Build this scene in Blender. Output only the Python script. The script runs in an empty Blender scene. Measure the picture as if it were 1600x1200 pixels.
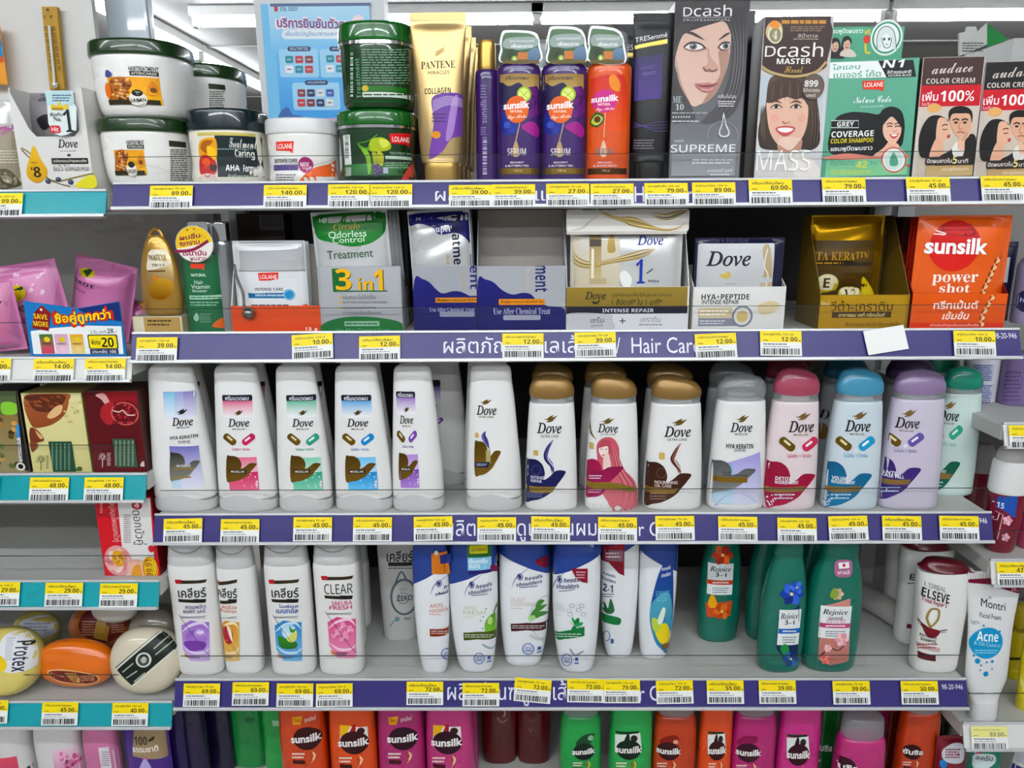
import bpy, bmesh, math, random
from mathutils import Vector, Matrix
random.seed(7)
SC = bpy.context.scene
COL = SC.collection
# ------------------------------------------------------------------ camera
EYE = 1.35
FPX, PIT, YAW, ROL = 1138.26, 0.22713, -0.00863, -0.00623
CAM = Vector((-0.07518, -0.97814, EYE))
cy, sy, cp, sp = math.cos(YAW), math.sin(YAW), math.cos(PIT), math.sin(PIT)
def unyaw(v): return Vector((cy * v[0] + sy * v[1], -sy * v[0] + cy * v[1], v[2]))
FW, UP0, RT0 = unyaw((0, cp, -sp)), unyaw((0, sp, cp)), unyaw((1, 0, 0))
RT = RT0 * math.cos(ROL) + UP0 * math.sin(ROL)
UP = UP0 * math.cos(ROL) - RT0 * math.sin(ROL)
cam = bpy.data.cameras.new('camera'); cam.sensor_width = 36; cam.lens = FPX / 1600 * 36
cam.clip_start = .01; cam.clip_end = 60
camo = bpy.data.objects.new('camera', cam); COL.objects.link(camo)
m = Matrix((RT, UP, -FW)).transposed().to_4x4(); m.translation = CAM
camo.matrix_world = m
SC.camera = camo
# ------------------------------------------------------------------ world, exposure
SC.view_settings.view_transform = 'Standard'; SC.view_settings.look = 'None'
SC.view_settings.gamma = 1; SC.view_settings.use_curve_mapping = False
SC.view_settings.exposure = 0.12
W = bpy.data.worlds.new('shop_air'); SC.world = W; W.use_nodes = True
W.node_tree.nodes['Background'].inputs[0].default_value = (.93, .97, 1, 1)
W.node_tree.nodes['Background'].inputs[1].default_value = .36
LAMP = 36.0          # radiance of the ceiling tubes

# ------------------------------------------------------------------ pixel helpers (frame 1600 x 1200)
ZM = {'0': (0, 0, 1), '11': (0, 0, .275), '12': (400, 0, .2749), '13': (740, 0, .275), '14': (1160, 0, .275),
      '21': (0, 290, .2584), '22': (340, 310, .2625), '23': (740, 310, .2625), '24': (1180, 310, .2625),
      '31': (0, 580, .2334), '32': (220, 550, .2625), '33': (600, 550, .3125), '34': (1080, 550, .325),
      '41': (0, 840, .3), '42': (240, 830, .2625), '43': (600, 830, .3), '44': (1060, 830, .3375),
      '51': (240, 1080, .325), '52': (720, 1080, .275), '53': (1120, 1080, .3)}
CUR = [0, 0, 1]
def use(k): CUR[:] = ZM[k]
def full(x, y): return CUR[0] + x * CUR[2], CUR[1] + y * CUR[2]
def ray(x, y):
    return (RT * ((x - 800) / FPX) - UP * ((y - 600) / FPX) + FW)
def at(x, y, Y):                 # photo point on the vertical plane at depth Y
    d = ray(x, y); return CAM + d * ((Y - CAM.y) / d.y)
def atz(x, y, Z):
    d = ray(x, y); return CAM + d * ((Z - CAM.z) / d.z)
def rowof(X, Y, Z):
    d = Vector((X, Y, Z)) - CAM; f = d.dot(FW)
    return 800 + FPX * d.dot(RT) / f, 600 - FPX * d.dot(UP) / f

# ------------------------------------------------------------------ materials
def lin(h):
    h = h.lstrip('#'); r = []
    for i in (0, 2, 4):
        c = int(h[i:i + 2], 16) / 255
        r.append(c / 12.92 if c <= .04045 else ((c + .055) / 1.055) ** 2.4)
    L = .25 * r[0] + .6 * r[1] + .15 * r[2]          # the inks and plastics are a little deeper than they read on the photo
    return tuple(max(.0015, L + 1.07 * (c - L)) ** 1.1 for c in r) + (1,)
MATS = {}
def mat(col, rough=.4, metal=0, bump=0, bscale=200, coat=0, emit=0, alpha=1, name=None):
    key = (col, rough, metal, bump, bscale, coat, emit, alpha)
    if key in MATS: return MATS[key]
    m = bpy.data.materials.new(name or ('surface_' + col.lstrip('#'))); m.use_nodes = True
    nt = m.node_tree; b = nt.nodes['Principled BSDF']
    b.inputs['Base Color'].default_value = lin(col); b.inputs['Roughness'].default_value = rough
    b.inputs['Metallic'].default_value = metal; b.inputs['Coat Weight'].default_value = coat
    b.inputs['Alpha'].default_value = alpha; b.inputs['Specular IOR Level'].default_value = .38
    if emit:
        b.inputs['Emission Color'].default_value = lin(col); b.inputs['Emission Strength'].default_value = emit
    n = nt.nodes.new('ShaderNodeTexNoise'); tc = nt.nodes.new('ShaderNodeTexCoord')
    n.inputs['Scale'].default_value = bscale if bump else 12; n.inputs['Detail'].default_value = 3
    nt.links.new(tc.outputs['Object'], n.inputs['Vector'])
    if bump:
        bn = nt.nodes.new('ShaderNodeBump'); bn.inputs['Strength'].default_value = bump; bn.inputs['Distance'].default_value = .002
        nt.links.new(n.outputs['Fac'], bn.inputs['Height']); nt.links.new(bn.outputs['Normal'], b.inputs['Normal'])
    else:
        mr = nt.nodes.new('ShaderNodeMapRange'); mr.inputs['To Min'].default_value = max(.02, rough - .03); mr.inputs['To Max'].default_value = rough + .03
        nt.links.new(n.outputs['Fac'], mr.inputs['Value']); nt.links.new(mr.outputs['Result'], b.inputs['Roughness'])
    MATS[key] = m
    return m
def attr_mat(name, rough, metal):
    m = bpy.data.materials.new(name); m.use_nodes = True; nt = m.node_tree; b = nt.nodes['Principled BSDF']
    a = nt.nodes.new('ShaderNodeAttribute'); a.attribute_name = 'ink'
    nt.links.new(a.outputs['Color'], b.inputs['Base Color'])
    b.inputs['Roughness'].default_value = rough; b.inputs['Metallic'].default_value = metal; b.inputs['Specular IOR Level'].default_value = .28
    return m
INK = attr_mat('printed_ink', .38, 0)
FOIL = attr_mat('printed_foil', .3, .85)
def clear_mat(name, tint, gloss, body=0.0, bodycol='#ffffff', rough=.05):
    m = bpy.data.materials.new(name); m.use_nodes = True; nt = m.node_tree
    nt.nodes.clear(); out = nt.nodes.new('ShaderNodeOutputMaterial')
    t = nt.nodes.new('ShaderNodeBsdfTransparent'); t.inputs[0].default_value = lin(tint)
    g = nt.nodes.new('ShaderNodeBsdfGlossy'); g.inputs['Roughness'].default_value = rough
    f = nt.nodes.new('ShaderNodeLayerWeight'); f.inputs[0].default_value = .5
    pw = nt.nodes.new('ShaderNodeMath'); pw.operation = 'POWER'; pw.inputs[1].default_value = 4
    nt.links.new(f.outputs['Facing'], pw.inputs[0])
    mm = nt.nodes.new('ShaderNodeMath'); mm.operation = 'MULTIPLY_ADD'; mm.inputs[1].default_value = .35 * gloss; mm.inputs[2].default_value = .035 * gloss
    nt.links.new(pw.outputs[0], mm.inputs[0])
    mx = nt.nodes.new('ShaderNodeMixShader'); nt.links.new(mm.outputs[0], mx.inputs[0])
    src = t.outputs[0]
    if body:
        d = nt.nodes.new('ShaderNodeBsdfDiffuse'); d.inputs[0].default_value = lin(bodycol)
        m2 = nt.nodes.new('ShaderNodeMixShader'); m2.inputs[0].default_value = body
        nt.links.new(t.outputs[0], m2.inputs[1]); nt.links.new(d.outputs[0], m2.inputs[2]); src = m2.outputs[0]
    nt.links.new(src, mx.inputs[1]); nt.links.new(g.outputs[0], mx.inputs[2]); nt.links.new(mx.outputs[0], out.inputs[0])
    return m
ACRYL = clear_mat('clear_acrylic', '#ffffff', .45, 0)
ACEDGE = clear_mat('acrylic_edge', '#a8b0b0', .8, .3, '#5c6264')
CLRCAP = clear_mat('clear_plastic', '#e6e8e8', 1.2, .30, '#c9ccce', .12)
FILM = clear_mat('clear_film', '#fdfdfd', 1, .02)

# ------------------------------------------------------------------ object helpers
def link(name, me, parent=None):
    o = bpy.data.objects.new(name, me); COL.objects.link(o)
    if parent: o.parent = parent
    return o
def mesh(name, V, F, mats, parent=None, smooth=False, mi=None, sharp=None):
    me = bpy.data.meshes.new(name); me.from_pydata([tuple(v) for v in V], [], F)
    for mt in (mats if isinstance(mats, (list, tuple)) else [mats]): me.materials.append(mt)
    if mi: me.polygons.foreach_set('material_index', mi)
    if smooth:
        me.polygons.foreach_set('use_smooth', [True] * len(F))
        if sharp: me.set_sharp_from_angle(angle=math.radians(sharp))
    me.update()
    return link(name, me, parent)
def tag(o, label, cat, group=None):
    o['label'] = label; o['category'] = cat
    if group: o['group'] = group
    return o
def struct(o): o['kind'] = 'structure'; return o
def boxbm(bm, x0, x1, y0, y1, z0, z1, bev=0, mi=0):
    r = bmesh.ops.create_cube(bm, size=1)['verts']
    for v in r:
        v.co = Vector((x0 + (v.co.x + .5) * (x1 - x0), y0 + (v.co.y + .5) * (y1 - y0), z0 + (v.co.z + .5) * (z1 - z0)))
    fs = {f for v in r for f in v.link_faces}
    for f in fs: f.material_index = mi
    if bev:
        bmesh.ops.bevel(bm, geom=list({e for v in r for e in v.link_edges}), offset=bev, segments=2, affect='EDGES', profile=.5)
def bmobj(name, bm, mats, parent=None, smooth=False):
    me = bpy.data.meshes.new(name); bm.normal_update(); bm.to_mesh(me); bm.free()
    for mt in (mats if isinstance(mats, (list, tuple)) else [mats]): me.materials.append(mt)
    if smooth:
        me.polygons.foreach_set('use_smooth', [True] * len(me.polygons)); me.set_sharp_from_angle(angle=math.radians(35))
    return link(name, me, parent)
def boxo(name, x0, x1, y0, y1, z0, z1, mt, parent=None, bev=0):
    bm = bmesh.new(); boxbm(bm, x0, x1, y0, y1, z0, z1, bev); return bmobj(name, bm, mt, parent)
def tubebm(bm, pts, r, seg=10):
    rings = []
    for i, p in enumerate(pts):
        p = Vector(p); a = Vector(pts[max(i - 1, 0)]); b = Vector(pts[min(i + 1, len(pts) - 1)])
        d = (b - a).normalized(); s = d.cross(Vector((0, 0, 1)))
        if s.length < 1e-3: s = d.cross(Vector((1, 0, 0)))
        s.normalize(); u = s.cross(d)
        rr = r[i] if isinstance(r, (list, tuple)) else r
        rings.append([bm.verts.new(p + (s * math.cos(2 * math.pi * k / seg) + u * math.sin(2 * math.pi * k / seg)) * rr) for k in range(seg)])
    for A, B in zip(rings, rings[1:]):
        for k in range(seg): bm.faces.new((A[k], A[(k + 1) % seg], B[(k + 1) % seg], B[k]))
    bm.faces.new(rings[0][::-1]); bm.faces.new(rings[-1])
def empty(name, loc, rot=None):
    o = bpy.data.objects.new(name, None); COL.objects.link(o); o.empty_display_size = .02
    M = rot.to_4x4() if rot else Matrix(); M.translation = Vector(loc); o.matrix_world = M
    return o

# ------------------------------------------------------------------ lettering
def conv(s, st):
    tab = {'s': (0x1D400, 0x1D41A, 0x1D7CE), 'i': (0x1D468, 0x1D482, 0x1D7CE), 'I': (0x1D434, 0x1D44E, None), 'c': (0x1D4D0, 0x1D4EA, None),
           'S': (0x1D5D4, 0x1D5EE, 0x1D7EC), 'O': (0x1D63C, 0x1D656, 0x1D7EC), 'o': (0x1D608, 0x1D622, None), 'L': (0x1D5A0, 0x1D5BA, 0x1D7E2), 'd': (0x1D434, 0x1D44E, None)}
    if st not in tab: return s
    A, a, n = tab[st]; r = ''
    for ch in s:
        if st == 'I' and ch == 'h': r += chr(0x210E)
        elif 'A' <= ch <= 'Z': r += chr(A + ord(ch) - 65)
        elif 'a' <= ch <= 'z': r += chr(a + ord(ch) - 97)
        elif n and '0' <= ch <= '9': r += chr(n + ord(ch) - 48)
        else: r += ch
    return r
TC = {}
def glyphs(s, st='', res=3):
    """outline of a string: points scaled to a unit box and its faces"""
    key = (s, st, res)
    if key not in TC:
        c = bpy.data.curves.new('lettering', 'FONT'); c.body = conv(s, st); c.size = 1; c.resolution_u = res
        c.offset = {'b': .016, 'B': .03, 'x': .045, 'd': .02}.get(st, 0)
        o = bpy.data.objects.new('lettering', c)
        me = bpy.data.meshes.new_from_object(o)
        V = [(v.co.x, v.co.y) for v in me.vertices]; F = [tuple(p.vertices) for p in me.polygons]
        bpy.data.objects.remove(o); bpy.data.meshes.remove(me); bpy.data.curves.remove(c)
        xs = [v[0] for v in V] or [0, 1]; ys = [v[1] for v in V] or [0, 1]
        x0, x1, y0, y1 = min(xs), max(xs), min(ys), max(ys)
        V = [((x - x0) / (x1 - x0 + 1e-9), (y - y0) / (y1 - y0 + 1e-9)) for x, y in V]
        TC[key] = (V, F, (x1 - x0) / (y1 - y0 + 1e-9))
    return TC[key]
def crom(pts, n=6, closed=True):
    N = len(pts); R = []
    for i in range(N if closed else N - 1):
        g = (lambda k: pts[k % N]) if closed else (lambda k: pts[min(max(k, 0), N - 1)])
        a, b, c, d = g(i - 1), g(i), g(i + 1), g(i + 2)
        for k in range(n):
            t = k / n
            R.append(tuple(.5 * (2 * b[j] + (c[j] - a[j]) * t + (2 * a[j] - 5 * b[j] + 4 * c[j] - d[j]) * t * t + (3 * b[j] - a[j] - 3 * c[j] + d[j]) * t ** 3) for j in (0, 1)))
    if not closed: R.append(tuple(pts[-1]))
    return R

class Art:
    """print on the front of a thing: every element is laid out on the photo, carried to the thing's own front plane and wrapped on its surface"""
    def __init__(s, p, name='front_label', lift=.0004, slices=True, front=None):
        s.p, s.name, s.lift = p, name, lift
        s.V, s.F, s.C, s.MI = [], [], [], []
        s.layer = 0; s.du = .004 if slices else 0; s.dv = .012 if slices else 0
        s.src = s.dst = None; s.front = front or p.front; s.lim = None if front else getattr(p, 'lim', None); s.zl = None if front else getattr(p, 'zl', None)
    def map(s, src, dst): s.src, s.dst = src, dst; return s
    def q(s, x, y):
        if s.src:
            a, b = s.src, s.dst
            x = b[0] + (x - a[0]) / (a[2] - a[0]) * (b[2] - b[0]); y = b[1] + (y - a[1]) / (a[3] - a[1]) * (b[3] - b[1])
        return s.p.uv(*full(x, y))
    def emit(s, V, F, col, col2=None, foil=False, extra=0, jit=False, vert=True):
        if not F: return
        if s.du:
            bm = bmesh.new(); vs = [bm.verts.new((v[0], v[1], 0)) for v in V]
            for f in F:
                try: bm.faces.new([vs[i] for i in f])
                except ValueError: pass
            xs = [v[0] for v in V]; ys = [v[1] for v in V]
            for ax, step, lo, hi in ((0, s.du, min(xs), max(xs)), (1, s.dv, min(ys), max(ys))):
                k = math.floor(lo / step) + 1
                if hi - lo < step * .8 or not step: continue
                while k * step < hi:
                    bmesh.ops.bisect_plane(bm, geom=bm.verts[:] + bm.edges[:] + bm.faces[:], plane_co=[k * step * (ax == 0), k * step * (ax == 1), 0], plane_no=[ax == 0, ax == 1, 0])
                    k += 1
            bm.verts.index_update(); V = [(v.co.x, v.co.y) for v in bm.verts]; F = [tuple(v.index for v in f.verts) for f in bm.faces]; bm.free()
        s.layer += 1
        off = s.lift + s.layer * .00003 + extra
        c1 = lin(col); c2 = lin(col2) if col2 else c1
        ys = [v[1] if vert else v[0] for v in V]; y0, y1 = min(ys), max(ys)
        for k, f in enumerate(F):
            # keep the print facing outwards
            ar = sum(V[f[i]][0] * V[f[(i + 1) % len(f)]][1] - V[f[(i + 1) % len(f)]][0] * V[f[i]][1] for i in range(len(f)))
            if abs(ar) < 1e-13: continue
            if ar < 0: f = f[::-1]
            b = len(s.V); j = (k % 7) * 4e-6 if jit else 0
            for i in f:
                x, z = V[i]
                if s.zl: z = min(max(z, s.zl[0]), s.zl[1])
                if s.lim: lo, hi = s.lim(z); x = min(max(x, lo), hi)
                s.V.append((x, s.front(x, z) - off - j, z))
                t = ((z if vert else x) - y0) / (y1 - y0 + 1e-9)
                s.C.append(tuple(c2[n] * (1 - t) + c1[n] * t for n in range(4)) if col2 else c1)
            s.F.append(tuple(range(b, b + len(f)))); s.MI.append(1 if foil else 0)
    def raw(s, P, col, col2=None, **k):
        bm = bmesh.new()
        try:
            f = bm.faces.new([bm.verts.new((x, y, 0)) for x, y in P])
            if len(P) > 4: bmesh.ops.triangulate(bm, faces=[f])
            bm.verts.index_update(); V = [(v.co.x, v.co.y) for v in bm.verts]; F = [tuple(v.index for v in f.verts) for f in bm.faces]
        finally: bm.free()
        s.emit(V, F, col, col2, **k); return s
    def poly(s, pts, col, col2=None, **k): return s.raw([s.q(*p) for p in pts], col, col2, **k)
    def blob(s, pts, col, col2=None, n=6, **k): return s.raw(crom([s.q(*p) for p in pts], n), col, col2, **k)
    def rect(s, x0, y0, x1, y1, col, col2=None, r=0, **k):
        a, b = s.q(x0, y1), s.q(x1, y0); cu = (s.q(x0, (y0 + y1) / 2)[0], s.q(x1, (y0 + y1) / 2)[0]); cv = (s.q((x0 + x1) / 2, y1)[1], s.q((x0 + x1) / 2, y0)[1])
        P = []
        rr = r * min(cu[1] - cu[0], cv[1] - cv[0])
        for qx, qy, a0 in ((cu[1] - rr, cv[1] - rr, 0), (cu[0] + rr, cv[1] - rr, 90), (cu[0] + rr, cv[0] + rr, 180), (cu[1] - rr, cv[0] + rr, 270)):
            if r:
                for t in range(0, 91, 18): P.append((qx + rr * math.cos(math.radians(a0 + t)), qy + rr * math.sin(math.radians(a0 + t))))
            else: P.append((qx, qy))
        if col2 and not s.du and k.get('vert', True):     # a few rows so the blend is even
            pass
        return s.raw(P, col, col2, **k)
    def ell(s, x0, y0, x1, y1, col, col2=None, n=32, a0=0, a1=360, **k):
        cx, cz = s.q((x0 + x1) / 2, (y0 + y1) / 2); rx = (s.q(x1, (y0 + y1) / 2)[0] - s.q(x0, (y0 + y1) / 2)[0]) / 2; rz = (s.q((x0 + x1) / 2, y0)[1] - s.q((x0 + x1) / 2, y1)[1]) / 2
        P = [(cx + rx * math.cos(math.radians(a0 + (a1 - a0) * i / n)), cz + rz * math.sin(math.radians(a0 + (a1 - a0) * i / n))) for i in range(n + (a1 - a0 < 360))]
        return s.raw(P, col, col2, **k)
    def ring(s, x0, y0, x1, y1, w, col, n=36, **k):
        P = [((x0 + x1) / 2 + (x1 - x0) / 2 * math.cos(2 * math.pi * i / n), (y0 + y1) / 2 + (y1 - y0) / 2 * math.sin(2 * math.pi * i / n)) for i in range(n + 1)]
        return s.line(P, w, col, **k)
    def line(s, pts, w, col, smooth=False, col2=None, taper=False, **k):
        Q = [s.q(*p) for p in pts]
        if smooth: Q = crom(Q, 5, False)
        o = s.q(*pts[0]); o2 = s.q(pts[0][0] + w, pts[0][1]); hw = abs(o2[0] - o[0]) / 2
        V, F = [], []
        N = len(Q)
        for i, (x, y) in enumerate(Q):
            a, b = Q[max(i - 1, 0)], Q[min(i + 1, N - 1)]
            if N > 3 and abs(Q[0][0] - Q[-1][0]) + abs(Q[0][1] - Q[-1][1]) < 1e-7 and i in (0, N - 1): a, b = Q[-2], Q[1]
            dx, dy = b[0] - a[0], b[1] - a[1]; L = math.hypot(dx, dy) or 1
            t = hw * (math.sin(math.pi * min(max(i / (N - 1), .04), .96)) if taper else 1)
            V += [(x - dy / L * t, y + dx / L * t), (x + dy / L * t, y - dx / L * t)]
        for i in range(N - 1): F.append((2 * i, 2 * i + 1, 2 * i + 3, 2 * i + 2))
        s.emit(V, F, col, col2, **k); return s
    def text(s, t, x0, y0, x1, y1, col, st='', rot=0, rise=0, shear=0, res=3, fit=True, out=None, outw=0, **k):
        V, F, asp = glyphs(t, st, res)
        cu = (s.q(x0, (y0 + y1) / 2)[0], s.q(x1, (y0 + y1) / 2)[0]); cv = (s.q((x0 + x1) / 2, y1)[1], s.q((x0 + x1) / 2, y0)[1])
        cx, cz = (cu[0] + cu[1]) / 2, (cv[0] + cv[1]) / 2; w, h = cu[1] - cu[0], cv[1] - cv[0]
        if rot in (90, -90): w, h = h, w
        if rise and not rot: h = max(h - abs(rise) * w, h * .4)
        c, sn = math.cos(math.radians(rot)), math.sin(math.radians(rot)); P = []
        for x, y in V:
            a, b = (x - .5) * w + shear * (y - .5) * h, (y - .5) * h
            b += rise * a
            P.append((cx + a * c - b * sn, cz + a * sn + b * c))
        if out:
            V2, F2, _ = glyphs(t, 'x', res); P2 = []
            for x, y in V2:
                a, b = (x - .5) * (w + 2 * outw) + shear * (y - .5) * h, (y - .5) * (h + 2 * outw); b += rise * a
                P2.append((cx + a * c - b * sn, cz + a * sn + b * c))
            s.emit(P2, F2, out, jit=True)
        s.emit(P, F, col, jit=True, extra=.00008 if s.du else 0, **k); return s
    def fine(s, x0, y0, x1, y1, n, col, fill=.55, ragged=.15, seed=1):
        """rows of fine print too small to read: word-long dashes"""
        R = random.Random(seed); V, F = [], []
        for i in range(n):
            ya = y0 + (y1 - y0) * (i + .5 - fill / 2) / n; yb = y0 + (y1 - y0) * (i + .5 + fill / 2) / n
            x = x0; xe = x1 - (x1 - x0) * ragged * R.random()
            while x < xe:
                wd = min((x1 - x0) * R.uniform(.06, .2), xe - x)
                b = len(V); V += [s.q(x, yb), s.q(x + wd, yb), s.q(x + wd, ya), s.q(x, ya)]; F.append((b, b + 1, b + 2, b + 3))
                x += wd + (x1 - x0) * .025
        s.emit(V, F, col); return s
    def bars(s, x0, y0, x1, y1, col='#1c1c20', n=30, seed=1, horiz=False):
        R = random.Random(seed); V, F = [], []; t = 0.0; ws = []
        while t < n:
            a = R.choice((.5, .5, 1, 1.4)); ws.append((t, a)); t += a + R.choice((.5, .6, 1.1))
        for t0, a in ws:
            u0, u1 = t0 / t, (t0 + a) / t; b = len(V)
            if horiz: V += [s.q(x0, y0 + (y1 - y0) * u1), s.q(x1, y0 + (y1 - y0) * u1), s.q(x1, y0 + (y1 - y0) * u0), s.q(x0, y0 + (y1 - y0) * u0)]
            else: V += [s.q(x0 + (x1 - x0) * u0, y1), s.q(x0 + (x1 - x0) * u1, y1), s.q(x0 + (x1 - x0) * u1, y0), s.q(x0 + (x1 - x0) * u0, y0)]
            F.append((b, b + 1, b + 2, b + 3))
        s.emit(V, F, col); return s
    def done(s, label=None, parent=None):
        me = bpy.data.meshes.new(s.name); me.from_pydata(s.V, [], s.F)
        at_ = me.color_attributes.new('ink', 'FLOAT_COLOR', 'POINT')
        at_.data.foreach_set('color', [c for v in s.C for c in v])
        me.materials.append(INK); me.materials.append(FOIL); me.polygons.foreach_set('material_index', s.MI)
        o = link(s.name, me, parent or s.p.root)
        if label: o['label'] = label
        return o

# ------------------------------------------------------------------ lofted containers
def pchip(xs, ys):
    n = len(xs); h = [xs[i + 1] - xs[i] for i in range(n - 1)]; d = [(ys[i + 1] - ys[i]) / (h[i] or 1e-9) for i in range(n - 1)]
    m = [d[0]] + [0 if d[i - 1] * d[i] <= 0 else 2 * d[i - 1] * d[i] / (d[i - 1] + d[i]) for i in range(1, n - 1)] + [d[-1]]
    def f(x):
        if x <= xs[0]: return ys[0]
        if x >= xs[-1]: return ys[-1]
        i = max(k for k in range(n - 1) if xs[k] <= x)
        t = (x - xs[i]) / (h[i] or 1e-9)
        return ((2 * t ** 3 - 3 * t * t + 1) * ys[i] + (t ** 3 - 2 * t * t + t) * h[i] * m[i] + (-2 * t ** 3 + 3 * t * t) * ys[i + 1] + (t ** 3 - t * t) * h[i] * m[i + 1])
    return f

class Prod:
    """one article: an empty at its base, parts as children. x0,x1 base edges and ytop in the current zoom; front plane at depth Y"""
    def __init__(s, name, label, cat, x0, x1, ytop, zs, Y=None, ybase=None, depth=.6, yaw=0, roll=0, pitch=0, group=None, w=None, h=None, tall=0):
        fx0, fy0 = full(x0, ytop); fx1, _ = full(x1, ytop)
        if Y is None:
            Y = atz((fx0 + fx1) / 2, full(0, ybase)[1], zs).y
        yb = 600
        for _ in range(4):
            P = at((fx0 + fx1) / 2, yb, Y); yb += rowof(P.x, Y, zs)[1] - yb if abs(P.z - zs) > 1e-7 else 0
            yb = rowof(P.x, Y, zs)[1]
        Yf = Y
        if depth < 2:        # round things: the outline seen lies on the middle plane
            w0 = at(fx1, yb, Y).x - at(fx0, yb, Y).x; Y = Y + (w or w0) * depth / 2; yb = rowof(P.x, Y, zs)[1]
        A, B = at(fx0, yb, Y), at(fx1, yb, Y)
        s.w = w or (B.x - A.x); X = (A.x + B.x) / 2
        s.h = h or (at((fx0 + fx1) / 2, fy0, Y).z - zs + tall)
        s.d = s.w * depth if depth < 2 else depth / 1000.
        X = X if depth >= 2 else X
        Y = Y - s.d / 2 if depth < 2 else Y
        s.Y = Y; s.zs = zs
        s.R = Matrix.Rotation(math.radians(yaw), 3, 'Z') @ Matrix.Rotation(math.radians(roll), 3, 'Y') @ Matrix.Rotation(math.radians(pitch), 3, 'X')
        s.F = Vector((X, Y, zs)); s.O = s.F - s.R @ Vector((0, -s.d / 2, 0))
        s.root = empty(name, s.O, s.R); tag(s.root, label, cat, group)
        s.Ri = s.R.transposed(); s.front = lambda x, z: -s.d / 2
    def uv(s, px, py):
        d = ray(px, py); n = s.R @ Vector((0, -1, 0))
        t = (s.F - CAM).dot(n) / d.dot(n); L = s.Ri @ (CAM + d * t - s.O)
        for _ in range(4):       # walk from the front plane in to the curved surface
            y = s.front(L.x, L.z); q = s.O + s.R @ Vector((0, (y + L.y) / 2, 0))
            t = (q - CAM).dot(n) / d.dot(n); L = s.Ri @ (CAM + d * t - s.O)
        return L.x, L.z
    def loft(s, name, secs, mt, zfun=None, front=False, seg=56, dz=.02, w=None, d=None, sharp=40, label=None, wob=None):
        """secs: (t, width fraction, depth fraction, x shift fraction, exponent)"""
        w, d, h = w or s.w, d or s.d, s.h
        secs = [tuple(q) + (0, 2.4)[len(q) - 3:] if len(q) < 5 else q for q in secs]
        ts = [q[0] for q in secs]
        fa, fb, fx, fn = (pchip(ts, [q[k] for q in secs]) for k in (1, 2, 3, 4))
        zz = []
        for a, b in zip(ts, ts[1:]):
            k = max(1, int(math.ceil((b - a) / dz)))
            zz += [a + (b - a) * i / k for i in range(k)]
        zz.append(ts[-1])
        V, F = [], []
        for t in zz:
            a, b, xo, n = fa(t) * w / 2, fb(t) * d / 2, fx(t) * w, fn(t)
            for k in range(seg):
                th = 2 * math.pi * k / seg; c, sn = math.cos(th), math.sin(th)
                x = xo + a * math.copysign(abs(c) ** (2 / n), c); y = b * math.copysign(abs(sn) ** (2 / n), sn); z = t * h
                if zfun: z += zfun(x, y, t)
                V.append((x, y, z))
        for r in range(len(zz) - 1):
            for k in range(seg):
                F.append((r * seg + k, r * seg + (k + 1) % seg, (r + 1) * seg + (k + 1) % seg, (r + 1) * seg + k))
        F.append(tuple(range(seg))[::-1]); F.append(tuple((len(zz) - 1) * seg + k for k in range(seg)))
        if front:
            def fr(x, z):
                t = min(max(z / h, ts[0]), ts[-1]); a, b, xo, n = fa(t) * w / 2, fb(t) * d / 2, fx(t) * w, fn(t)
                u = min(abs(x - xo) / max(a, 1e-6), .985)
                return -b * (1 - u ** n) ** (1 / n)
            s.front = fr
            def lm(z):
                t = min(max(z / h, ts[0]), ts[-1]); a, xo = fa(t) * w / 2 * .985, fx(t) * w
                return xo - a, xo + a
            s.lim = lm
        o = mesh(name, V, F, mt, s.root, smooth=True, sharp=sharp)
        if label: o['label'] = label
        return o
    def box(s, name, mats, bev=.0008, front=True):
        """mats: front, side, top"""
        bm = bmesh.new(); boxbm(bm, -s.w / 2, s.w / 2, -s.d / 2, s.d / 2, 0, s.h, bev)
        s.lim = lambda z: (-s.w / 2 + .0009, s.w / 2 - .0009); s.zl = (.0009, s.h - .0009)
        bm.normal_update()
        for f in bm.faces:
            n = f.normal; f.material_index = 0 if n.y < -.7 else (2 if abs(n.z) > .7 else 1)
        mats = list(mats) if isinstance(mats, (list, tuple)) else [mats]
        while len(mats) < 3: mats.append(mats[-1])
        return bmobj(name, bm, mats, s.root)
    def pillow(s, name, mt, T=.008, wr=.0012, seed=1, nx=40, ny=44, z0=0, seal=.07, label=None, sealz=None):
        """a filled sachet: bulging middle, pressed seams, creased film"""
        w, h = s.w, s.h; R = random.Random(seed); sealz = seal if sealz is None else sealz
        waves = [(R.uniform(-70, 70), R.uniform(20, 130), R.uniform(0, 6.28), R.uniform(.4, 1)) for _ in range(7)]
        def prof(x, z):
            u = min(1, abs(x) / (w / 2)); v = min(1, abs(z - h / 2) / (h / 2))
            pu = max(0, 1 - (u / (1 - seal)) ** 2.4); pv = max(0, 1 - (v / (1 - sealz)) ** 4)
            b = (pu * pv) ** .6
            k = sum(a * math.sin(fx * x + fz * z + ph) * math.sin((fx * .7 - 20) * z * 1.3 + ph * 2) for fx, fz, ph, a in waves) / 3
            e = .0006 * math.sin(z * 1400) if (v > 1 - sealz) else 0
            return T * b + wr * k * (.25 + b) + e
        s.front = lambda x, z: -s.d / 2 - prof(x, z) + T
        s.lim = lambda z: (-w * .485, w * .485); s.zl = (h * .012, h * .988)
        V, F = [], []
        for sgn in (1, -1):
            for j in range(ny + 1):
                for i in range(nx + 1):
                    x, z = -w / 2 + w * i / nx, h * j / ny
                    y = s.front(x, z) if sgn == 1 else -s.d / 2 + T + .0006 + prof(x, z) * .6
                    V.append((x, y, z))
        N = (nx + 1) * (ny + 1)
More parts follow.
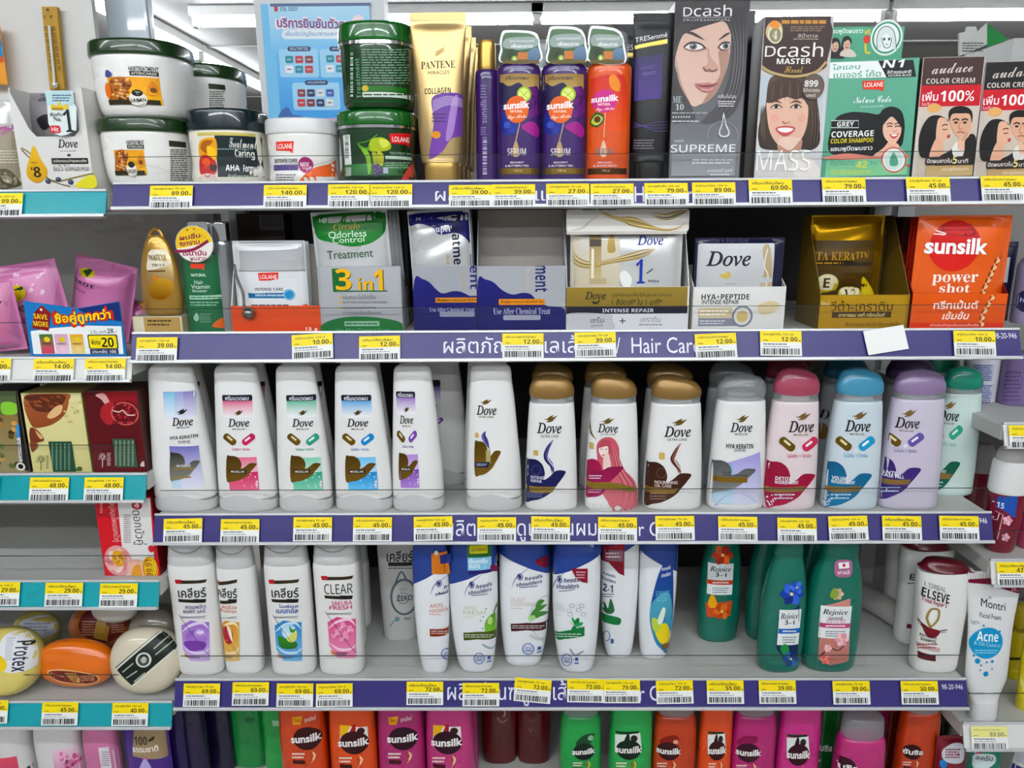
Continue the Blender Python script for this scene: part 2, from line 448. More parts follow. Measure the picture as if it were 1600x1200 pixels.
        for j in range(ny):
            for i in range(nx):
                a = j * (nx + 1) + i; b = a + nx + 1
                F.append((a, a + 1, b + 1, b)); F.append((N + a, N + b, N + b + 1, N + a + 1))
        for i in range(nx):
            F.append((i, N + i, N + i + 1, i + 1)); a = ny * (nx + 1) + i; F.append((a, a + 1, N + a + 1, N + a))
        for j in range(ny):
            a = j * (nx + 1); b = a + nx + 1; F.append((a, b, N + b, N + a)); a += nx; b += nx; F.append((a, N + a, N + b, b))
        o = mesh(name, V, F, mt, s.root, smooth=True, sharp=60)
        if label: o['label'] = label
        return o
    def tray(s, hf, hb, cf, cs, ci, side_out=None):
        """open display carton: low printed front, sides that slope up to a tall back"""
        w, d, t = s.w / 2, s.d / 2, .0012
        s.lim = lambda z: (-w, w); s.zl = (.0002, hf)
        boxo('front_panel', -w, w, -d, -d + t, 0, hf, cf, s.root)
        boxo('base_panel', -w + t, w - t, -d + t, d - t, .0003, t, ci, s.root)
        boxo('back_panel', -w, w, d - t, d, 0, hb, ci, s.root)
        for sg in (-1, 1):
            x0, x1 = (-w, -w + t) if sg < 0 else (w - t, w)
            prof = [(-d + t, 0), (d - t, 0), (d - t, hb), (d * .55, hb), (-d + t, hf)]
            V = [(x, y, z) for x in (x0, x1) for y, z in prof]; n = len(prof)
            F = [tuple(range(n))[::-1], tuple(range(n, 2 * n))] + [(k, (k + 1) % n, n + (k + 1) % n, n + k) for k in range(n)]
            mesh('side_panel', V, F, cs, s.root)
    def art(s, name='front_label', **k): return Art(s, name, **k)

class Flat:
    """a flat thing (tag, card, poster): local x right, z up, faces the shopper"""
    def __init__(s, root): s.root = root
# ------------------------------------------------------------------ the shop: floor, ceiling, lamps, far wall
CEIL = EYE + 1.02
struct(boxo('floor', -7, 7, -6, 10, -.1, 0, mat('#b9b4ac', .35, bscale=3)))
struct(boxo('ceiling', -7, 7, -6, 10, CEIL, CEIL + .1, mat('#a09f9e', .7, bump=.15, bscale=40)))
struct(boxo('wall_back', -7, 7, 9.9, 10, 0, CEIL, mat('#c8c8c6', .7)))
for k, zz in enumerate((0,)):
    bm = bmesh.new()
    for i in range(-3, 5): boxbm(bm, -7, 7, i * 1.9, i * 1.9 + .03, CEIL - .008, CEIL)
    struct(bmobj('trim_1', bm, mat('#aaa9a8', .6)))
LAMPW = mat('#f2f2f0', .4)
TUBE = mat('#f6fbff', .4, emit=LAMP, name='lit_tube')
def ceiling_lamp(x, y, L, ax, label, group=None):
    t = empty('ceiling_lamp', (x, y, CEIL), Matrix.Rotation(math.pi / 2 if ax == 'y' else 0, 3, 'Z'))
    tag(t, label, 'ceiling lamp', group)
    bm = bmesh.new(); boxbm(bm, -L / 2 - .04, L / 2 + .04, -.035, .035, -.045, 0, .004)
    bmobj('lamp_housing', bm, LAMPW, t)
    for s in (-1, 1): boxo('lamp_holder', s * (L / 2 + .02) - .012, s * (L / 2 + .02) + .012, -.018, .018, -.095, -.045, LAMPW, t, .002)
    bm = bmesh.new(); tubebm(bm, [(-L / 2 + .01, 0, -.072), (L / 2 - .01, 0, -.072)], .020, 12); bmobj('lamp_tube', bm, TUBE, t, True)
zl = CEIL - .072
a = atz(840, 31, zl); b = atz(1368, 27, zl); LT = (b - a).length; YR = (a.y + b.y) / 2
for (p0, p1, lab) in ((313, 828, 'white tube lamp crossing the ceiling above the blue poster'), (840, 1368, 'white tube lamp above the boxed hair dyes and orange bottle'),
                      (1388, 1915, 'white tube lamp over the two brown and white dye cartons')):
    A, B = atz(p0, 31, zl), atz(p1, 29, zl); ceiling_lamp((A.x + B.x) / 2, YR, LT, 'x', lab, 'ceiling lamps in the crossing row')
A = atz(236, 52, zl); B = atz(418, 142, zl); XD = A.x
A2 = atz(309, 89, zl); l1 = A2.y - A.y
ceiling_lamp(XD, A2.y - LT / 2 - .05, LT, 'y', 'near tube lamp of the slanting row above the white tubs', 'ceiling lamps in the receding row')
ceiling_lamp(XD, A2.y + LT / 2 + .05, LT, 'y', 'far tube lamp of the slanting row above the white tubs', 'ceiling lamps in the receding row')
for k, (x, y) in enumerate(((-2.3, -1.35), (-.5, -1.35), (1.3, -1.35), (-1.4, -3.4), (.4, -3.4), (2.2, -3.4), (-1.4, -2.2), (.4, -2.2))):
    ceiling_lamp(x, y, LT, 'x', 'white tube lamp on the ceiling over the shopping aisle', 'ceiling lamps over the aisle')

# column with the poster, seen over the top shelf
YC = .62
a, b = at(404, 100, YC), at(604, 100, YC)
struct(boxo('trim_2', a.x, b.x, YC, YC + .05, 0, CEIL, mat('#dcdedf', .45)))
a2, b2 = at(602, 100, YC + .02), at(622, 100, YC + .02)

# ------------------------------------------------------------------ shelves
ZT = [0, EYE + .0449, EYE - .1516, EYE - .4156, EYE - .6851, EYE - .955]
TILT = math.radians(20)
WHT = mat('#d9d9d6', .45); BOARD = mat('#c4c4c0', .42, bscale=30); UNDER = mat('#5a5856', .6)
PURPLE = mat('#3a3374', .3, coat=.3); TEAL = mat('#1b9da5', .28, coat=.3); LIPM = mat('#c9cacb', .3, .3); RAILW = mat('#dededa', .35)
class Rail:
    """frame of a price rail: x along, z up its sloping face"""
    def __init__(s, Zt, face):
        s.Zt = Zt; s.R = Matrix.Rotation(-TILT, 3, 'X'); s.O = Vector((0, -.001, Zt - .003)); s.Ri = s.R.transposed(); s.face = face
        s.front = lambda x, z: 0
    def uv(s, px, py):
        d = ray(px, py); n = s.R @ Vector((0, -1, 0)); t = (s.O - CAM).dot(n) / d.dot(n); L = s.Ri @ (CAM + d * t - s.O); return L.x, L.z
RAILS = {}
def shelf(key, label, x0, x1, Zt, H, face, depth=.37, group=None, board=BOARD):
    t = empty('shelf', ((x0 + x1) / 2, 0, Zt)); tag(t, label, 'shelf', group); X = (x0 + x1) / 2; w = (x1 - x0) / 2
    bm = bmesh.new(); boxbm(bm, -w, w, .0, depth, -.026, -.004, .0015); bmobj('shelf_board', bm, board, t)
    r = Rail(Zt, face); RAILS[key] = r; r.x0, r.x1, r.H = x0, x1, H; r.t = t
    ro = bpy.data.objects.new('price_rail', bpy.data.meshes.new('price_rail')); COL.objects.link(ro); ro.parent = t
    ro.location = (0, -.001, -.003); ro.rotation_euler = (-TILT, 0, 0)
    bm = bmesh.new(); boxbm(bm, -w, w, 0, .002, -H, 0)
    bm.to_mesh(ro.data); bm.free(); ro.data.materials.append(face)
    # clear channel of the holder: bright top edge and lower lip
    for nm, z0, z1, y0 in (('rail_edge', 0, .0035, -.002), ('rail_lip', -H - .002, -H + .0025, -.004)):
        bm = bmesh.new(); boxbm(bm, -w, w, y0, .003, z0, z1, .0006); o = bmobj(nm, bm, LIPM, ro)
    r.rail = ro; r.root = ro
    r.uv0 = r.uv
    def uv(px, py, r=r, X=X): u = r.uv0(px, py); return u[0] - X, u[1]
    r.uvl = uv
    return r
def railh(px, ytop, ybot, Zt):
    r = Rail(Zt, None); return r.uv(px, ytop)[1] - r.uv(px, ybot)[1]
for i, (px, yt, yb) in enumerate(((700, 284, 322), (700, 519, 562), (700, 800, 844), (700, 1060, 1104)), 1):
    hh = railh(px, yt, yb, ZT[i])
    shelf(i, ('top shelf with a purple rail, carrying tubs, tubes and boxed hair dye', 'second shelf with a purple rail, carrying sachets in open cartons',
              'third shelf with a purple rail, carrying white conditioners and shampoos', 'fourth shelf with a purple rail, carrying anti-dandruff and green shampoos')[i - 1],
          -.6, .6, ZT[i], hh, PURPLE, group='shelves of the purple bay')
shelf(5, 'bottom shelf carrying the orange, pink and green shampoo bottles', -.6, .6, ZT[5], .042, PURPLE, group='shelves of the purple bay')
# lettering on the rails
class RA(Art): pass
def rail_art(k, items):
    r = RAILS[k]
    class P: pass
    p = P(); p.uv = r.uvl; p.front = lambda x, z: 0; p.root = r.rail
    A = Art(p, 'rail_lettering', slices=False); use('0')
    for it in items: A.text(*it[:5], '#e9e9f2', *(it[5:] or ('',)))
    A.done()
TH = 'ผลิตภัณฑ์ดูแลเส้นผม'
rail_art(1, [(TH, 680, 290, 962, 321), ('/  Hair Care', 968, 291, 1094, 316)])
rail_art(2, [(TH, 693, 524, 962, 560), ('/  Hair Care', 962, 527, 1094, 552), ('98-20-946', 1552, 520, 1588, 529)])
rail_art(3, [(TH, 695, 808, 932, 846), ('/  Hair Care', 940, 815, 1064, 838), ('98-20-946', 1506, 809, 1542, 818)])
rail_art(4, [(TH, 699, 1063, 938, 1103), ('/  Hair Care', 944, 1071, 1062, 1095), ('98-20-946', 1471, 1069, 1504, 1077)])

# left bay (soap) and right bay
LX = []
for i, (pxr, yt, yb, fc, lab) in enumerate(((167, 296, 334, TEAL, 'soap bay shelf with a teal rail under the pouch display carton'), (207, 557, 592, RAILW, 'soap bay shelf with a white rail holding pink washing powder bags'),
        (229, 739, 780, TEAL, 'soap bay shelf with a teal rail holding boxed herbal soaps'), (249, 906, 947, TEAL, 'nearly empty soap bay shelf with a teal rail'),
        (270, 1095, 1134, TEAL, 'lowest teal railed shelf, with round wrapped soaps on it'))):
    P = at(pxr, yt, 0); hh = railh(pxr - 20, yt, yb, P.z)
    shelf('L%d' % (i + 1), lab, -1.345, P.x, P.z, hh, fc, .30, 'shelves of the soap bay')
zL6 = RAILS['L5'].Zt - .275
shelf('L6', 'soap bay bottom shelf under the lotion bottles', -1.35, RAILS['L5'].x1, zL6, .04, TEAL, .30, 'shelves of the soap bay')
for i, (pxl, yt, yb, lab) in enumerate(((1567, 660, 696, 'skin care bay shelf with a white tag holder, white can on it'), (1547, 873, 912, 'skin care bay shelf under the roll-on deodorant'), (1504, 1128, 1168, 'lowest shelf of the skin care bay, white tube and yellow tubes on it'))):
    P = at(pxl, yt, 0); hh = railh(pxl + 10, yt, yb, P.z)
    shelf('R%d' % (i + 1), lab, P.x, 1.35, P.z, hh, RAILW, .37, 'shelves of the skin care bay')
zR4 = RAILS['R3'].Zt - .21
shelf('R4', 'bottom shelf of the skin care bay under the small pouches', RAILS['R3'].x0, 1.35, zR4, .04, RAILW, .37, 'shelves of the skin care bay')

def bay(name, label, x0, x1, Yb, zt, mt, uw=.03):
    t = empty(name, ((x0 + x1) / 2, Yb, 0)); tag(t, label, 'shelving bay'); w = (x1 - x0) / 2
    boxo('back_panel', -w, w, 0, .012, .05, zt, mt, t)
    boxo('kick_plate', -w, w, -Yb + .03, -.01, 0, .12, UNDER, t)
    for s in (-1, 1): boxo('upright', s * w - (uw if s > 0 else 0), s * w + (uw if s < 0 else 0), -.022, 0, 0.121, zt, mat('#a9aaab', .4), t)
    return t
bay('gondola_bay', 'purple railed shelving bay with a dull grey back panel', -.6, .6, .40, ZT[1] + .01, mat('#3e3b39', .5))
STEEL = mat('#b4b1ac', .36, .45, bump=1.0, bscale=45)
xl = RAILS['L2'].x1
t = bay('soap_bay', 'teal railed shelving bay with shiny grey back panel', -1.35, -.606, .345, RAILS['L1'].Zt - .03, STEEL)
a = at(161, 150, .345)
boxo('top_panel', -1.35 - (-.978), a.x - (-.978), 0, .012, RAILS['L1'].Zt - .025, CEIL - .35, mat('#d6d4cf', .5), t)
bay('skin_care_bay', 'white railed shelving bay at the end of the row', .612, 1.35, .40, RAILS['R1'].Zt + .35, mat('#8c8a87', .5))
a, b = at(164, 40, .40), at(231, 40, .40)
bm = bmesh.new(); boxbm(bm, a.x, b.x, .402, .43, ZT[1] + .015, CEIL - .3, .006)
o = bmobj('end_board', bm, mat('#b4bcc3', .22, coat=.5)); tag(o, 'pale blue-grey glossy board standing behind the white tubs', 'board')

# clear acrylic fences along the shelf fronts and dividers
def fence(label, x0, x1, Zt, H, Y=.004, group='clear fences along the shelf fronts'):
    t = empty('shelf_fence', ((x0 + x1) / 2, Y, Zt)); tag(t, label, 'shelf fence', group); w = (x1 - x0) / 2
    boxo('clear_panel', -w, w, -.0008, .0008, -.004, H - .0008, ACRYL, t)
    boxo('panel_edge', -w, w, -.0008, .0008, H - .0008, H, ACEDGE, t)
def fh(px, py, Zt): return at(px, py, .004).z - Zt
fence('clear plastic fence before the tubs and boxes of the top shelf', -.59, .6, ZT[1], fh(900, 240, ZT[1]))
fence('clear plastic fence before the sachet cartons', -.59, .6, ZT[2], fh(900, 479, ZT[2]))
fence('clear plastic fence before the white conditioners', -.59, at(1541, 780, .004).x, ZT[3], fh(900, 764, ZT[3]))
fence('clear plastic fence before the anti-dandruff shampoos', -.59, .59, ZT[4], fh(900, 1024, ZT[4]))
fence('clear plastic fence before the boxed herbal soaps', -1.35, RAILS['L3'].x1 - .01, RAILS['L3'].Zt, fh(150, 695, RAILS['L3'].Zt))
fence('clear plastic fence on the nearly empty soap shelf', -1.35, RAILS['L4'].x1 - .004, RAILS['L4'].Zt, fh(150, 868, RAILS['L4'].Zt))
fence('clear plastic fence before the round soaps', -1.35, RAILS['L5'].x1 - .02, RAILS['L5'].Zt, fh(150, 1054, RAILS['L5'].Zt))
fence('clear plastic fence before the pink powder bags', -1.35, RAILS['L2'].x1 - .008, RAILS['L2'].Zt, fh(150, 503, RAILS['L2'].Zt))
fence('clear plastic fence before the white tube and yellow tubes', RAILS['R3'].x0 + .004, 1.35, RAILS['R3'].Zt, fh(1560, 1083, RAILS['R3'].Zt))
fence('clear plastic fence before the roll-on deodorant', RAILS['R2'].x0 + .004, 1.35, RAILS['R2'].Zt, fh(1570, 829, RAILS['R2'].Zt))
def divider(label, px, py, Zt, H, D=.25, Y0=.012):
    P = at(px, py, Y0)
    prof = [(0, 0), (D, 0), (D, H)] + [(.012 - .012 * math.sin(a), H - .012 + .012 * math.cos(a)) for a in (0, .4, .8, 1.2, 1.57)]
    n = len(prof); V = [(x, y, z) for x in (-.0007, .0007) for y, z in prof]
    F = [tuple(range(n))[::-1], tuple(range(n, 2 * n))] + [(k, (k + 1) % n, n + (k + 1) % n, n + k) for k in range(n)]
    o = mesh('shelf_divider', V, F, ACRYL); o.location = (P.x, Y0, Zt - .0035); tag(o, label, 'shelf divider', 'clear dividers standing on the shelves')
Z3, Z4 = ZT[3], ZT[4]
for lab, px in (('clear divider between the gold-capped and clear-capped shampoos', 1097), ('clear divider left of the pink capped shampoo', 1187), ('clear divider between pink and blue capped shampoos', 1278), ('clear divider right of the purple capped shampoo', 1460)):
    divider(lab, px, 780, Z3, .07)
for lab, px in (('clear divider left of the green bottle with blue flowers', 1181), ('clear divider right of the green bottle with pink blossom', 1352), ('clear divider left of the white tube on the end shelf', 1516), ('clear divider beside the back green bottle with orange flower', 1078)):
    if 'end shelf' not in lab: divider(lab, px, 1040, Z4, .055)

# ------------------------------------------------------------------ price tags
PAPER = mat('#f1f1ee', .6)
THAI = ['ครีมนวดผมบำรุงผม', 'แชมพูสระผม 70 มล', 'ทรีทเม้นต์บำรุงผม', 'แชมพูซันซิล 120 มล', 'สบู่สมุนไพร 100 ก', 'ครีมเปลี่ยนสีผม']
class TagP:
    def __init__(s, root): s.root = root; s.front = lambda x, z: 0
    def uv(s, x, y): return x / 1000, -y / 1000
NT = [0]
def price_tag(k, xl, yt, price, label, roll=0, xr=None, H=34, yb=None, faded=False):
    r = RAILS[k]; NT[0] += 1
    fx, fy = xl, yt
    u = r.uv(fx, fy); u2 = r.uv(xr if xr else fx + 60, fy)
    wd = (u2[0] - u[0]) * 1000 if xr else 55.5
    loc = r.O + r.R @ Vector((u[0] + wd / 2000, -.0035, u[1]))
    R = r.R @ Matrix.Rotation(math.radians(roll), 3, 'Y')
    Hm = min(H, (u[1] + r.H) * 1000 + 1.5) if H == 34 else H
    root = empty('price_tag', loc, R); tag(root, label, 'price tag', 'price tags on the shelf rails')
    boxo('tag_paper', -wd / 2000, wd / 2000, 0, .0004, -Hm / 1000, 0, PAPER, root)
    use('0'); A = Art(TagP(root), 'tag_printing', slices=False, lift=.0003)
    w = wd / 2; yel = '#f2da1c' if not faded else '#ece79a'; ink = '#20201c' if not faded else '#8d8a74'; s = Hm / 34
    A.rect(-w, 0, w, 15.5 * s, yel)
    A.text(THAI[NT[0] % len(THAI)], -w * .84, 3 * s, w * .62, 7 * s, ink, 'b' if not faded else '', res=1)
    A.text(price, w * .02 if len(price) < 6 else -w * .2, 8.2 * s, w * .8, 14.3 * s, ink, 'S', res=2)
    A.rect(w * .84, 12.6 * s, w * .95, 13.6 * s, ink)
    A.rect(-w * .86, 12.6 * s, -w * .62, 13.4 * s, ink)
    A.fine(-w * .86, 17.2 * s, w * .3, 19.2 * s, 1, '#77777c', fill=.8, seed=NT[0])
    A.bars(-w * .9, 24 * s, w * .9, 32.2 * s, n=34, seed=NT[0], col='#232327' if not faded else '#66666a')
    A.fine(-w * .86, 20.8 * s, w * .5, 22.2 * s, 1, '#a7a7aa', fill=.8, seed=NT[0] + 50)
    A.done()
T1 = [(237, 292, '89.00', 'below the white tub with yellow picture'), (414, 291, '140.00', 'below the white tub with orange swoosh'), (514, 290, '120.00', 'left of the pair below the green tubs'),
      (578, 290, '120.00', 'right of the pair below the green tubs'), (702, 291, '39.00', 'below the gold and purple tube'), (769, 290, '39.00', 'below the first purple bottle with lime'),
      (853, 289, '27.00', 'below the second purple bottle with lime'), (922, 289, '27.00', 'below the orange bottle with film sleeve'), (1006, 288, '79.00', 'below the black tube with purple panel'),
      (1080, 287, '89.00', 'below the box with the grey haired woman'), (1168, 282, '69.00', 'below the brown dye box with smiling girl'), (1282, 280, '79.00', 'below the green dye box with black haired woman'),
      (1413, 279, '45.00', 'below the brown topped couple carton'), (1529, 277, '45.00', 'below the black topped couple carton')]
for x, y, p, w in T1: price_tag(1, x, y, p, 'yellow and white %s price tag %s' % (p, w))
T2 = [(216, 528, '39.00', 'below the gold teardrop bottle on its carton', 0), (457, 523, '10.00', 'below the grey and orange sachet', -3), (562, 526, '12.00', 'below the silver carton with green numeral', -1),
      (785, 522, '12.00', 'below the emptied blue and silver carton', 0), (897, 520, '39.00', 'below the gold banded white sachet carton', -1), (1084, 522, '12.00', 'below the navy edged sachet carton', -2),
      (1186, 518, '12.00', 'just left of the gold sachet carton', 1), (1487, 518, '10.00', 'below the orange sachet carton', 1)]
for x, y, p, w, ro in T2: price_tag(2, x, y, p, 'yellow and white %s price tag %s' % (p, w), ro)
T3 = [(258, 810, 'below the white bottle with lilac label'), (347, 811, 'below the conditioner with pink label'), (460, 808, 'below the conditioner with mint label'), (553, 808, 'below the conditioner with sky blue label'),
      (647, 807, 'below the conditioner with purple label'), (746, 808, 'below the conditioner with gold leaf bird'), (830, 807, 'below the navy bird bottle'), (934, 808, 'below the bottle with pink woman figure'),
      (1023, 806, 'below the brown bird bottle'), (1121, 807, 'below the clear capped bottle'), (1213, 809, 'below the pink capped bottle'), (1292, 806, 'below the blue capped bottle'),
      (1376, 806, 'below the purple capped bottle'), (1465, 806, 'by the rail end below the green capped bottle')]
for i, (x, y, w) in enumerate(T3): price_tag(3, x, y, '45.00', 'yellow and white 45.00 price tag %s' % w, (-1, 0, 0, 0, -1, 0, 1, 1, 0, 1, 1, -1, 1, 1)[i])
T4 = [(289, 1067, '69.00', 'below the white bottle with lilac swirl', 0), (365, 1065, '69.00', 'below the white bottle turned to its side', 0), (434, 1067, '69.00', 'below the white bottle with lime', 0), (495, 1067, '69.00', 'below the bottle with pink blossom picture', -1),
      (636, 1064, '72.00', 'below the blue capped bottle with almonds', 0), (723, 1066, '72.00', 'below the blue capped bottle with green apple', 0), (805, 1060, '72.00', 'hung crooked below the aloe bottle', 5),
      (886, 1060, '72.00', 'below the blue capped bottle with mint leaves', 1), (942, 1061, '79.00', 'below the two-in-one bottle standing back', 0), (1024, 1062, '72.00', 'below the bottle with blue and yellow picture', -1),
      (1103, 1062, '55.00', 'below the set back green bottle', 0), (1184, 1062, '39.00', 'below the green bottle with blue flowers', 0), (1299, 1063, '39.00', 'below the green bottle with pink blossom', 0), (1405, 1063, '30.00', 'below the white bottle with dark red top', 0)]
for x, y, p, w, ro in T4: price_tag(4, x, y, p, 'yellow and white %s price tag %s' % (p, w), ro)
for k, x, y, p, w, ro in (('L1', -27, 304, '99.00', 'cut by the photo edge on the upper teal rail', 0), ('L2', -42, 561, '14.00', 'cut by the photo edge on the white rail', 0), ('L2', 56, 561, '14.00', 'on the white rail under the promotion sign', 0), ('L2', 136, 561, '14.00', 'at the end of the white rail', 0),
        ('L3', -58, 745, '48.00', 'cut by the photo edge under boxed soaps', 0), ('L3', 50, 746, '48.00', 'below the cream almond soap box', 0), ('L3', 135, 746, '48.00', 'below the dark red pomegranate soap box', 0), ('L4', -24, 909, '29.00', 'cut by photo edge on emptied shelf', 0), ('L4', 74, 910, '29.00', 'in the middle of the nearly empty teal shelf', 0), ('L4', 159, 911, '29.00', 'below the red and white soap box', 0),
        ('L5', -40, 1093, '40.00', 'cut by the photo edge below the yellow soap', 0), ('L5', 69, 1096, '45.00', 'below the orange soap', 0), ('L5', 178, 1097, '40.00', 'below the pale soap with dark band', 0),
        ('R1', 1573, 665, '39.00', 'below the white can on the end shelf', 0), ('R2', 1554, 878, '47.00', 'below the roll-on deodorant', 0)):
    price_tag(k, x, y, p, 'yellow %s price tag %s' % (p, w), ro)
price_tag('R3', 1514, 1134, '89.00', 'faded 89.00 price tag on white paper below the white tube', 0, faded=True)
r = RAILS[2]; u = r.uv(1382, 532); loc = r.O + r.R @ Vector((u[0], -.004, u[1]))
o = empty('blank_tag', loc, r.R @ Matrix.Rotation(math.radians(-9), 3, 'Y')); tag(o, 'blank white paper slip stuck askew on the purple rail', 'paper slip')
boxo('tag_paper', -.0275, .0275, 0, .0006, -.0165, .0165, PAPER, o)
# ------------------------------------------------------------------ TOP SHELF
Z1 = ZT[1] - .004; Y1 = .016
WP = mat('#eceae6', .28, coat=.3); WP2 = mat('#dcdcdc', .3, coat=.3)
GOLDM = mat('#b8985a', .3, .75); GOLDCAP = mat('#957646', .34, .4, coat=.3); SILV = mat('#c9cacc', .22, .9); BLK = mat('#0b0a0d', .42)
def tub(label, x0, x1, ytop, zs, body, lid, lf=.24, Y=None, name='hair_treatment_tub', group=None, yaw=0, band=None, taper=.82, h=None, w=None):
    p = Prod(name, label, 'hair treatment tub', x0, x1, ytop, zs, Y or Y1, depth=1, yaw=yaw, group=group, h=h, w=w)
    k = 1 - lf
    p.loft('body', [(0, taper - .06, taper - .06), (.02, taper, taper), (.12, taper + .07, taper + .07), (.3, .93, .93), (k - .05, .955, .955), (k, .95, .95)], body, front=True, seg=72, sharp=50)
    p.loft('lid', [(k - .01, .955, .955), (k - .005, .99, .99), (k + .02, 1, 1), (.97, .985, .985), (.995, .95, .95), (1, .90, .90)], lid, seg=72)
    if band: p.loft('metal_band', [(k - .055, .97, .97), (k - .05, .995, .995), (k - .012, .995, .995), (k - .008, .97, .97)], band, seg=72)
    for n in p.root.children:
        n.data.update()
    return p
GREENLID = mat('#1d3a16', .25, coat=.4)
use('11')
t2 = tub('white tub, dark green lid, yellow picture, under a second white tub', 640, 1125, 690, Z1, WP, GREENLID, .2, group='white tubs with green lids')
t1 = tub('white tub, dark green lid, shrink-wrapped, stacked on another white tub', 595, 1108, 268, t2.zs + t2.h + .0005, WP, GREENLID, .2, group='white tubs with green lids')
t3b = tub('white tub, dark green lid, at the back under the small rear tub', 1100, 1290, 700, Z1, WP, GREENLID, .2, Y=.17, w=t2.w, h=t2.h, group='white tubs with green lids')
t3 = tub('white tub, dark green lid, rear one showing its back print', 1070, 1300, 365, t3b.zs + t3b.h + .0005, WP, GREENLID, .2, Y=.17, w=t1.w, h=t1.h, group='white tubs with green lids')
def argan(A, src, dst):
    A.map(src, dst)
    A.text('HAIRTREATMENT', 730, 378, 902, 405, '#2b2a26', 'b'); A.rect(736, 406, 902, 430, '#23231d'); A.text('AFTERCARER', 744, 411, 894, 425, '#d9d9cc', 'b')
    A.rect(620, 437, 915, 592, '#e3a21c', '#f2b92c'); A.blob([(620, 470), (640, 440), (720, 440), (750, 480), (720, 520), (700, 575), (640, 580), (618, 560)], '#b06a2c')
    R = random.Random(3)
    for i in range(34):
        x, y = R.uniform(635, 735), R.uniform(450, 560); A.ell(x - 12, y - 7, x + 12, y + 7, R.choice(('#8a4a1e', '#c98a4a', '#6b3514', '#e0b070')), n=9)
    A.rect(620, 566, 915, 594, '#3a3420')
    A.blob([(840, 510), (868, 462), (905, 520), (880, 545), (850, 540)], '#d98a12'); A.rect(845, 490, 905, 540, '#d07a10', '#f0b030'); A.ell(855, 500, 895, 530, '#7b4a10')
    A.ell(736, 520, 838, 605, '#efece2'); A.ell(750, 510, 815, 548, '#26261c'); A.text('ARGAN', 742, 556, 834, 586, '#3c3c30', 'S', rise=.08); A.line([(750, 590), (788, 603), (828, 588)], 4, '#8a8a80', True)
    A.src = None
A = t1.art(); argan(A, (0, 0, 1, 1), (0, 0, 1, 1)); A.blob([(604, 400), (625, 405), (636, 430), (604, 438)], '#3b4a8a'); A.ell(600, 470, 635, 560, '#d8742a')
A.fine(1050, 420, 1098, 640, 18, '#4c4c4c', .4); A.done()
A = t2.art(); argan(A, (620, 370, 915, 610), (655, 790, 826, 1010)); A.rect(965, 806, 1110, 838, '#33331f'); A.fine(972, 846, 1112, 1030, 15, '#55554c', .5); A.done()
A = t3.art(); A.rect(1185, 478, 1280, 508, '#33331f'); A.fine(1190, 516, 1280, 690, 14, '#55554c', .5); A.done()

t4 = tub('dark tub with black-green lid and fruit picture, gold rim line', 1118, 1540, 640, Z1, mat('#e9e4d8', .3), mat('#0a2226', .22, coat=.5), .27, taper=.9)
A = t4.art(); A.map((1118, 0, 1540, 1), (1118, 0, 1518, 1)); A.rect(1120, 752, 1540, 770, '#cdbb6a'); A.rect(1240, 772, 1522, 1060, '#12262a')
for y in (846, 912): A.rect(1240, y, 1522, y + 5, '#8ea09a')
A.text('Treatment', 1312, 786, 1482, 842, '#f2f2ea', 'c'); A.text('Caring', 1348, 850, 1466, 908, '#f2f2ea', 'S'); A.text('AHA', 1292, 936, 1376, 970, '#ffffff', 'S'); A.text('Formula', 1398, 936, 1512, 978, '#ffffff', 'S')
A.text('สำหรับผมทุกสภาพ', 1306, 990, 1512, 1018, '#d9ddd4'); A.text('ทรีทเม้นต์', 1366, 1026, 1470, 1048, '#d9ddd4')
A.blob([(1130, 860), (1140, 800), (1200, 780), (1236, 800), (1238, 900), (1200, 930), (1150, 920)], '#e3a32a'); A.blob([(1140, 840), (1160, 800), (1215, 800), (1190, 840), (1215, 880), (1170, 870)], '#a8641e'); A.blob([(1180, 830), (1230, 850), (1228, 910), (1190, 900)], '#f0c23a')
A.blob([(1135, 905), (1175, 880), (1232, 920), (1235, 980), (1190, 1005), (1140, 985)], '#c2302c'); A.ell(1150, 900, 1200, 945, '#e8622c'); A.ell(1196, 925, 1240, 975, '#3a1418'); A.blob([(1140, 1000), (1190, 985), (1238, 1005), (1236, 1050), (1140, 1050)], '#e6d3cc'); A.ell(1160, 960, 1205, 1005, '#b01f26'); A.done()

use('12')
t5 = tub('white tub with white lid, orange swoosh and pink round seal', 92, 490, 690, Z1, WP, WP2, .22, taper=.9)
A = t5.art(); A.poly([(112, 806), (216, 802), (208, 872), (190, 858), (114, 856)], '#e0402c'); A.text('LOLANE', 120, 816, 206, 846, '#fff4ee', 'b')
A.text('INTENSE CARE', 104, 902, 234, 924, '#2a2a30', 'S'); A.rect(100, 936, 240, 968, '#5a4a86'); A.text('KERATIN REPAIR MASK', 108, 944, 236, 958, '#efeaf6'); A.fine(112, 986, 230, 1030, 3, '#6a6a70', .4)
A.blob([(262, 1040), (270, 1000), (330, 955), (420, 930), (470, 875), (480, 870), (480, 1040)], '#e4692a'); A.line([(270, 985), (330, 940), (420, 915), (472, 868)], 8, '#d9d2c8', True)
A.ell(240, 892, 326, 982, '#a3206c'); A.text('NEW', 252, 922, 302, 946, '#fbe9f4', 'S'); A.text('HAIR', 268, 950, 316, 962, '#fbe9f4'); A.done()

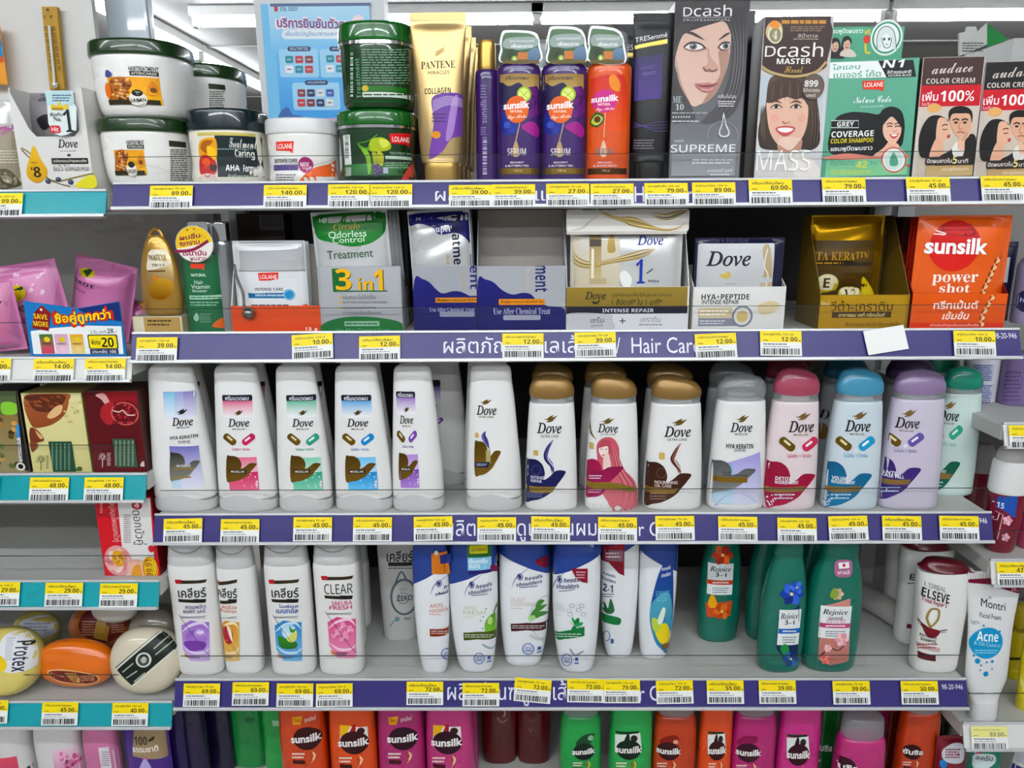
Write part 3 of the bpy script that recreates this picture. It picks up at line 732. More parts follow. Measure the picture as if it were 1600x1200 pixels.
GT = mat('#0f3a17', .22, coat=.6); GLID = mat('#12601f', .22, coat=.5); CHR = mat('#d8d8d8', .12, 1)
t7 = tub('dark green tub with olive picture and chrome band, bottom of a pair', 490, 925, 650, Z1, GT, GLID, .19, band=CHR, taper=.92, group='green olive tubs')
t6 = tub('dark green tub turned to its back print, on the olive tub', 496, 918, 165, t7.zs + t7.h + .0005, GT, GLID, .21, band=CHR, taper=.86, group='green olive tubs')
A = t6.art(); A.rect(512, 572, 905, 622, '#167022'); A.rect(605, 490, 900, 520, '#1e6e1c'); A.fine(600, 275, 890, 480, 14, '#7ea48c', .35); A.rect(606, 524, 896, 552, '#cfd8cc'); A.fine(612, 530, 890, 546, 1, '#35533a')
A.ell(602, 484, 640, 520, '#c5a83a'); A.text('Treatment', 566, 330, 592, 560, '#5f8f70', 'S', rot=90); A.bars(536, 300, 552, 560, '#b9c9bc', 26, 4, True); A.done()
A = t7.art(); A.rect(500, 930, 925, 1060, '#2c7a38', '#174d22'); A.rect(498, 766, 538, 936, '#e6e9e4'); A.bars(504, 772, 526, 930, '#30302c', 36, 5, True); A.rect(508, 950, 540, 1000, '#9aa79c')
A.blob([(640, 830), (660, 790), (720, 782), (764, 815), (760, 850), (700, 862), (650, 858)], '#a9b82e'); A.blob([(700, 795), (745, 795), (755, 825), (720, 840)], '#d6d864')
A.blob([(576, 816), (620, 840), (650, 830), (620, 870)], '#5f9c2c'); A.blob([(600, 850), (625, 900), (640, 990), (655, 960), (650, 890), (625, 850)], '#86b43a'); A.blob([(660, 870), (690, 880), (700, 960), (675, 950)], '#a4ac38'); A.blob([(690, 860), (725, 880), (720, 940), (700, 930)], '#b4b63c')
A.line([(576, 816), (640, 800), (690, 765)], 6, '#4e8a2a', True)
for x, y in ((672, 948), (690, 945), (706, 958), (680, 968), (696, 978), (684, 990), (712, 972)): A.ell(x - 14, y - 14, x + 14, y + 14, '#4a3560'); A.ell(x - 8, y - 9, x, y - 2, '#8d7aa6', n=10)
A.poly([(756, 760), (884, 762), (874, 842), (852, 824), (766, 814)], '#d8262a'); A.text('LOLANE', 776, 778, 872, 808, '#fff0ea', 'b'); A.text('TREATMENT WAX', 760, 866, 900, 880, '#9fc0a4'); A.rect(736, 888, 886, 906, '#b9cdb8'); A.fine(740, 920, 880, 960, 3, '#a9c2aa', .4); A.rect(724, 952, 752, 986, '#aeb3c4')
A.blob([(832, 1035), (850, 980), (890, 930), (926, 915), (926, 1040)], '#cf4a3c'); A.done()
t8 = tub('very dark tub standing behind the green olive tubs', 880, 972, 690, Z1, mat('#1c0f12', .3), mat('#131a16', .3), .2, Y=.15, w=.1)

# poster on the column
use('0')
class Pos:
    def __init__(s, root, Y): s.root = root; s.Y = Y; s.front = lambda x, z: 0
    def uv(s, x, y): P = at(x, y, s.Y); return P.x - s.root.location.x, P.z - s.root.location.z
YP = YC - .006
a, b = at(421, 190, YP), at(577, 5, YP)
po = empty('poster', ((a.x + b.x) / 2, YP, a.z)); tag(po, 'pale blue poster with white Thai headline on the white board behind the tubs', 'poster')
w, h = (b.x - a.x) / 2, b.z - a.z
boxo('poster_sheet', -w, w, 0, .001, 0, h, mat('#7cc4ea', .4), po)
use('12'); A = Art(Pos(po, YP), 'poster_print', slices=False)
A.rect(78, 22, 650, 300, '#bfe2f4', '#7fc6ee'); A.rect(130, 300, 650, 700, '#6fbcec', '#3f9fe0'); A.rect(80, 18, 652, 36, '#5c6f96')
A.rect(104, 38, 124, 66, '#c23a38'); A.text('ETDA', 138, 42, 174, 64, '#25406c', 'S'); A.fine(184, 40, 240, 64, 2, '#4a6c98')
A.text('บริการยืนยันตัวตน', 120, 96, 540, 168, '#7a4a86', 'B', rise=-.03, out='#fbe9ee', outw=.004); A.ell(548, 84, 614, 146, '#f6e4ea'); A.text('24', 566, 116, 598, 138, '#d03c4a', 'S')
A.rect(146, 168, 560, 222, '#e9f3fa', r=.5); A.text('เพื่อเปิดบัญชีธนาคารและกองทุน', 166, 176, 536, 212, '#3566a8', '')
for x0, y0, x1, y1, tx in ((134, 278, 356, 440, 'ธนาคาร'), (366, 278, 600, 440, 'เพื่อผู้ลงทุน'), (210, 470, 478, 626, 'ลงทุนหลักทรัพย์')):
    A.rect(x0, y0, x1, y1, '#a9d8f2', r=.1); A.rect((x0 + x1) / 2 - 66, y0 - 14, (x0 + x1) / 2 + 66, y0 + 14, '#24406e', r=.5); A.text(tx, (x0 + x1) / 2 - 50, y0 - 9, (x0 + x1) / 2 + 50, y0 + 8, '#d8e8f6')
cl = ['#1f93a4', '#26305e', '#1d2a58', '#c43a3c', '#e9e9ea', '#f3f3f5', '#8a3038', '#3f5fae']
R = random.Random(2)
for gx, gy, nx_, ny_, sw in ((168, 318, 3, 2, 56), (400, 314, 3, 2, 56), (238, 508, 4, 2, 54)):
    for j in range(ny_):
        for i in range(nx_):
            c = cl[(i * 3 + j * 5 + gx) % 8]; X0, Y0 = gx + i * sw, gy + j * 56; A.rect(X0, Y0, X0 + sw * .8, Y0 + 42, c, r=.15); A.rect(X0 + 10, Y0 + 17, X0 + sw * .6, Y0 + 24, '#c3cbd8' if c[1] in '128c3' else '#6b7890')
A.blob([(140, 690), (140, 640), (180, 610), (210, 650), (260, 660), (300, 690)], '#3d6aa8'); A.rect(140, 672, 650, 700, '#c8a8c8'); A.done()

# gold squeeze tubes standing on their caps
use('12')
def squeeze(label, x0, x1, ytop, zs, Y, body, cap, capf=.14, name='squeeze_tube', group=None, yaw=0, capw=.62, base=.66, h=None, w=None, dd=.34, roll=0, cat='squeeze tube', mid=.9, tall=0, topw=1):
    p = Prod(name, label, cat, x0, x1, ytop, zs, Y, depth=dd, yaw=yaw, roll=roll, group=group, h=h, w=w, tall=tall)
    if capf: p.loft('cap', [(0, capw * .96, capw * .96 / dd * .62), (.006, capw, capw / dd * .62), (capf - .01, capw * 1.02, capw / dd * .64), (capf, capw, capw / dd * .62)], cap, dz=.03)
    k = capf
    p.loft('tube_body', [(k, base, base / dd * .62, 0, 2), (k + .02, base + .04, 1.15, 0, 2), (.3, mid - .06, 1.2, 0, 2), (.6, mid, .95, 0, 2.1), (.9, .98 * topw, .35, 0, 2.6), (.945, topw, .10, 0, 3.2), (1, topw, .09, 0, 4)], body, front=True, sharp=50)
    V = []
    bm = bmesh.new(); ww, hh = p.w * topw / 2, p.h
    for i in range(22): x = -ww + 2 * ww * i / 22; boxbm(bm, x + .0004, x + 2 * ww / 22 - .0004, -p.d * .052 - .0006, -p.d * .045, hh * .955, hh * .995)
    bmobj('crimp', bm, body, p.root)
    return p
GT1 = squeeze('gold squeeze tube with purple swirl standing on its cap, front one', 905, 1212, 72, Z1, Y1, mat('#b9a074', .3, .7), GOLDM, .13, group='gold squeeze tubes', base=.7, mid=.86)
A = GT1.art('front_label')
A.text('PANTENE', 938, 342, 1132, 392, '#1e1a18', 's', rise=.03); A.text('MIRACLES', 978, 400, 1100, 424, '#2a2420', '', rise=.03); A.text('COLLAGEN', 958, 496, 1108, 536, '#1a1618', 'S', rise=.03)
for i in range(3): A.line([(1020, 318 - i * 10), (1070, 290 - i * 10)], 4, '#8f7038')
A.blob([(1000, 560), (1090, 528), (1180, 545), (1196, 620), (1180, 760), (1110, 790), (1060, 860), (1000, 900), (985, 880), (1010, 700)], '#6a3c96', '#7c4ba4')
A.blob([(1090, 700), (1120, 560), (1150, 560), (1120, 760), (1080, 800)], '#a684c0')
for i in range(7): A.line([(1004, 575 + i * 10), (1090, 548 + i * 8), (1188, 570 + i * 7)], 3, '#c9b6d8', True)
A.ell(1000, 745, 1050, 788, '#d9952c'); A.fine(1000, 640, 1090, 700, 3, '#4a2a66', .4); A.done()
for k, (xa, yt, Y, lab) in enumerate(((1130, 145, .085, 'second gold squeeze tube in the row'), (1170, 190, .15, 'third gold squeeze tube in the row'), (1200, 235, .215, 'rearmost gold squeeze tube in the row'))):
    squeeze(lab + ', standing behind the front one', xa - 170, xa + 105 - k * 18, yt, Z1, Y, mat('#b9a074', .3, .7), GOLDM, .13, group='gold squeeze tubes', base=.7, mid=.86, w=GT1.w, h=GT1.h)

# slim shower bottles
def slim(label, x0, x1, ytop, body, Y=Y1, yaw=0, group=None, cap=None, capf=.26, h=None, w=None, zs=Z1):
    p = Prod('slim_bottle', label, 'hair care bottle', x0, x1, ytop, zs, Y, depth=.72, yaw=yaw, group=group, h=h, w=w)
    k = 1 - capf
    p.loft('body', [(0, .93, .93, 0, 2.3), (.008, .99, .99, 0, 2.3), (.02, 1, 1, 0, 2.3), (k - .06, 1, 1, 0, 2.3), (k - .02, .97, .97, 0, 2.3), (k, .86, .86, 0, 2.2)], body, front=True)
    if cap: p.loft('cap', [(k, .74, .8), (k + .01, .76, .82), (.975, .72, .78), (1, .62, .68)], cap)
    return p
PUR = mat('#43256a', .25, coat=.5); ORG = mat('#d55a14', .28, coat=.3)
use('13')
s0 = slim('purple bottle turned sideways showing its barcode, gold cap', 18, 150, 232, PUR, Y=.05, yaw=0, cap=GOLDM, capf=.2)
A = s0.art('back_label'); A.bars(52, 780, 76, 1000, '#c9bcd6', 26, 3, True); A.text('sunsilk', 40, 560, 74, 700, '#a893c2', '', rot=90); A.fine(40, 480, 76, 560, 5, '#9a86b8', .4); A.fine(40, 720, 74, 770, 4, '#9a86b8', .4); A.done()
def sleeve(p, x0, x1, y0, y1):
    """die-cut film card round the neck: white rim, leafy print"""
    zf = p.uv(*full((x0 + x1) / 2, y1))[1]; ff = lambda x, z: -p.d * .47
    A = Art(p, 'neck_card', slices=False, front=ff, lift=.001); w = x1 - x0
    A.map((0, 0, 100, 100), (x0, y0, x1, y1))
    rim = [(4, 100), (2, 60), (0, 40), (6, 8), (20, 0), (60, 0), (80, 6), (92, 20), (98, 50), (97, 100)]
    A.blob(rim, '#f2f4f2'); A.blob([(50 + (x - 50) * .91, 55 + (y - 55) * .92 + 3) for x, y in rim], '#5e7a5c', '#1f5a34')
    A.blob([(12, 30), (40, 20), (88, 26), (90, 52), (50, 58), (10, 54)], '#9aa6a0'); A.text('คุณค่าจากธรรมชาติ', 24, 26, 84, 38, '#e9ecf0', ''); A.text('เพื่อผมสวย', 28, 40, 80, 52, '#f2f2f4', 'b')
    A.blob([(12, 60), (46, 62), (44, 96), (10, 96)], '#3c4a2c'); A.ell(18, 64, 38, 88, '#2c3f22'); A.ell(28, 76, 44, 96, '#8aa64a'); A.ell(32, 80, 40, 92, '#cfd89a'); A.rect(44, 66, 72, 88, '#c07a3e'); A.blob([(70, 64), (94, 60), (95, 97), (72, 98)], '#6f8aa4', '#4a5f7a')
    A.rect(6, 90, 96, 99, '#6b5a2a'); A.done()
def berry(A, src, dst, purple=True):
    A.map(src, dst)
    if purple:
        A.rect(150, 418, 372, 505, '#9a7c46', '#b3965a'); A.text('ครีมนวดผม', 182, 430, 312, 452, '#2a1c30', 'b')
        A.blob([(152, 470), (200, 490), (260, 470), (300, 510), (360, 490), (372, 560), (330, 620), (250, 660), (170, 620), (150, 560)], '#241a4a'); A.blob([(270, 530), (360, 500), (374, 640), (300, 660)], '#6a2278'); A.blob([(160, 650), (230, 640), (250, 740), (190, 770), (158, 740)], '#1c2c86'); A.blob([(270, 720), (330, 690), (372, 730), (364, 780), (320, 760)], '#a02888'); A.ell(170, 690, 210, 730, '#3f52b4'); A.ell(200, 720, 236, 756, '#26389a')
        A.ell(246, 492, 328, 580, '#a7c02c'); A.ell(254, 502, 318, 572, '#dbe58a'); A.line([(262, 515), (310, 562)], 4, '#a7c02c'); A.line([(312, 515), (262, 562)], 4, '#a7c02c')
        A.ell(180, 545, 312, 700, '#dd6a26'); A.text('sunsilk', 170, 572, 318, 622, '#ffffff', 'B', rise=.05); A.text('NATURAL', 208, 626, 280, 640, '#fdeee0', 'b'); A.text('Bye Aloha', 192, 648, 304, 684, '#fdeee0', 'c', rise=.05)
        A.line([(262, 700), (240, 800)], 5, '#c9b48c'); g = '#b49a6a'
    else:
        A.blob([(640, 480), (700, 440), (800, 425), (866, 460), (866, 720), (760, 740), (650, 700)], '#c82f24', '#df5a1e'); A.blob([(770, 440), (800, 425), (832, 470), (826, 520), (780, 500)], '#e08a2c'); A.ell(674, 508, 816, 640, '#c72f86'); A.text('sunsilk', 668, 536, 824, 582, '#ffffff', 'B', rise=.05); A.text('NATURAL', 706, 584, 778, 600, '#fdeee0', 'b'); A.text('Bye Aloha', 694, 606, 800, 636, '#fdeee0', 'c', rise=.05)
        A.blob([(660, 700), (690, 640), (735, 650), (740, 690), (700, 725)], '#3c5a1c'); A.blob([(668, 696), (694, 655), (730, 664), (730, 686), (700, 712)], '#c9cc5a'); A.ell(684, 660, 722, 698, '#5a3418'); A.line([(748, 640), (740, 780)], 5, '#e8b890'); g = '#e0c0a4'
    o = 0 if purple else 498
    A.blob([(222 + o, 850), (240 + o, 796), (258 + o, 850), (254 + o, 888), (226 + o, 888)], g); A.text('SERUM', 192 + o, 842, 298 + o, 882, '#d8d0d4' if purple else '#8a7a74', 'S'); A.text('BERGAMOT' if purple else 'MANGO', 208 + o, 918, 286 + o, 928, '#e8e0ea', 'b'); A.text('& BUTTERFLY PEA' if purple else '& AVOCADO', 180 + o, 936, 314 + o, 948, '#e8e0ea', 'b')
    A.rect(150 + o, 955, 372 + o, 990, '#8a7238' if purple else '#5a3a1c', foil=True); A.text('sunsilk' if 0 else '170 ml', 232 + o, 964, 274 + o, 976, '#e9d9ae'); A.src = None
s1 = slim('purple bottle with lime and orange circle, beside the sideways purple bottle', 140, 378, 350, PUR, cap=mat('#8a8a86', .4), capf=.03)
s2 = slim('purple bottle with lime and orange circle, touching the orange bottle', 384, 632, 350, PUR, cap=mat('#8a8a86', .4), capf=.03)
s3 = slim('orange bottle with magenta circle and avocado, film card at its neck', 634, 878, 348, ORG, cap=mat('#8a8a86', .4), capf=.03)
for p, x0, x1, y0 in ((s1, 150, 380, 176), (s2, 416, 638, 154), (s3, 642, 858, 158)):
    zc0, zc1 = p.h, p.uv(*full((x0 + x1) / 2, y0 + 12))[1]; k0, k1 = 1.0, zc1 / p.h
    p.loft('clear_cap', [(k0 - .01, .8, .8), (k0 + .01, .84, .84), (k1 - .03, .78, .78), (k1, .66, .66)], CLRCAP)
    sleeve(p, x0, x1, y0, 364)
A = s1.art(); berry(A, (0, 0, 1, 1), (0, 0, 1, 1)); A.done()
A = s2.art(); berry(A, (150, 0, 374, 1), (394, 0, 628, 1)); A.done()
A = s3.art(); berry(A, (0, 0, 1, 1), (0, 0, 1, 1), False); A.done()
s4 = slim('purple bottle mostly hidden behind the two lime bottles', 330, 440, 350, PUR, Y=.12, cap=CLRCAP, capf=.25, w=s1.w, h=s1.h * 1.3)

# black tubes
BT0 = squeeze('black tube peeping out behind the black purple-panelled tube', 790, 990, 140, Z1, .1, BLK, BLK, .13, name='squeeze_tube', group='black squeeze tubes', base=.74, mid=.9, w=.062)
A = BT0.art('rear_label'); A.text('RESemmé', 852, 254, 1000, 284, '#e8e6ea'); A.rect(850, 300, 905, 330, '#b39a5a', foil=True); A.done()
BT1 = squeeze('black tube with purple panel and gold line, leaning beside the hair dye box', 880, 1120, 75, Z1, Y1 + .006, BLK, BLK, .13, group='black squeeze tubes', base=.78, mid=.92)
A = BT1.art(); A.text('TRESemmé', 918, 182, 1100, 240, '#ececf0', '', rise=.16); A.poly([(914, 262), (1102, 222), (1100, 246), (914, 282)], '#c2a458', foil=True); A.text('PROFESSIONAL', 930, 246, 1090, 268, '#3a2a14', rise=.2)
A.poly([(910, 330), (1078, 306), (1066, 560), (912, 575)], '#2f2358', '#4a3480'); A.text('VIOLET', 946, 372, 1030, 396, '#6a58a0', rise=.1); A.text('FANCY', 960, 404, 1036, 430, '#7a68ae', rise=.1)
for i in range(4): A.line([(905, 730 - i * 12), (1020, 700 + i * 14), (1105, 690 + i * 18)], 3, '#5a4e8a', True)
A.fine(910, 790, 1030, 850, 4, '#8a8690', .4); A.done()
# boxed hair dye on the top shelf
def carton(label, x0, x1, ytop, zs, Y, dmm, front, side, top=None, yaw=0, roll=0, pitch=0, name='hair_dye_box', cat='hair dye box', group=None, w=None, h=None, ybase=None):
    p = Prod(name, label, cat, x0, x1, ytop, zs, Y, depth=dmm, yaw=yaw, roll=roll, pitch=pitch, group=group, w=w, h=h, ybase=ybase)
    p.box('carton', [front, side, top or side]); return p
SK = '#cdac9a'
use('13')
d1 = carton('grey hair dye box with large face of grey haired woman', 1104, 1510, 4, Z1, Y1 + .002, 48, mat('#4a4648', .4), mat('#262425', .4), roll=0)
A = d1.art('front_print', slices=False)
A.rect(1108, 4, 1535, 1030, '#2c292b', '#85878a'); A.rect(1108, 4, 1540, 230, '#393436', '#262325')
A.blob([(1145, 185), (1200, 140), (1320, 122), (1440, 130), (1462, 200), (1452, 330), (1424, 430), (1370, 540), (1290, 592), (1240, 600), (1190, 520), (1160, 430), (1140, 330)], '#cfae9f', '#d9bcae')
A.blob([(1392, 290), (1452, 300), (1424, 430), (1370, 540), (1300, 590), (1350, 500), (1400, 420)], '#ab8878')
A.blob([(1150, 330), (1180, 470), (1235, 596), (1200, 560), (1160, 440)], '#b79484')
A.blob([(1108, 100), (1250, 112), (1420, 112), (1280, 160), (1190, 200), (1150, 300), (1148, 400), (1180, 500), (1235, 600), (1260, 680), (1190, 700), (1108, 640)], '#2a2628', '#565456')
A.blob([(1400, 105), (1538, 100), (1536, 400), (1530, 520), (1480, 640), (1400, 690), (1290, 700), (1380, 600), (1430, 500), (1462, 380), (1470, 240), (1440, 140)], '#332f31', '#5a575a')
for i in range(11):
    o = i * 9; A.line([(1448 + o, 110), (1482 + o * .6, 250), (1476 + o * .6, 400), (1440 + o * .7, 540), (1330 + o * 1.2, 680)], 5, ('#757173', '#5c5759', '#2f2b2d')[i % 3], True, taper=True)
for i in range(7): A.line([(1300 - i * 14, 112), (1200 - i * 8, 180), (1150 - i * 5, 300), (1140 - i * 5, 420), (1170 - i * 6, 560)], 4, ('#6a6567', '#2f2b2d')[i % 2], True, taper=True)
A.line([(1186, 180), (1240, 190), (1312, 228)], 14, '#3a302e', True, taper=True); A.line([(1388, 232), (1430, 200), (1458, 186)], 12, '#3a302e', True, taper=True)
A.blob([(1190, 268), (1230, 238), (1290, 250), (1316, 276), (1280, 290), (1226, 290)], '#8f6e66'); A.blob([(1202, 270), (1240, 248), (1285, 256), (1300, 274), (1250, 286)], '#e6dcd6'); A.ell(1226, 246, 1268, 284, '#5d686c'); A.ell(1238, 256, 1258, 276, '#141416'); A.line([(1194, 268), (1238, 242), (1290, 252), (1318, 278)], 8, '#241b1a', True); A.ell(1238, 254, 1246, 262, '#ffffff', n=10)
A.blob([(1388, 270), (1412, 244), (1450, 242), (1456, 276), (1420, 288)], '#8f6e66'); A.blob([(1396, 268), (1420, 250), (1450, 250), (1448, 276), (1420, 282)], '#e6dcd6'); A.ell(1414, 246, 1448, 280, '#5d686c'); A.ell(1424, 254, 1442, 272, '#141416'); A.line([(1388, 272), (1414, 244), (1454, 244)], 8, '#241b1a', True)
A.blob([(1330, 270), (1350, 330), (1388, 380), (1370, 402), (1320, 404), (1300, 380), (1330, 360)], '#c29d8d'); A.line([(1304, 384), (1318, 402), (1338, 396), (1352, 406), (1384, 396)], 7, '#7d5549', True)
A.blob([(1254, 478), (1300, 474), (1336, 470), (1356, 476), (1394, 466), (1370, 500), (1330, 524), (1290, 516)], '#b97f7c'); A.blob([(1260, 482), (1300, 486), (1340, 484), (1390, 472), (1350, 494), (1300, 496)], '#7c4647'); A.line([(1290, 506), (1330, 514), (1360, 502)], 6, '#d8a8a4', True)
A.text('DCASH'[:1], 1190, 44, 1240, 94, '#e8e4e4', 'L'); A.text('cash', 1250, 30, 1466, 94, '#e8e4e4', 'L'); A.line([(1188, 100), (1462, 100)], 3, '#b9b4b4'); A.text('PROFESSIONAL', 1190, 108, 1460, 122, '#b9b4b4', '')
A.text('ME', 1130, 548, 1180, 586, '#b9c0c4', 's'); A.text('10', 1146, 592, 1192, 626, '#c9d0d4', 's'); A.fine(1126, 636, 1330, 650, 1, '#a9b0b4', .5); A.text('★★★★★★★', 1126, 658, 1230, 672, '#d9dee0'); A.fine(1126, 684, 1280, 696, 1, '#c9ced0', .6)
A.text('กลิ่นไม่ฉุน', 1388, 536, 1488, 566, '#e4e4e6'); A.fine(1388, 572, 1488, 610, 3, '#d8d8da', .5)
A.ring(1326, 690, 1500, 860, 4, '#9b999b'); A.blob([(1418, 640), (1432, 700), (1452, 752), (1440, 778), (1402, 778), (1390, 752), (1408, 700)], '#d9dadc'); A.blob([(1419, 668), (1430, 715), (1444, 752), (1434, 770), (1408, 770), (1398, 752), (1410, 712)], '#77777a')
A.rect(1124, 786, 1486, 1000, '#77797b', '#a2a4a6'); A.text('CREME', 1136, 796, 1192, 808, '#d0d2d4'); A.text('SUPREME', 1118, 822, 1484, 866, '#f2f2f4', 'L'); A.fine(1240, 900, 1480, 935, 2, '#e0e0e2', .4); A.text('มาสเตอร์ คูลส์', 1326, 960, 1466, 984, '#efeff1'); A.fine(1340, 986, 1456, 1000, 1, '#e0e0e2'); A.done()
use('14')
d1b = carton('dark dye box whose edge shows behind the grey haired woman box', -90, 14, 60, Z1, .09, 48, mat('#2f2a28', .35), mat('#2b2624', .4))
d2 = carton('brown and white hair dye box with a smiling brown haired girl', 62, 442, 92, Z1, Y1, 45, mat('#c9c4c6', .3, coat=.4), mat('#4a3b31', .4), yaw=0)
for k in range(3):
    carton(('second', 'third', 'rearmost')[k] + ' brown dye box lined up behind the smiling girl box', 62, 442, 96, Z1, Y1 + .048 * (k + 1), 45, mat('#c9c4c6', .3), mat('#4a3b31', .4), w=d2.w * .99, h=d2.h * .985, group='brown dye boxes in one line')
for p in [o for o in COL.objects if o.get('group') == 'brown dye boxes in one line']: p.location.x -= .006
A = d2.art('front_print', slices=False)
A.blob([(74, 400), (92, 425), (280, 470), (470, 425), (476, 410), (450, 1010), (64, 1010)], '#c4ccd2', '#d8d4d2', n=2)
A.poly([(84, 1000), (100, 425), (462, 425), (440, 1000)], '#b9c3ca', '#d9d6d6')
A.blob([(150, 460), (210, 420), (310, 418), (380, 450), (420, 540), (430, 660), (440, 800), (400, 850), (330, 850), (130, 850), (90, 800), (96, 700), (130, 600)], '#5d4a3e', '#3f342d')
A.blob([(146, 560), (250, 520), (360, 570), (370, 680), (340, 780), (270, 850), (210, 830), (160, 760), (140, 660)], '#e0b8a4')
A.blob([(210, 790), (330, 790), (320, 880), (420, 1000), (120, 1000), (200, 880)], '#e6cabb'); A.blob([(200, 820), (270, 854), (335, 790), (320, 860), (220, 870)], '#b98f7c')
A.blob([(80, 1000), (100, 900), (200, 870), (330, 870), (430, 940), (440, 1000)], '#d9d4d0'); A.blob([(290, 880), (390, 900), (440, 1000), (300, 1000)], '#e8e0da')
A.ell(156, 646, 206, 694, '#dfa99a'); A.ell(314, 646, 358, 694, '#dfa99a')
A.blob([(136, 580), (160, 480), (250, 440), (350, 480), (376, 600), (340, 560), (300, 566), (250, 552), (190, 572)], '#4d3b30')
for i in range(9): A.line([(180 + i * 22, 450 + abs(4 - i) * 6), (172 + i * 24, 520), (164 + i * 25, 572)], 5, ('#74604f', '#3a2c24')[i % 2], True, taper=True)
for i in range(6): A.line([(390 + i * 6, 560), (400 + i * 7, 700), (384 + i * 9, 820)], 5, ('#7a6656', '#33281f')[i % 2], True, taper=True); A.line([(134 - i * 5, 600), (120 - i * 4, 700), (130 - i * 5, 820)], 5, ('#7a6656', '#33281f')[i % 2], True, taper=True)
for x in (190, 302):
    A.line([(x - 34, 588), (x, 574), (x + 34, 588)], 8, '#5a4032', True, taper=True); A.blob([(x - 30, 612), (x, 596), (x + 30, 610), (x, 616)], '#efe4de'); A.ell(x - 11, 597, x + 11, 617, '#2b1c16'); A.line([(x - 32, 612), (x, 594), (x + 32, 610)], 6, '#2b1d18', True)
A.line([(226, 690), (244, 702), (266, 692)], 6, '#b07a68', True); A.blob([(188, 728), (240, 716), (296, 726), (280, 756), (240, 774), (206, 756)], '#c2565a'); A.blob([(198, 732), (240, 726), (286, 732), (270, 748), (240, 754), (212, 748)], '#f7f1ee')
A.blob([(76, 350), (86, 130), (116, 94), (490, 100), (476, 350), (440, 400), (290, 436), (140, 400)], '#3e2925', n=3); A.rect(112, 96, 488, 380, '#3e2925')
A.line([(96, 370), (160, 412), (285, 436), (410, 412), (474, 352)], 14, '#b9a070', True)
A.fine(220, 114, 480, 140, 1, '#c08a3e', .8); A.fine(270, 148, 470, 182, 3, '#9a8468', .4); A.text('สีน้ำตาล', 312, 192, 424, 216, '#d8ccc0', ''); A.fine(286, 220, 432, 228, 1, '#b9ac9e')
A.ell(130, 120, 226, 240, '#c9b48a'); A.ell(150, 160, 216, 244, '#8f8a70'); A.ring(146, 150, 220, 246, 8, '#e4dcc0'); A.blob([(150, 150), (170, 120), (205, 130), (200, 165)], '#d98c3a'); A.text('4', 170, 178, 196, 224, '#f0ead6', 's')
A.text('D', 126, 264, 186, 324, '#f0ece8', 'L'); A.text('cash', 196, 244, 456, 326, '#f0ece8', 'L'); A.text('MASTER', 192, 334, 386, 366, '#f4f2ee', 'S'); A.text('Floral', 236, 378, 340, 416, '#c9a860', 'c')
A.ell(336, 420, 462, 568, '#6a5a50'); A.text('899', 350, 458, 426, 494, '#f4f0ec', 'S'); A.text('สีน้ำตาลอม', 342, 500, 436, 524, '#efe8e2'); A.text('บลอนด์', 360, 532, 412, 552, '#efe8e2'); A.text('MASS', 76, 854, 384, 972, '#ffffff', 'L', shear=0); A.done()

GB = mat('#5fa58b', .35, coat=.3)
d3 = carton('green dye box with a black haired woman and drop symbol', 440, 942, 336, Z1, Y1, 55, GB, mat('#4f9078', .4), yaw=-2, roll=-1.3)
A = d3.art('front_print', slices=False)
A.poly([(478, 356), (770, 346), (818, 440), (492, 446)], '#eef2f0'); A.poly([(770, 346), (970, 340), (986, 436), (818, 440)], '#17171a')
A.text('โลแลน', 512, 362, 668, 396, '#6aa890', 'b'); A.text('เนเจอร์ โค้ด', 518, 400, 786, 440, '#6aa890', 'b'); A.text('N1', 800, 340, 916, 384, '#f4f4f4', 'S', shear=.2); A.text('สีดำธรรมชาติ', 822, 398, 958, 418, '#e8e8e8', 'b'); A.text('NATURAL BLACK', 828, 422, 960, 434, '#e8e8e8', 'b')
A.poly([(680, 460), (806, 456), (800, 522), (780, 510), (686, 508)], '#d8412c'); A.text('LOLANE', 692, 468, 798, 494, '#fbeee8', 'b'); A.text('Nature Code', 630, 546, 844, 584, '#eef6f2', 'c'); A.text('โลแลน เนเจอร์ โค้ด', 670, 598, 802, 610, '#dcebe4')
A.blob([(520, 690), (600, 640), (700, 640), (770, 650), (800, 620), (850, 606), (900, 630), (920, 700), (915, 780), (900, 830), (860, 830), (800, 850), (740, 890), (500, 870)], '#141316')
A.blob([(800, 840), (840, 800), (890, 830), (850, 860), (830, 880), (740, 890)], '#e2b49c'); A.blob([(796, 730), (810, 680), (850, 660), (896, 700), (898, 760), (870, 810), (840, 816), (806, 780)], '#e6bca6')
A.blob([(790, 720), (800, 650), (850, 625), (905, 660), (912, 760), (897, 720), (850, 664), (815, 690)], '#18161a')
for x in (836, 880): A.line([(x - 18, 708), (x, 700), (x + 16, 706)], 6, '#241a18', True); A.line([(x - 16, 722), (x, 716), (x + 14, 720)], 6, '#2a1d1a', True)
A.line([(852, 742), (864, 748), (874, 742)], 4, '#b8866e', True); A.blob([(834, 764), (856, 766), (886, 758), (870, 784), (850, 786)], '#c33c44'); A.blob([(842, 768), (880, 764), (862, 776)], '#fbf2ee')
A.rect(500, 684, 660, 728, '#121214'); A.line([(502, 686), (658, 686), (658, 726), (502, 726), (502, 686)], 4, '#e8efe8'); A.text('GREY', 536, 692, 632, 720, '#f2f2f0', 'S'); A.text('COVERAGE', 504, 744, 744, 778, '#f2f2f0', 'S'); A.text('COLOR SHAMPOO', 500, 786, 742, 812, '#d9c83e', 'S'); A.text('แชมพูปิดผมขาว', 500, 830, 736, 864, '#f2f2f0', 'b')
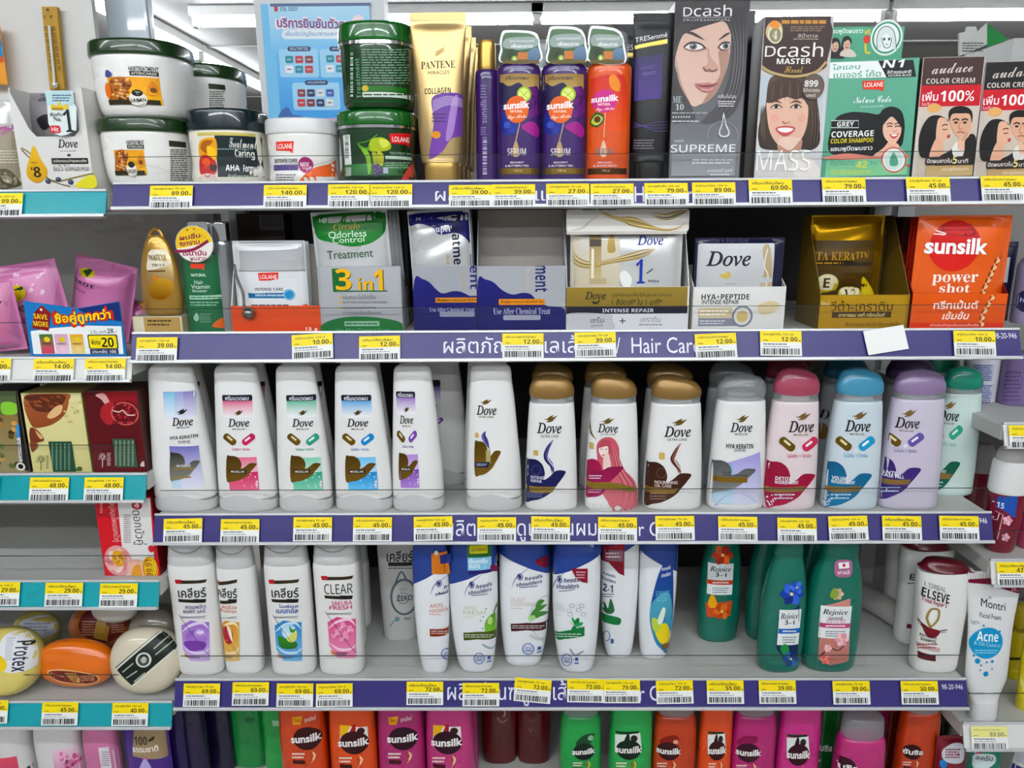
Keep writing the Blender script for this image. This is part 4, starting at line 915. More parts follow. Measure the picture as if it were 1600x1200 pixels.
A.blob([(480, 890), (600, 872), (760, 890), (900, 880), (940, 880), (930, 900), (760, 908), (480, 905)], '#d88a78'); A.rect(470, 905, 935, 1000, '#7cba9c', '#8fcf9a'); A.text('ติดทนนาน', 500, 908, 636, 940, '#4f8f78'); A.text('42', 644, 916, 706, 956, '#e0d84a', 'S'); A.text('วัน', 716, 914, 760, 936, '#4f8f78'); A.fine(500, 965, 740, 990, 2, '#cfd85a', .5)
A.ell(788, 838, 926, 980, '#e8efec'); A.ring(790, 840, 924, 978, 7, '#c9403c'); A.ell(804, 855, 910, 964, '#d3e4dc'); A.blob([(856, 866), (880, 910), (876, 940), (840, 942), (834, 912)], '#5ea58a'); A.line([(926, 935), (990, 945)], 8, '#d03a38'); A.done()
# header card standing behind the green box
hc = Prod('header_card', 'green promotional card with smiling couple and round emblem, behind the green box', 'promotional card', 488, 900, 130, Z1, .075, depth=2.0)
bm = bmesh.new()
p = hc
x0, zt = p.uv(*full(488, 156)); x1, _ = p.uv(*full(900, 156))
boxbm(bm, x0, x1, -.0006, .0006, 0, zt); bmobj('card', bm, mat('#4f9a7c', .4), p.root)
A = Art(p, 'card_print', slices=False, front=lambda x, z: -.0008)
A.rect(490, 152, 908, 420, '#5ba486'); cx, cz = 818, 222
A.text('แชมพูปิดผมขาว', 496, 162, 684, 198, '#eaf4ee', 'b'); A.text('ฟรี', 694, 166, 728, 196, '#e8c83a', 'b'); A.ell(686, 200, 726, 248, '#d0432c'); A.blob([(694, 250), (704, 250), (706, 290), (728, 296), (722, 306), (696, 300)], '#d8c43a')
for (dx, dy, man) in ((526, 262, 0), (592, 252, 1)):
    A.blob([(dx - 36, dy + 66), (dx - 20, dy + 30), (dx + 26, dy + 30), (dx + 52, dy + 70)], '#e8d8cc' if man else '#2b2226'); A.blob([(dx - 32, dy + 40), (dx - 24, dy - 30), (dx, dy - 46), (dx + 26, dy - 30), (dx + (24 if man else 34), dy + (0 if man else 50)), (dx, dy + 10)], '#16141a'); A.ell(dx - 20, dy - 26, dx + 20, dy + 34, '#e4bca4'); A.blob([(dx - 24, dy - 8), (dx - 18, dy - 40), (dx + 12, dy - 46), (dx + 26, dy - 14), (dx + 6, dy - 24)], '#16141a')
    A.line([(dx - 9, dy + 14), (dx, dy + 20), (dx + 9, dy + 14)], 5, '#b8444a', True); A.ell(dx - 12, dy - 3, dx - 5, dy + 3, '#231a18', n=10); A.ell(dx + 4, dy - 3, dx + 11, dy + 3, '#231a18', n=10)
A.ell(726, 112, 908, 318, '#e6eeea'); A.ell(736, 124, 898, 306, '#3f8f74'); A.ell(746, 134, 888, 296, '#eef3f1')
A.blob([(764, 280), (762, 220), (780, 170), (818, 150), (854, 172), (868, 220), (872, 280), (850, 270), (846, 220), (818, 190), (790, 220), (786, 270)], '#dfe7e4'); A.line([(764, 282), (762, 220), (780, 170), (818, 150), (854, 172), (868, 220), (872, 282)], 4, '#3c4a46', True); A.line([(790, 215), (800, 262), (818, 274), (838, 262), (846, 215)], 4, '#3c4a46', True)
for x in (804, 832): A.ell(x - 6, 214, x + 6, 232, '#2c3834', n=12)
A.line([(810, 250), (818, 254), (826, 250)], 3, '#2c3834', True); A.done()
def couple(A, src, dst, top):
    A.map(src, dst)
    A.rect(1016, 318, 1366, 1000, '#d9cdc4', '#cdbfae'); A.rect(1016, 318, 1366, 486, top)
    A.text('audace', 1078, 354, 1308, 420, '#d9cfc8', 'c', rise=.04); A.text('COLOR CREAM', 1044, 444, 1320, 474, '#2a2220', 'x'); A.text('COLOR CREAM', 1044, 444, 1320, 474, '#d8ccc4', 'S')
    A.rect(998, 484, 1352, 604, '#c5202e'); A.text('เพิ่ม', 1022, 518, 1112, 574, '#fbe9ea', 'b'); A.text('100%', 1124, 514, 1316, 576, '#ffffff', 'S'); A.text('ในปริมาณ', 1018, 580, 1104, 600, '#f5d8d8')
    A.ell(1046, 590, 1130, 640, '#e0b070'); A.blob([(1010, 890), (1000, 800), (1020, 720), (1060, 665), (1110, 655), (1150, 670), (1166, 690), (1130, 700), (1120, 760), (1100, 830), (1080, 890)], '#1b1718')
    A.blob([(1110, 680), (1150, 672), (1166, 700), (1182, 724), (1176, 760), (1150, 800), (1120, 820), (1098, 790)], '#e3b69c'); A.blob([(1096, 790), (1130, 800), (1140, 890), (1060, 900)], '#e0b096')
    A.line([(1132, 716), (1150, 708), (1164, 712)], 6, '#2a1c18', True); A.line([(1136, 734), (1150, 738), (1162, 732)], 5, '#2a1c18', True); A.blob([(1164, 768), (1178, 766), (1174, 784), (1160, 782)], '#b8474c')
    A.blob([(1100, 1000), (1110, 900), (1170, 860), (1210, 830), (1300, 760), (1330, 820), (1330, 1000)], '#26201f'); A.blob([(1190, 840), (1230, 800), (1260, 840), (1240, 900), (1200, 890)], '#e9e4df')
    A.blob([(1176, 670), (1190, 625), (1240, 615), (1290, 630), (1300, 700), (1280, 770), (1250, 790), (1210, 770), (1184, 720)], '#dcae92'); A.blob([(1172, 690), (1172, 632), (1210, 606), (1270, 608), (1304, 640), (1300, 700), (1288, 650), (1240, 645), (1190, 650)], '#1c1614')
    for x in (1212, 1262): A.line([(x - 20, 684), (x, 676), (x + 18, 684)], 8, '#2a1c16', True); A.ell(x - 12, 690, x + 10, 704, '#332a24', n=12)
    A.line([(1236, 690), (1226, 730), (1246, 734)], 5, '#b98868', True); A.line([(1216, 754), (1238, 750), (1260, 756)], 7, '#a46858', True)
    A.blob([(1226, 850), (1222, 800), (1250, 780), (1280, 750), (1286, 770), (1262, 800), (1256, 850)], '#e6bca2')
    for i in range(3): A.line([(1240 + i * 8, 800), (1262 + i * 8, 770 - i * 4), (1270 + i * 6, 752)], 4, '#c4937a', True)
    A.rect(1036, 890, 1290, 938, '#3a302c', r=.3); A.text('ปิดผมขาวใน', 1046, 900, 1186, 926, '#f0e8e0', 'b'); A.text('5', 1192, 886, 1216, 930, '#f4e9a0', 'O'); A.text('นาที', 1222, 902, 1278, 926, '#f0e8e0', 'b')
    A.rect(1040, 940, 1330, 1000, '#c0a070', '#cbb288'); A.text('แชมพูปิดผมขาว', 1130, 950, 1280, 976, '#efe4d0', ''); A.src = None
BX = mat('#d6ccc4', .3, coat=.6)
d4 = carton('shrink-wrapped dye carton with embracing couple and brown top', 958, 1302, 322, Z1, Y1, 42, BX, mat('#4a4440', .4), roll=-.8, group='couple dye cartons')
A = d4.art('front_print', slices=False); couple(A, (0, 0, 1, 1), (0, 0, 1, 1), '#4a332c'); A.done()
d5 = carton('dye carton with embracing couple and black top, at photo edge', 1306, 1652, 346, Z1, Y1 + .006, 42, BX, mat('#3a3634', .4), roll=-1.2, w=d4.w, group='couple dye cartons')
A = d5.art('front_print', slices=False); couple(A, (1010, 318, 1360, 604), (1356, 342, 1704, 626), '#1e1a1c'); A.done()
# the next aisle: a white arrow sign standing behind
use('0')
Ys = .9
sg = empty('arrow_sign', (at(1540, 90, Ys).x, Ys, at(1540, 300, Ys).z)); tag(sg, 'white and green arrow sign behind the dye cartons', 'sign')
class SP:
    root = sg
    front = staticmethod(lambda x, z: -.004)
    def uv(s, x, y): P = at(x, y, Ys); return P.x - sg.location.x, P.z - sg.location.z
q = SP(); a = q.uv(1497, 300); b = q.uv(1700, 90)
pts = [q.uv(*t) for t in ((1498, 52), (1508, 50), (1510, 42), (1524, 42), (1526, 50), (1541, 36), (1541, 70), (1498, 88))]
V = [(x, y, z) for y in (-.003, .003) for x, z in pts]; n = len(pts)
mesh('sign_face', V, [tuple(range(n)), tuple(range(n, 2 * n))[::-1]] + [(k, n + k, n + (k + 1) % n, (k + 1) % n) for k in range(n)], mat('#d8d8d4', .5), sg)
pts = [q.uv(*t) for t in ((1541, 36), (1574, 62), (1541, 74))]; V = [(x, y, z) for y in (-.003, .003) for x, z in pts]; n = 3
mesh('arrow_head', V, [(0, 1, 2), (5, 4, 3), (0, 3, 4, 1), (1, 4, 5, 2), (2, 5, 3, 0)], mat('#1c8f45', .4), sg)
boxo('sign_post', q.uv(1512, 80)[0], q.uv(1524, 80)[0], .003, .012, -sg.location.z, q.uv(1512, 80)[1], mat('#cfcfcd', .5), sg)
A = Art(q, 'sign_print', slices=False); A.fine(1502, 66, 1536, 82, 4, '#5a6a66', .4); A.done()
pc = at(1565, 66, Ys + .2); pd = at(1720, 66, Ys + .2)
o = boxo('stock_carton', pc.x, pd.x, Ys + .15, Ys + .4, 0, pc.z, mat('#dedfdd', .5), bev=.003); tag(o, 'pale carton behind the arrow sign, beyond the shelf top', 'carton')

# ------------------------------------------------------------------ SECOND SHELF
Z2 = ZT[2] - .004; Y2 = .018
use('21')
ct = carton('cream printed carton base carrying the gold teardrop bottle', 808, 1110, 790, Z2, .012, 70, mat('#c9bd9e', .45), mat('#bdb190', .5), mat('#a8a090', .5), name='display_carton', cat='display carton')
A = ct.art('front_print', slices=False); A.rect(812, 792, 1108, 900, '#ded4bc'); A.rect(872, 796, 1092, 884, '#b9995c'); A.fine(894, 806, 1040, 852, 2, '#5a4420', .5); A.done()
g = Prod('teardrop_bottle', 'gold teardrop bottle with a hanging loop on a cream carton', 'hair care bottle', 878, 1118, 300, ct.zs + ct.h, .016, depth=.45)
g.loft('body', [(0, .80, .8, 0, 2.2), (.01, .88, .9, 0, 2.2), (.06, .95, 1, 0, 2.2), (.2, 1, 1, 0, 2.2), (.45, .97, .96, 0, 2.1), (.7, .84, .84, 0, 2.1), (.88, .62, .66, 0, 2), (.96, .46, .5, 0, 2), (.99, .36, .4, 0, 2), (1, .3, .34, 0, 2)], mat('#b08a44', .28, .55, coat=.5), front=True)
bm = bmesh.new(); tubebm(bm, [(.009 * math.cos(a), 0, g.h - .004 + .012 * math.sin(a)) for a in [math.pi * i / 12 for i in range(13)]], .0028, 8); bmobj('hanging_loop', bm, mat('#b08a44', .28, .55, coat=.5), g.root, True)
A = g.art(); A.blob([(890, 460), (905, 395), (960, 386), (1010, 394), (1040, 470), (1052, 560), (1040, 650), (990, 690), (920, 680), (890, 620)], '#d8c8a0', '#b47e1c', foil=True)
A.blob([(890, 460), (905, 395), (960, 386), (1010, 394), (1034, 470), (960, 500), (892, 510)], '#e2dac6'); A.text('PANTENE', 898, 418, 1008, 452, '#5a4418', 's'); A.text('PRO-V', 920, 472, 1000, 490, '#5a4418', 's'); A.rect(895, 512, 1000, 522, '#6a4a14'); A.ell(920, 545, 960, 590, '#c87c14'); A.blob([(905, 600), (980, 560), (1048, 590), (1036, 652), (985, 685), (920, 670)], '#e6b648', '#a86c10', foil=True); A.done()
gb = Prod('vitamin_bottle', 'dark green hair vitamin bottle with silver cap and round hang tag', 'hair care bottle', 1148, 1398, 400, Z2, Y2, depth=.85)
gb.loft('body', [(0, .94, .94, 0, 2), (.01, 1, 1, 0, 2), (.9, 1, 1, 0, 2), (.97, .96, .96, 0, 2), (1, .62, .62, 0, 2)], mat('#1c6a42', .3, coat=.4), front=True)
kt = gb.uv(*full(1250, 214))[1] / gb.h
gb.loft('cap', [(.985, .56, .6), (1.0, .58, .62), (kt - .01, .56, .6), (kt, .5, .54)], CHR)
A = gb.art(); A.poly([(1150, 470), (1240, 472), (1234, 512), (1216, 500), (1156, 502)], '#d2452c'); A.text('NATURAL', 1156, 532, 1246, 550, '#dfeee4', 'b'); A.text('Hair', 1176, 572, 1230, 596, '#dfeee4'); A.text('Vitamin', 1156, 598, 1268, 624, '#dfeee4'); A.text('Booster', 1166, 628, 1254, 644, '#dfeee4'); A.rect(1146, 664, 1354, 688, '#a9cdb6'); A.fine(1154, 670, 1346, 682, 1, '#2c6a48'); A.fine(1150, 698, 1330, 730, 2, '#9cc4ac', .4)
A.blob([(1170, 800), (1190, 770), (1205, 800), (1190, 820)], '#9cc4ac'); A.fine(1210, 770, 1280, 830, 5, '#8fb8a0', .3); A.blob([(1285, 850), (1320, 812), (1360, 800), (1366, 856)], '#d4692c'); A.done()
ff = lambda x, z: -gb.d * .5 - .004
A = Art(gb, 'hang_tag', slices=False, front=ff, lift=.0006)
A.ell(1090, 240, 1314, 462, '#c9c8c4'); A.ell(1094, 244, 1310, 458, '#e8e4da'); A.ell(1094, 244, 1310, 458, '#e6c23a', a0=8, a1=196); A.line([(1104, 392), (1190, 386), (1306, 330)], 16, '#8a1f4a', True)
A.text('ผมลื่น', 1124, 280, 1244, 330, '#8a1f4a', 'B', rise=.14); A.text('เงางาม', 1128, 328, 1240, 366, '#8a1f4a', 'B', rise=.12); A.text('ไร้น้ำมัน', 1136, 384, 1290, 422, '#a02a58', 'B'); A.text('ผมสวย', 1162, 430, 1264, 452, '#a02a58', 'b')
for x, y in ((1160, 268), (1256, 300), (1282, 310), (1130, 345), (1200, 262)): A.ell(x - 5, y - 5, x + 5, y + 5, '#8a1f4a', n=10)
A.done()
# chrome capped slim bottle and bead chain hook
cb = Prod('chrome_bottle', 'slim silver capped bottle half hidden behind a bead chain', 'hair care bottle', 1330, 1440, 214, Z2, .03, depth=.9)
cb.loft('body', [(0, .96, .96, 0, 2), (.01, 1, 1, 0, 2), (.8, 1, 1, 0, 2), (.82, .9, .9, 0, 2)], mat('#a9abae', .2, .7), front=True)
cb.loft('cap', [(.82, .94, .94), (.825, 1, 1), (.99, 1, 1), (1, .94, .94)], CHR)
bc = empty('bead_chain', at(*full(1450, 760), .013)); tag(bc, 'silver bead chain with a metal ball end hanging by the grey sachet', 'bead chain')
cpts = [at(*full(x, y), .0125) for x, y in crom([(1416, 480), (1424, 520), (1428, 545), (1444, 590), (1466, 640), (1474, 690), (1476, 740)], 12, False)]
acc = 0
bm = bmesh.new()
for i in range(len(cpts) - 1):
    p0, p1 = cpts[i], cpts[i + 1]; n = max(1, int((p1 - p0).length / .0042))
    for k in range(n): bmesh.ops.create_icosphere(bm, subdivisions=1, radius=.0022, matrix=Matrix.Translation(p0 + (p1 - p0) * k / n - Vector(bc.location)))
tubebm(bm, [c - Vector(bc.location) for c in cpts], .0005, 6)
bmobj('chain', bm, CHR, bc, True)
bm = bmesh.new(); e = at(*full(1504, 772), .0135) - Vector(bc.location); bmesh.ops.create_uvsphere(bm, u_segments=20, v_segments=12, radius=.0085, matrix=Matrix.Translation(e)); bmobj('ball_end', bm, mat('#8f8d8a', .2, .9), bc, True)

def sach_tray(name_label, x0, x1, ytopb, yfront, cf, cs, ci, dmm=60, Y=Y2, hb=None, name='display_carton', yaw=0, ytop_side=None):
    p = Prod(name, name_label, 'display carton', x0, x1, ytopb, Z2 + .0006, Y, depth=dmm, yaw=yaw)
    hf = p.uv(*full((x0 + x1) / 2, yfront))[1]
    p.h = min(p.h, .166); p.tray(hf, p.h if hb is None else hb, cf, cs, ci); p.hf = hf
    p.front = lambda x, z: -p.d / 2
    return p
def sachet(label, x0, x1, ytop, tray, dy, mt, T=.009, seed=1, wr=.0016, pitch=0, roll=0, group=None, name='hair_sachet', n=0, seal=.06, yaw=0, dm=2.5):
    p = Prod(name, label, 'sachet', x0, x1, ytop, Z2 + .002, tray.Y + dy, depth=max(dm, 2.001), roll=roll, pitch=pitch, group=group, yaw=yaw)
    p.h = min(p.h, .164)
    p.pillow('pouch', mt, T, wr, seed, seal=seal); p.T = T; return p
def behind(labels, front, tray, mt, T=.005, seed=30, dx=0, k0=0):
    y = front.Y - tray.Y + 1.75 * front.T
    for k, lb in enumerate(labels):
        if y + 1.7 * T > tray.d - .002: break
        p = Prod('hair_sachet', lb, 'sachet', 0, 100, 0, Z2 + .002, tray.Y + y, depth=2.5, w=front.w * .985, h=front.h * .985)
        p.root.matrix_world = Matrix.Translation((front.O.x + dx * (k + 1), p.O.y, Z2 + .002)) @ front.R.to_4x4()
        p.pillow('pouch', mt, T, .001, seed + k, nx=24, ny=28); y += 1.75 * T
SILVER = mat('#cfd0d0', .28, .35); SILV2 = mat('#d4d4d4', .3, .25)
use('22')
tr1 = sach_tray('orange and white carton holding grey sachets, beside the bead chain', 92, 620, 235, 640, mat('#d0501e', .4), mat('#dcd8d4', .4), mat('#b9b4ae', .5), dmm=45, hb=.118)
# its low orange front curves up to a white right side
sa1 = sachet('grey and white hair sachet with orange bottom in its carton', 120, 545, 252, tr1, .002, mat('#cfd1d2', .3, .1), T=.008, seed=4)
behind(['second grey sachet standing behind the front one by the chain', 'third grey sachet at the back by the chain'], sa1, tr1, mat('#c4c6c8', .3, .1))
A = sa1.art(slices=True)
A.rect(128, 258, 530, 425, '#a2a2a3', '#b4b5b6'); A.rect(128, 428, 530, 436, '#8f9092'); A.rect(128, 436, 530, 760, '#dedfe1')
A.poly([(240, 444), (362, 440), (362, 494), (340, 488), (248, 490)], '#d8392c'); A.text('LOLANE', 252, 454, 354, 480, '#fbeae6', 'b'); A.text('INTENSE CARE', 222, 532, 390, 550, '#3a3c42', 'S'); A.rect(184, 562, 420, 594, '#1a6f9e'); A.text('KERATIN REPAIR MASK', 226, 571, 396, 583, '#e8f2f8', 'S'); A.ell(392, 540, 462, 606, '#2a8cbc'); A.ring(398, 546, 456, 600, 4, '#a8d4e8')
A.fine(200, 628, 430, 642, 1, '#55585e', .5); A.fine(240, 650, 370, 700, 3, '#6a6d72', .4)
A.blob([(100, 760), (170, 720), (300, 715), (420, 690), (540, 630), (550, 800), (100, 800)], '#d8541e', n=4); A.line([(120, 738), (300, 716), (430, 690), (540, 630)], 6, '#6a6460', True); A.done()
A = tr1.art('carton_print', slices=False); A.rect(96, 742, 616, 800, '#cf4d1c'); A.text('15 g', 526, 766, 596, 792, '#f4e8e0', 'b'); A.done()
# white flank of the carton with an orange wave
p = tr1; w, d = p.w / 2, p.d / 2
class SideP:
    pass
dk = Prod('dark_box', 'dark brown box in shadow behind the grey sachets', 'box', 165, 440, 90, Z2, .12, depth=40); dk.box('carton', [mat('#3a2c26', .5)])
A = dk.art('front_print', slices=False); A.rect(250, 100, 410, 190, '#6a6462'); A.fine(262, 106, 400, 165, 4, '#2e2826', .4); A.done()

tr2 = sach_tray('silver carton with large green and yellow numeral, holding green sachets', 616, 1104, 300, 404, mat('#a9aaac', .35, .2), mat('#b0b0b2', .4), mat('#77787a', .5), dmm=60, hb=.056)
sa2 = sachet('green and silver hair treatment sachet in the silver carton', 622, 1064, 70, tr2, .003, SILVER, T=.011, seed=9, wr=.0022, roll=-3)
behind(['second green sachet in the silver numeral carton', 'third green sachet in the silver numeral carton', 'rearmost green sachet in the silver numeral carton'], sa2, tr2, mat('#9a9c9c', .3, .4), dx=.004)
A = sa2.art()
A.blob([(556, 66), (990, 66), (1002, 160), (980, 220), (900, 270), (790, 286), (680, 262), (600, 240), (575, 180)], '#0f6a24', '#17802c', n=4)
A.text('bio', 604, 118, 652, 142, '#bfe0c4', 'S'); A.text('Circulo', 688, 146, 846, 186, '#b09a2a', 'i'); A.text('Odorless', 660, 192, 886, 232, '#d8ecd8', '', res=4); A.text('Control', 684, 228, 874, 264, '#d8ecd8'); A.text('Treatment', 652, 306, 926, 356, '#2a5a38', ''); A.done()
A = tr2.art('carton_print', slices=False)
A.rect(620, 406, 1092, 800, '#b2b3b6', '#a6a7aa'); A.rect(684, 418, 762, 556, '#1d6a34'); A.text('3', 708, 424, 800, 552, '#3a5a20', 'S'); A.text('3', 702, 418, 796, 546, '#e8b42c', 'S'); A.text('in', 842, 474, 930, 552, '#3a5a20', 'S'); A.text('in', 836, 470, 924, 548, '#e8b42c', 'S'); A.text('1', 934, 426, 990, 552, '#3a5a20', 'S'); A.text('1', 928, 422, 984, 548, '#e8b42c', 'S'); A.rect(690, 548, 1012, 556, '#2f6a48')
for i, t in enumerate(('ผมหอมไม่มีกลิ่น', 'ลดการขาดหลุดร่วงของผม', 'ผมนุ่มสลวยเงางาม')): A.ell(724, 578 + i * 32, 740, 594 + i * 32, '#d8a83a', n=12); A.text(t, 746, 572 + i * 32, 940 + (70 if i == 1 else 0), 600 + i * 32, '#5a5d62')
A.text('บำรุงผมให้แข็งแรง', 748, 668, 972, 696, '#5a5d62'); A.blob([(626, 800), (640, 740), (760, 706), (900, 704), (1050, 724), (1100, 750), (1104, 800)], '#1f7038'); A.rect(756, 730, 964, 760, '#8fb89a'); A.fine(766, 738, 956, 752, 1, '#2f6a44'); A.text('Use After Chemical Treat', 706, 772, 1022, 792, '#74b48a', ''); A.done()
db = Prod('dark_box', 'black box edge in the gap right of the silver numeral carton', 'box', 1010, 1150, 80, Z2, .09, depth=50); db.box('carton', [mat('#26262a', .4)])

BLUE = mat('#1a1a5e', .35, coat=.3)
def blue_tray(label, x0, x1, yt, yf, ci, hb=None):
    return sach_tray(label, x0, x1, yt, yf, mat('#a9abb0', .35, .2), mat('#a4a4a8', .4), ci, dmm=62, hb=hb)
tr3 = blue_tray('blue and silver carton filled with blue treatment sachets', 1172, 1546, 290, 402, mat('#77787c', .5), hb=.056)
sa3 = sachet('silver and blue treatment sachet standing in its carton', 1178, 1538, 66, tr3, .003, SILVER, T=.011, seed=12, wr=.0024, roll=-2.5)
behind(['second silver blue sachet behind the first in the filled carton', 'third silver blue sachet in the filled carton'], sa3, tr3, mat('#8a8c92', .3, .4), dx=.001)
A = sa3.art(); A.blob([(1120, 66), (1540, 66), (1540, 270), (1520, 290), (1480, 240), (1420, 205), (1320, 215), (1270, 170), (1200, 150), (1140, 160)], '#1a1c70', '#15165a', n=4); A.text('bio', 1206, 96, 1292, 134, '#343a9a', 'S'); A.text('Super', 1272, 158, 1394, 212, '#d8dae6', 's'); A.text('Treatme', 1396, 90, 1450, 394, '#14142e', 'S', rot=-90); A.text('ฟื้นฟู', 1358, 335, 1382, 392, '#c0a050', '', rot=-90); A.rect(1506, 330, 1548, 420, '#20225e'); A.done()
def blue_print(A, dx):
    A.map((0, 0, 1, 1), (dx, 0, dx + 1, 1))
    A.rect(1174, 404, 1556, 800, '#a4a6ac'); A.blob([(1172, 486), (1220, 480), (1262, 500), (1300, 540), (1340, 565), (1400, 552), (1450, 556), (1500, 580), (1556, 600), (1556, 800), (1172, 800)], '#1b1c72', '#16175c', n=4)
    A.rect(1296, 590, 1556, 620, '#c8842c'); A.text('ฟื้นฟูผม บอบบาง พิเศษ', 1306, 596, 1544, 614, '#4a2c10', 'b'); A.text('Use After Chemical Treat', 1262, 648, 1530, 674, '#a9accc', 's'); A.rect(1322, 674, 1530, 704, '#9a9cae', r=.3); A.src = None
A = tr3.art('carton_print', slices=False); blue_print(A, 0); A.text('ent', 1502, 400, 1550, 540, '#23266e', 'S', rot=-90); A.text('ซอง', 1456, 430, 1476, 540, '#c0a878', '', rot=-90); A.done()
use('23')
tr4 = blue_tray('blue and silver carton, emptied, its grey inside showing', 26, 545, 66, 402, mat('#a19a94', .6))
A = tr4.art('carton_print', slices=False)
A.rect(28, 404, 545, 800, '#a9abb0'); A.blob([(26, 488), (70, 482), (120, 500), (170, 545), (230, 572), (290, 562), (340, 570), (380, 610), (440, 640), (500, 645), (545, 670), (545, 800), (26, 800)], '#1b1c72', '#16175c', n=4)
A.text('ment', 366, 396, 440, 556, '#1f2166', 'S', rot=-90); A.text('ฟื้นฟูผม', 310, 410, 336, 545, '#d0b48c', '', rot=-90); A.rect(150, 598, 424, 634, '#d88c2c', r=.2); A.text('ฟื้นฟูผม บอบบาง ทรีทเม้นท์ เข้ม', 162, 605, 414, 626, '#4a2c10', 'b'); A.text('Use After Chemical Treat', 118, 652, 456, 690, '#b9bcd6', 's'); A.rect(176, 694, 398, 724, '#a4a6b6', r=.3); A.done()

tr5 = sach_tray('white and gold display carton with header, holding pearly sachets', 550, 1274, 62, 526, mat('#e4e3e0', .35), mat('#e0deda', .4), mat('#d9d6d0', .45), dmm=70)
tr5.root.children[0].data.update()
hd = Art(tr5, 'header_panel', slices=False, front=lambda x, z: -tr5.d / 2 + .001)
hd.rect(552, 64, 1284, 200, '#dcd8d2', '#e6e2dc', r=.15); hd.rect(552, 196, 1270, 214, '#c9c4bc', r=.3)
for i in range(6): hd.line([(740 + i * 6, 64 + i * 8), (850 + i * 8, 112 + i * 5), (960, 120 + i * 9), (1100 + i * 14, 180 + i * 2), (1230 + i * 6, 186 - i * 8)], 14 - i, ('#b9a064', '#d9c894', '#a4873e')[i % 3], True, taper=True)
for i in range(4): hd.line([(1040 + i * 10, 100 - i * 6), (1140, 126 - i * 10), (1220, 104 - i * 10), (1278, 70)], 8, ('#a4873e', '#4a3c30', '#c9b478')[i % 3], True, taper=True)
hd.line([(560, 190), (640, 180), (700, 130), (760, 90)], 12, '#c9c4bc', True, taper=True); hd.text('ใหม่ ล่าสุด', 650, 62, 850, 76, '#3a3a40', 'b'); hd.done()
sa5 = sachet('pearly sachet with ampoule picture and blue figure in the gold banded carton', 575, 1230, 190, tr5, .003, mat('#d6d6d4', .25, .35), T=.011, seed=15, wr=.002)
behind(['second pearly sachet packed in the gold banded carton', 'third pearly sachet packed in the gold banded carton'], sa5, tr5, SILV2)
A = sa5.art()
A.rect(575, 210, 870, 540, '#d8cfbc', '#c9bfa8')
for i in range(5): A.line([(590, 240 + i * 22), (600, 330 + i * 14), (680, 380 + i * 8), (800, 370 + i * 4), (1000, 310 + i * 10), (1080, 300)], 12, ('#a8905a', '#d8cba8', '#8f7440', '#c9b888')[i % 4], True, taper=True)
A.rect(690, 220, 760, 500, '#9a8456', '#c9b88c'); A.rect(690, 218, 760, 286, '#4a3c2c'); A.rect(700, 300, 716, 480, '#ece4d0'); A.blob([(800, 320), (800, 260), (815, 216), (830, 216), (842, 280), (840, 318)], '#b09452'); A.rect(688, 476, 790, 510, '#b8a888'); A.ell(620, 240, 676, 330, '#cfcac0')
A.text('Dove', 972, 220, 1130, 278, '#2a3f8e', 'd'); A.text('1', 966, 362, 1020, 506, '#1f3fa4', 's'); A.text('MIN', 1040, 484, 1100, 500, '#4a4f5c', ''); A.line([(1030, 446), (1066, 420)], 8, '#4a4f5c'); A.blob([(870, 450), (900, 430), (940, 470), (935, 520), (900, 530), (876, 500)], '#e9e9e6'); A.done()
A = tr5.art('carton_print', slices=False); A.rect(552, 528, 1272, 645, '#97803a', '#8a7434'); A.text('Dove', 662, 556, 788, 602, '#2c2a22', 'd'); A.blob([(704, 612), (730, 616), (752, 602), (744, 622), (718, 630)], '#2c2a22'); A.text('บูสท์ผมเสียให้นุ่มสวยงาม', 824, 560, 1180, 590, '#37301c', ''); A.text('1 สัปดาห์* ใน 1 นาที*', 824, 596, 1122, 634, '#37301c', 'b')
A.rect(552, 645, 1272, 686, '#17172e'); A.text('INTENSE REPAIR', 766, 656, 1072, 678, '#d9dae6', 'S'); A.rect(552, 686, 1272, 782, '#dedee0'); A.blob([(552, 688), (800, 688), (826, 720), (820, 782), (552, 782)], '#c9c9cc'); A.text('เซรั่ม', 696, 704, 774, 740, '#2c2c30', ''); A.text('บูสเตอร์', 698, 746, 768, 768, '#2c2c30'); A.text('+', 868, 712, 904, 746, '#4a4a50'); A.text('เคราติน', 994, 704, 1112, 736, '#8a8a8e'); A.fine(984, 744, 1126, 758, 1, '#9a9a9e'); A.done()

tr6 = sach_tray('white carton holding navy edged sachets', 1298, 1842, 360, 526, mat('#e4e3df', .35), mat('#d8d4cc', .45), mat('#b9b4ac', .5), dmm=60, hb=.085)
sa6 = sachet('pearly sachet with navy border in the white carton', 1308, 1828, 234, tr6, .003, mat('#16163a', .3, coat=.4), T=.010, seed=17, wr=.002)
behind(['second navy bordered sachet behind the front one', 'third navy bordered sachet behind the front one'], sa6, tr6, mat('#16163a', .35), dx=.001)
A = sa6.art(); A.rect(1330, 268, 1785, 560, '#cfcfd0', '#bfc0c2', r=.04); A.text('HYA + PEPTIDE', 1400, 240, 1640, 262, '#6a6a8a', 'o')
A.text('Dove', 1384, 314, 1650, 404, '#16182e', 'd'); A.blob([(1460, 452), (1490, 450), (1512, 436), (1530, 446), (1526, 470), (1490, 478)], '#d0b868'); A.fine(1500, 506, 1560, 514, 1, '#9a9a9e'); A.blob([(1720, 300), (1760, 280), (1776, 420), (1770, 540), (1700, 540), (1730, 430)], '#b9a888'); A.line([(1750, 300), (1730, 400), (1752, 460), (1736, 540)], 6, '#e9e4da', True); A.done()
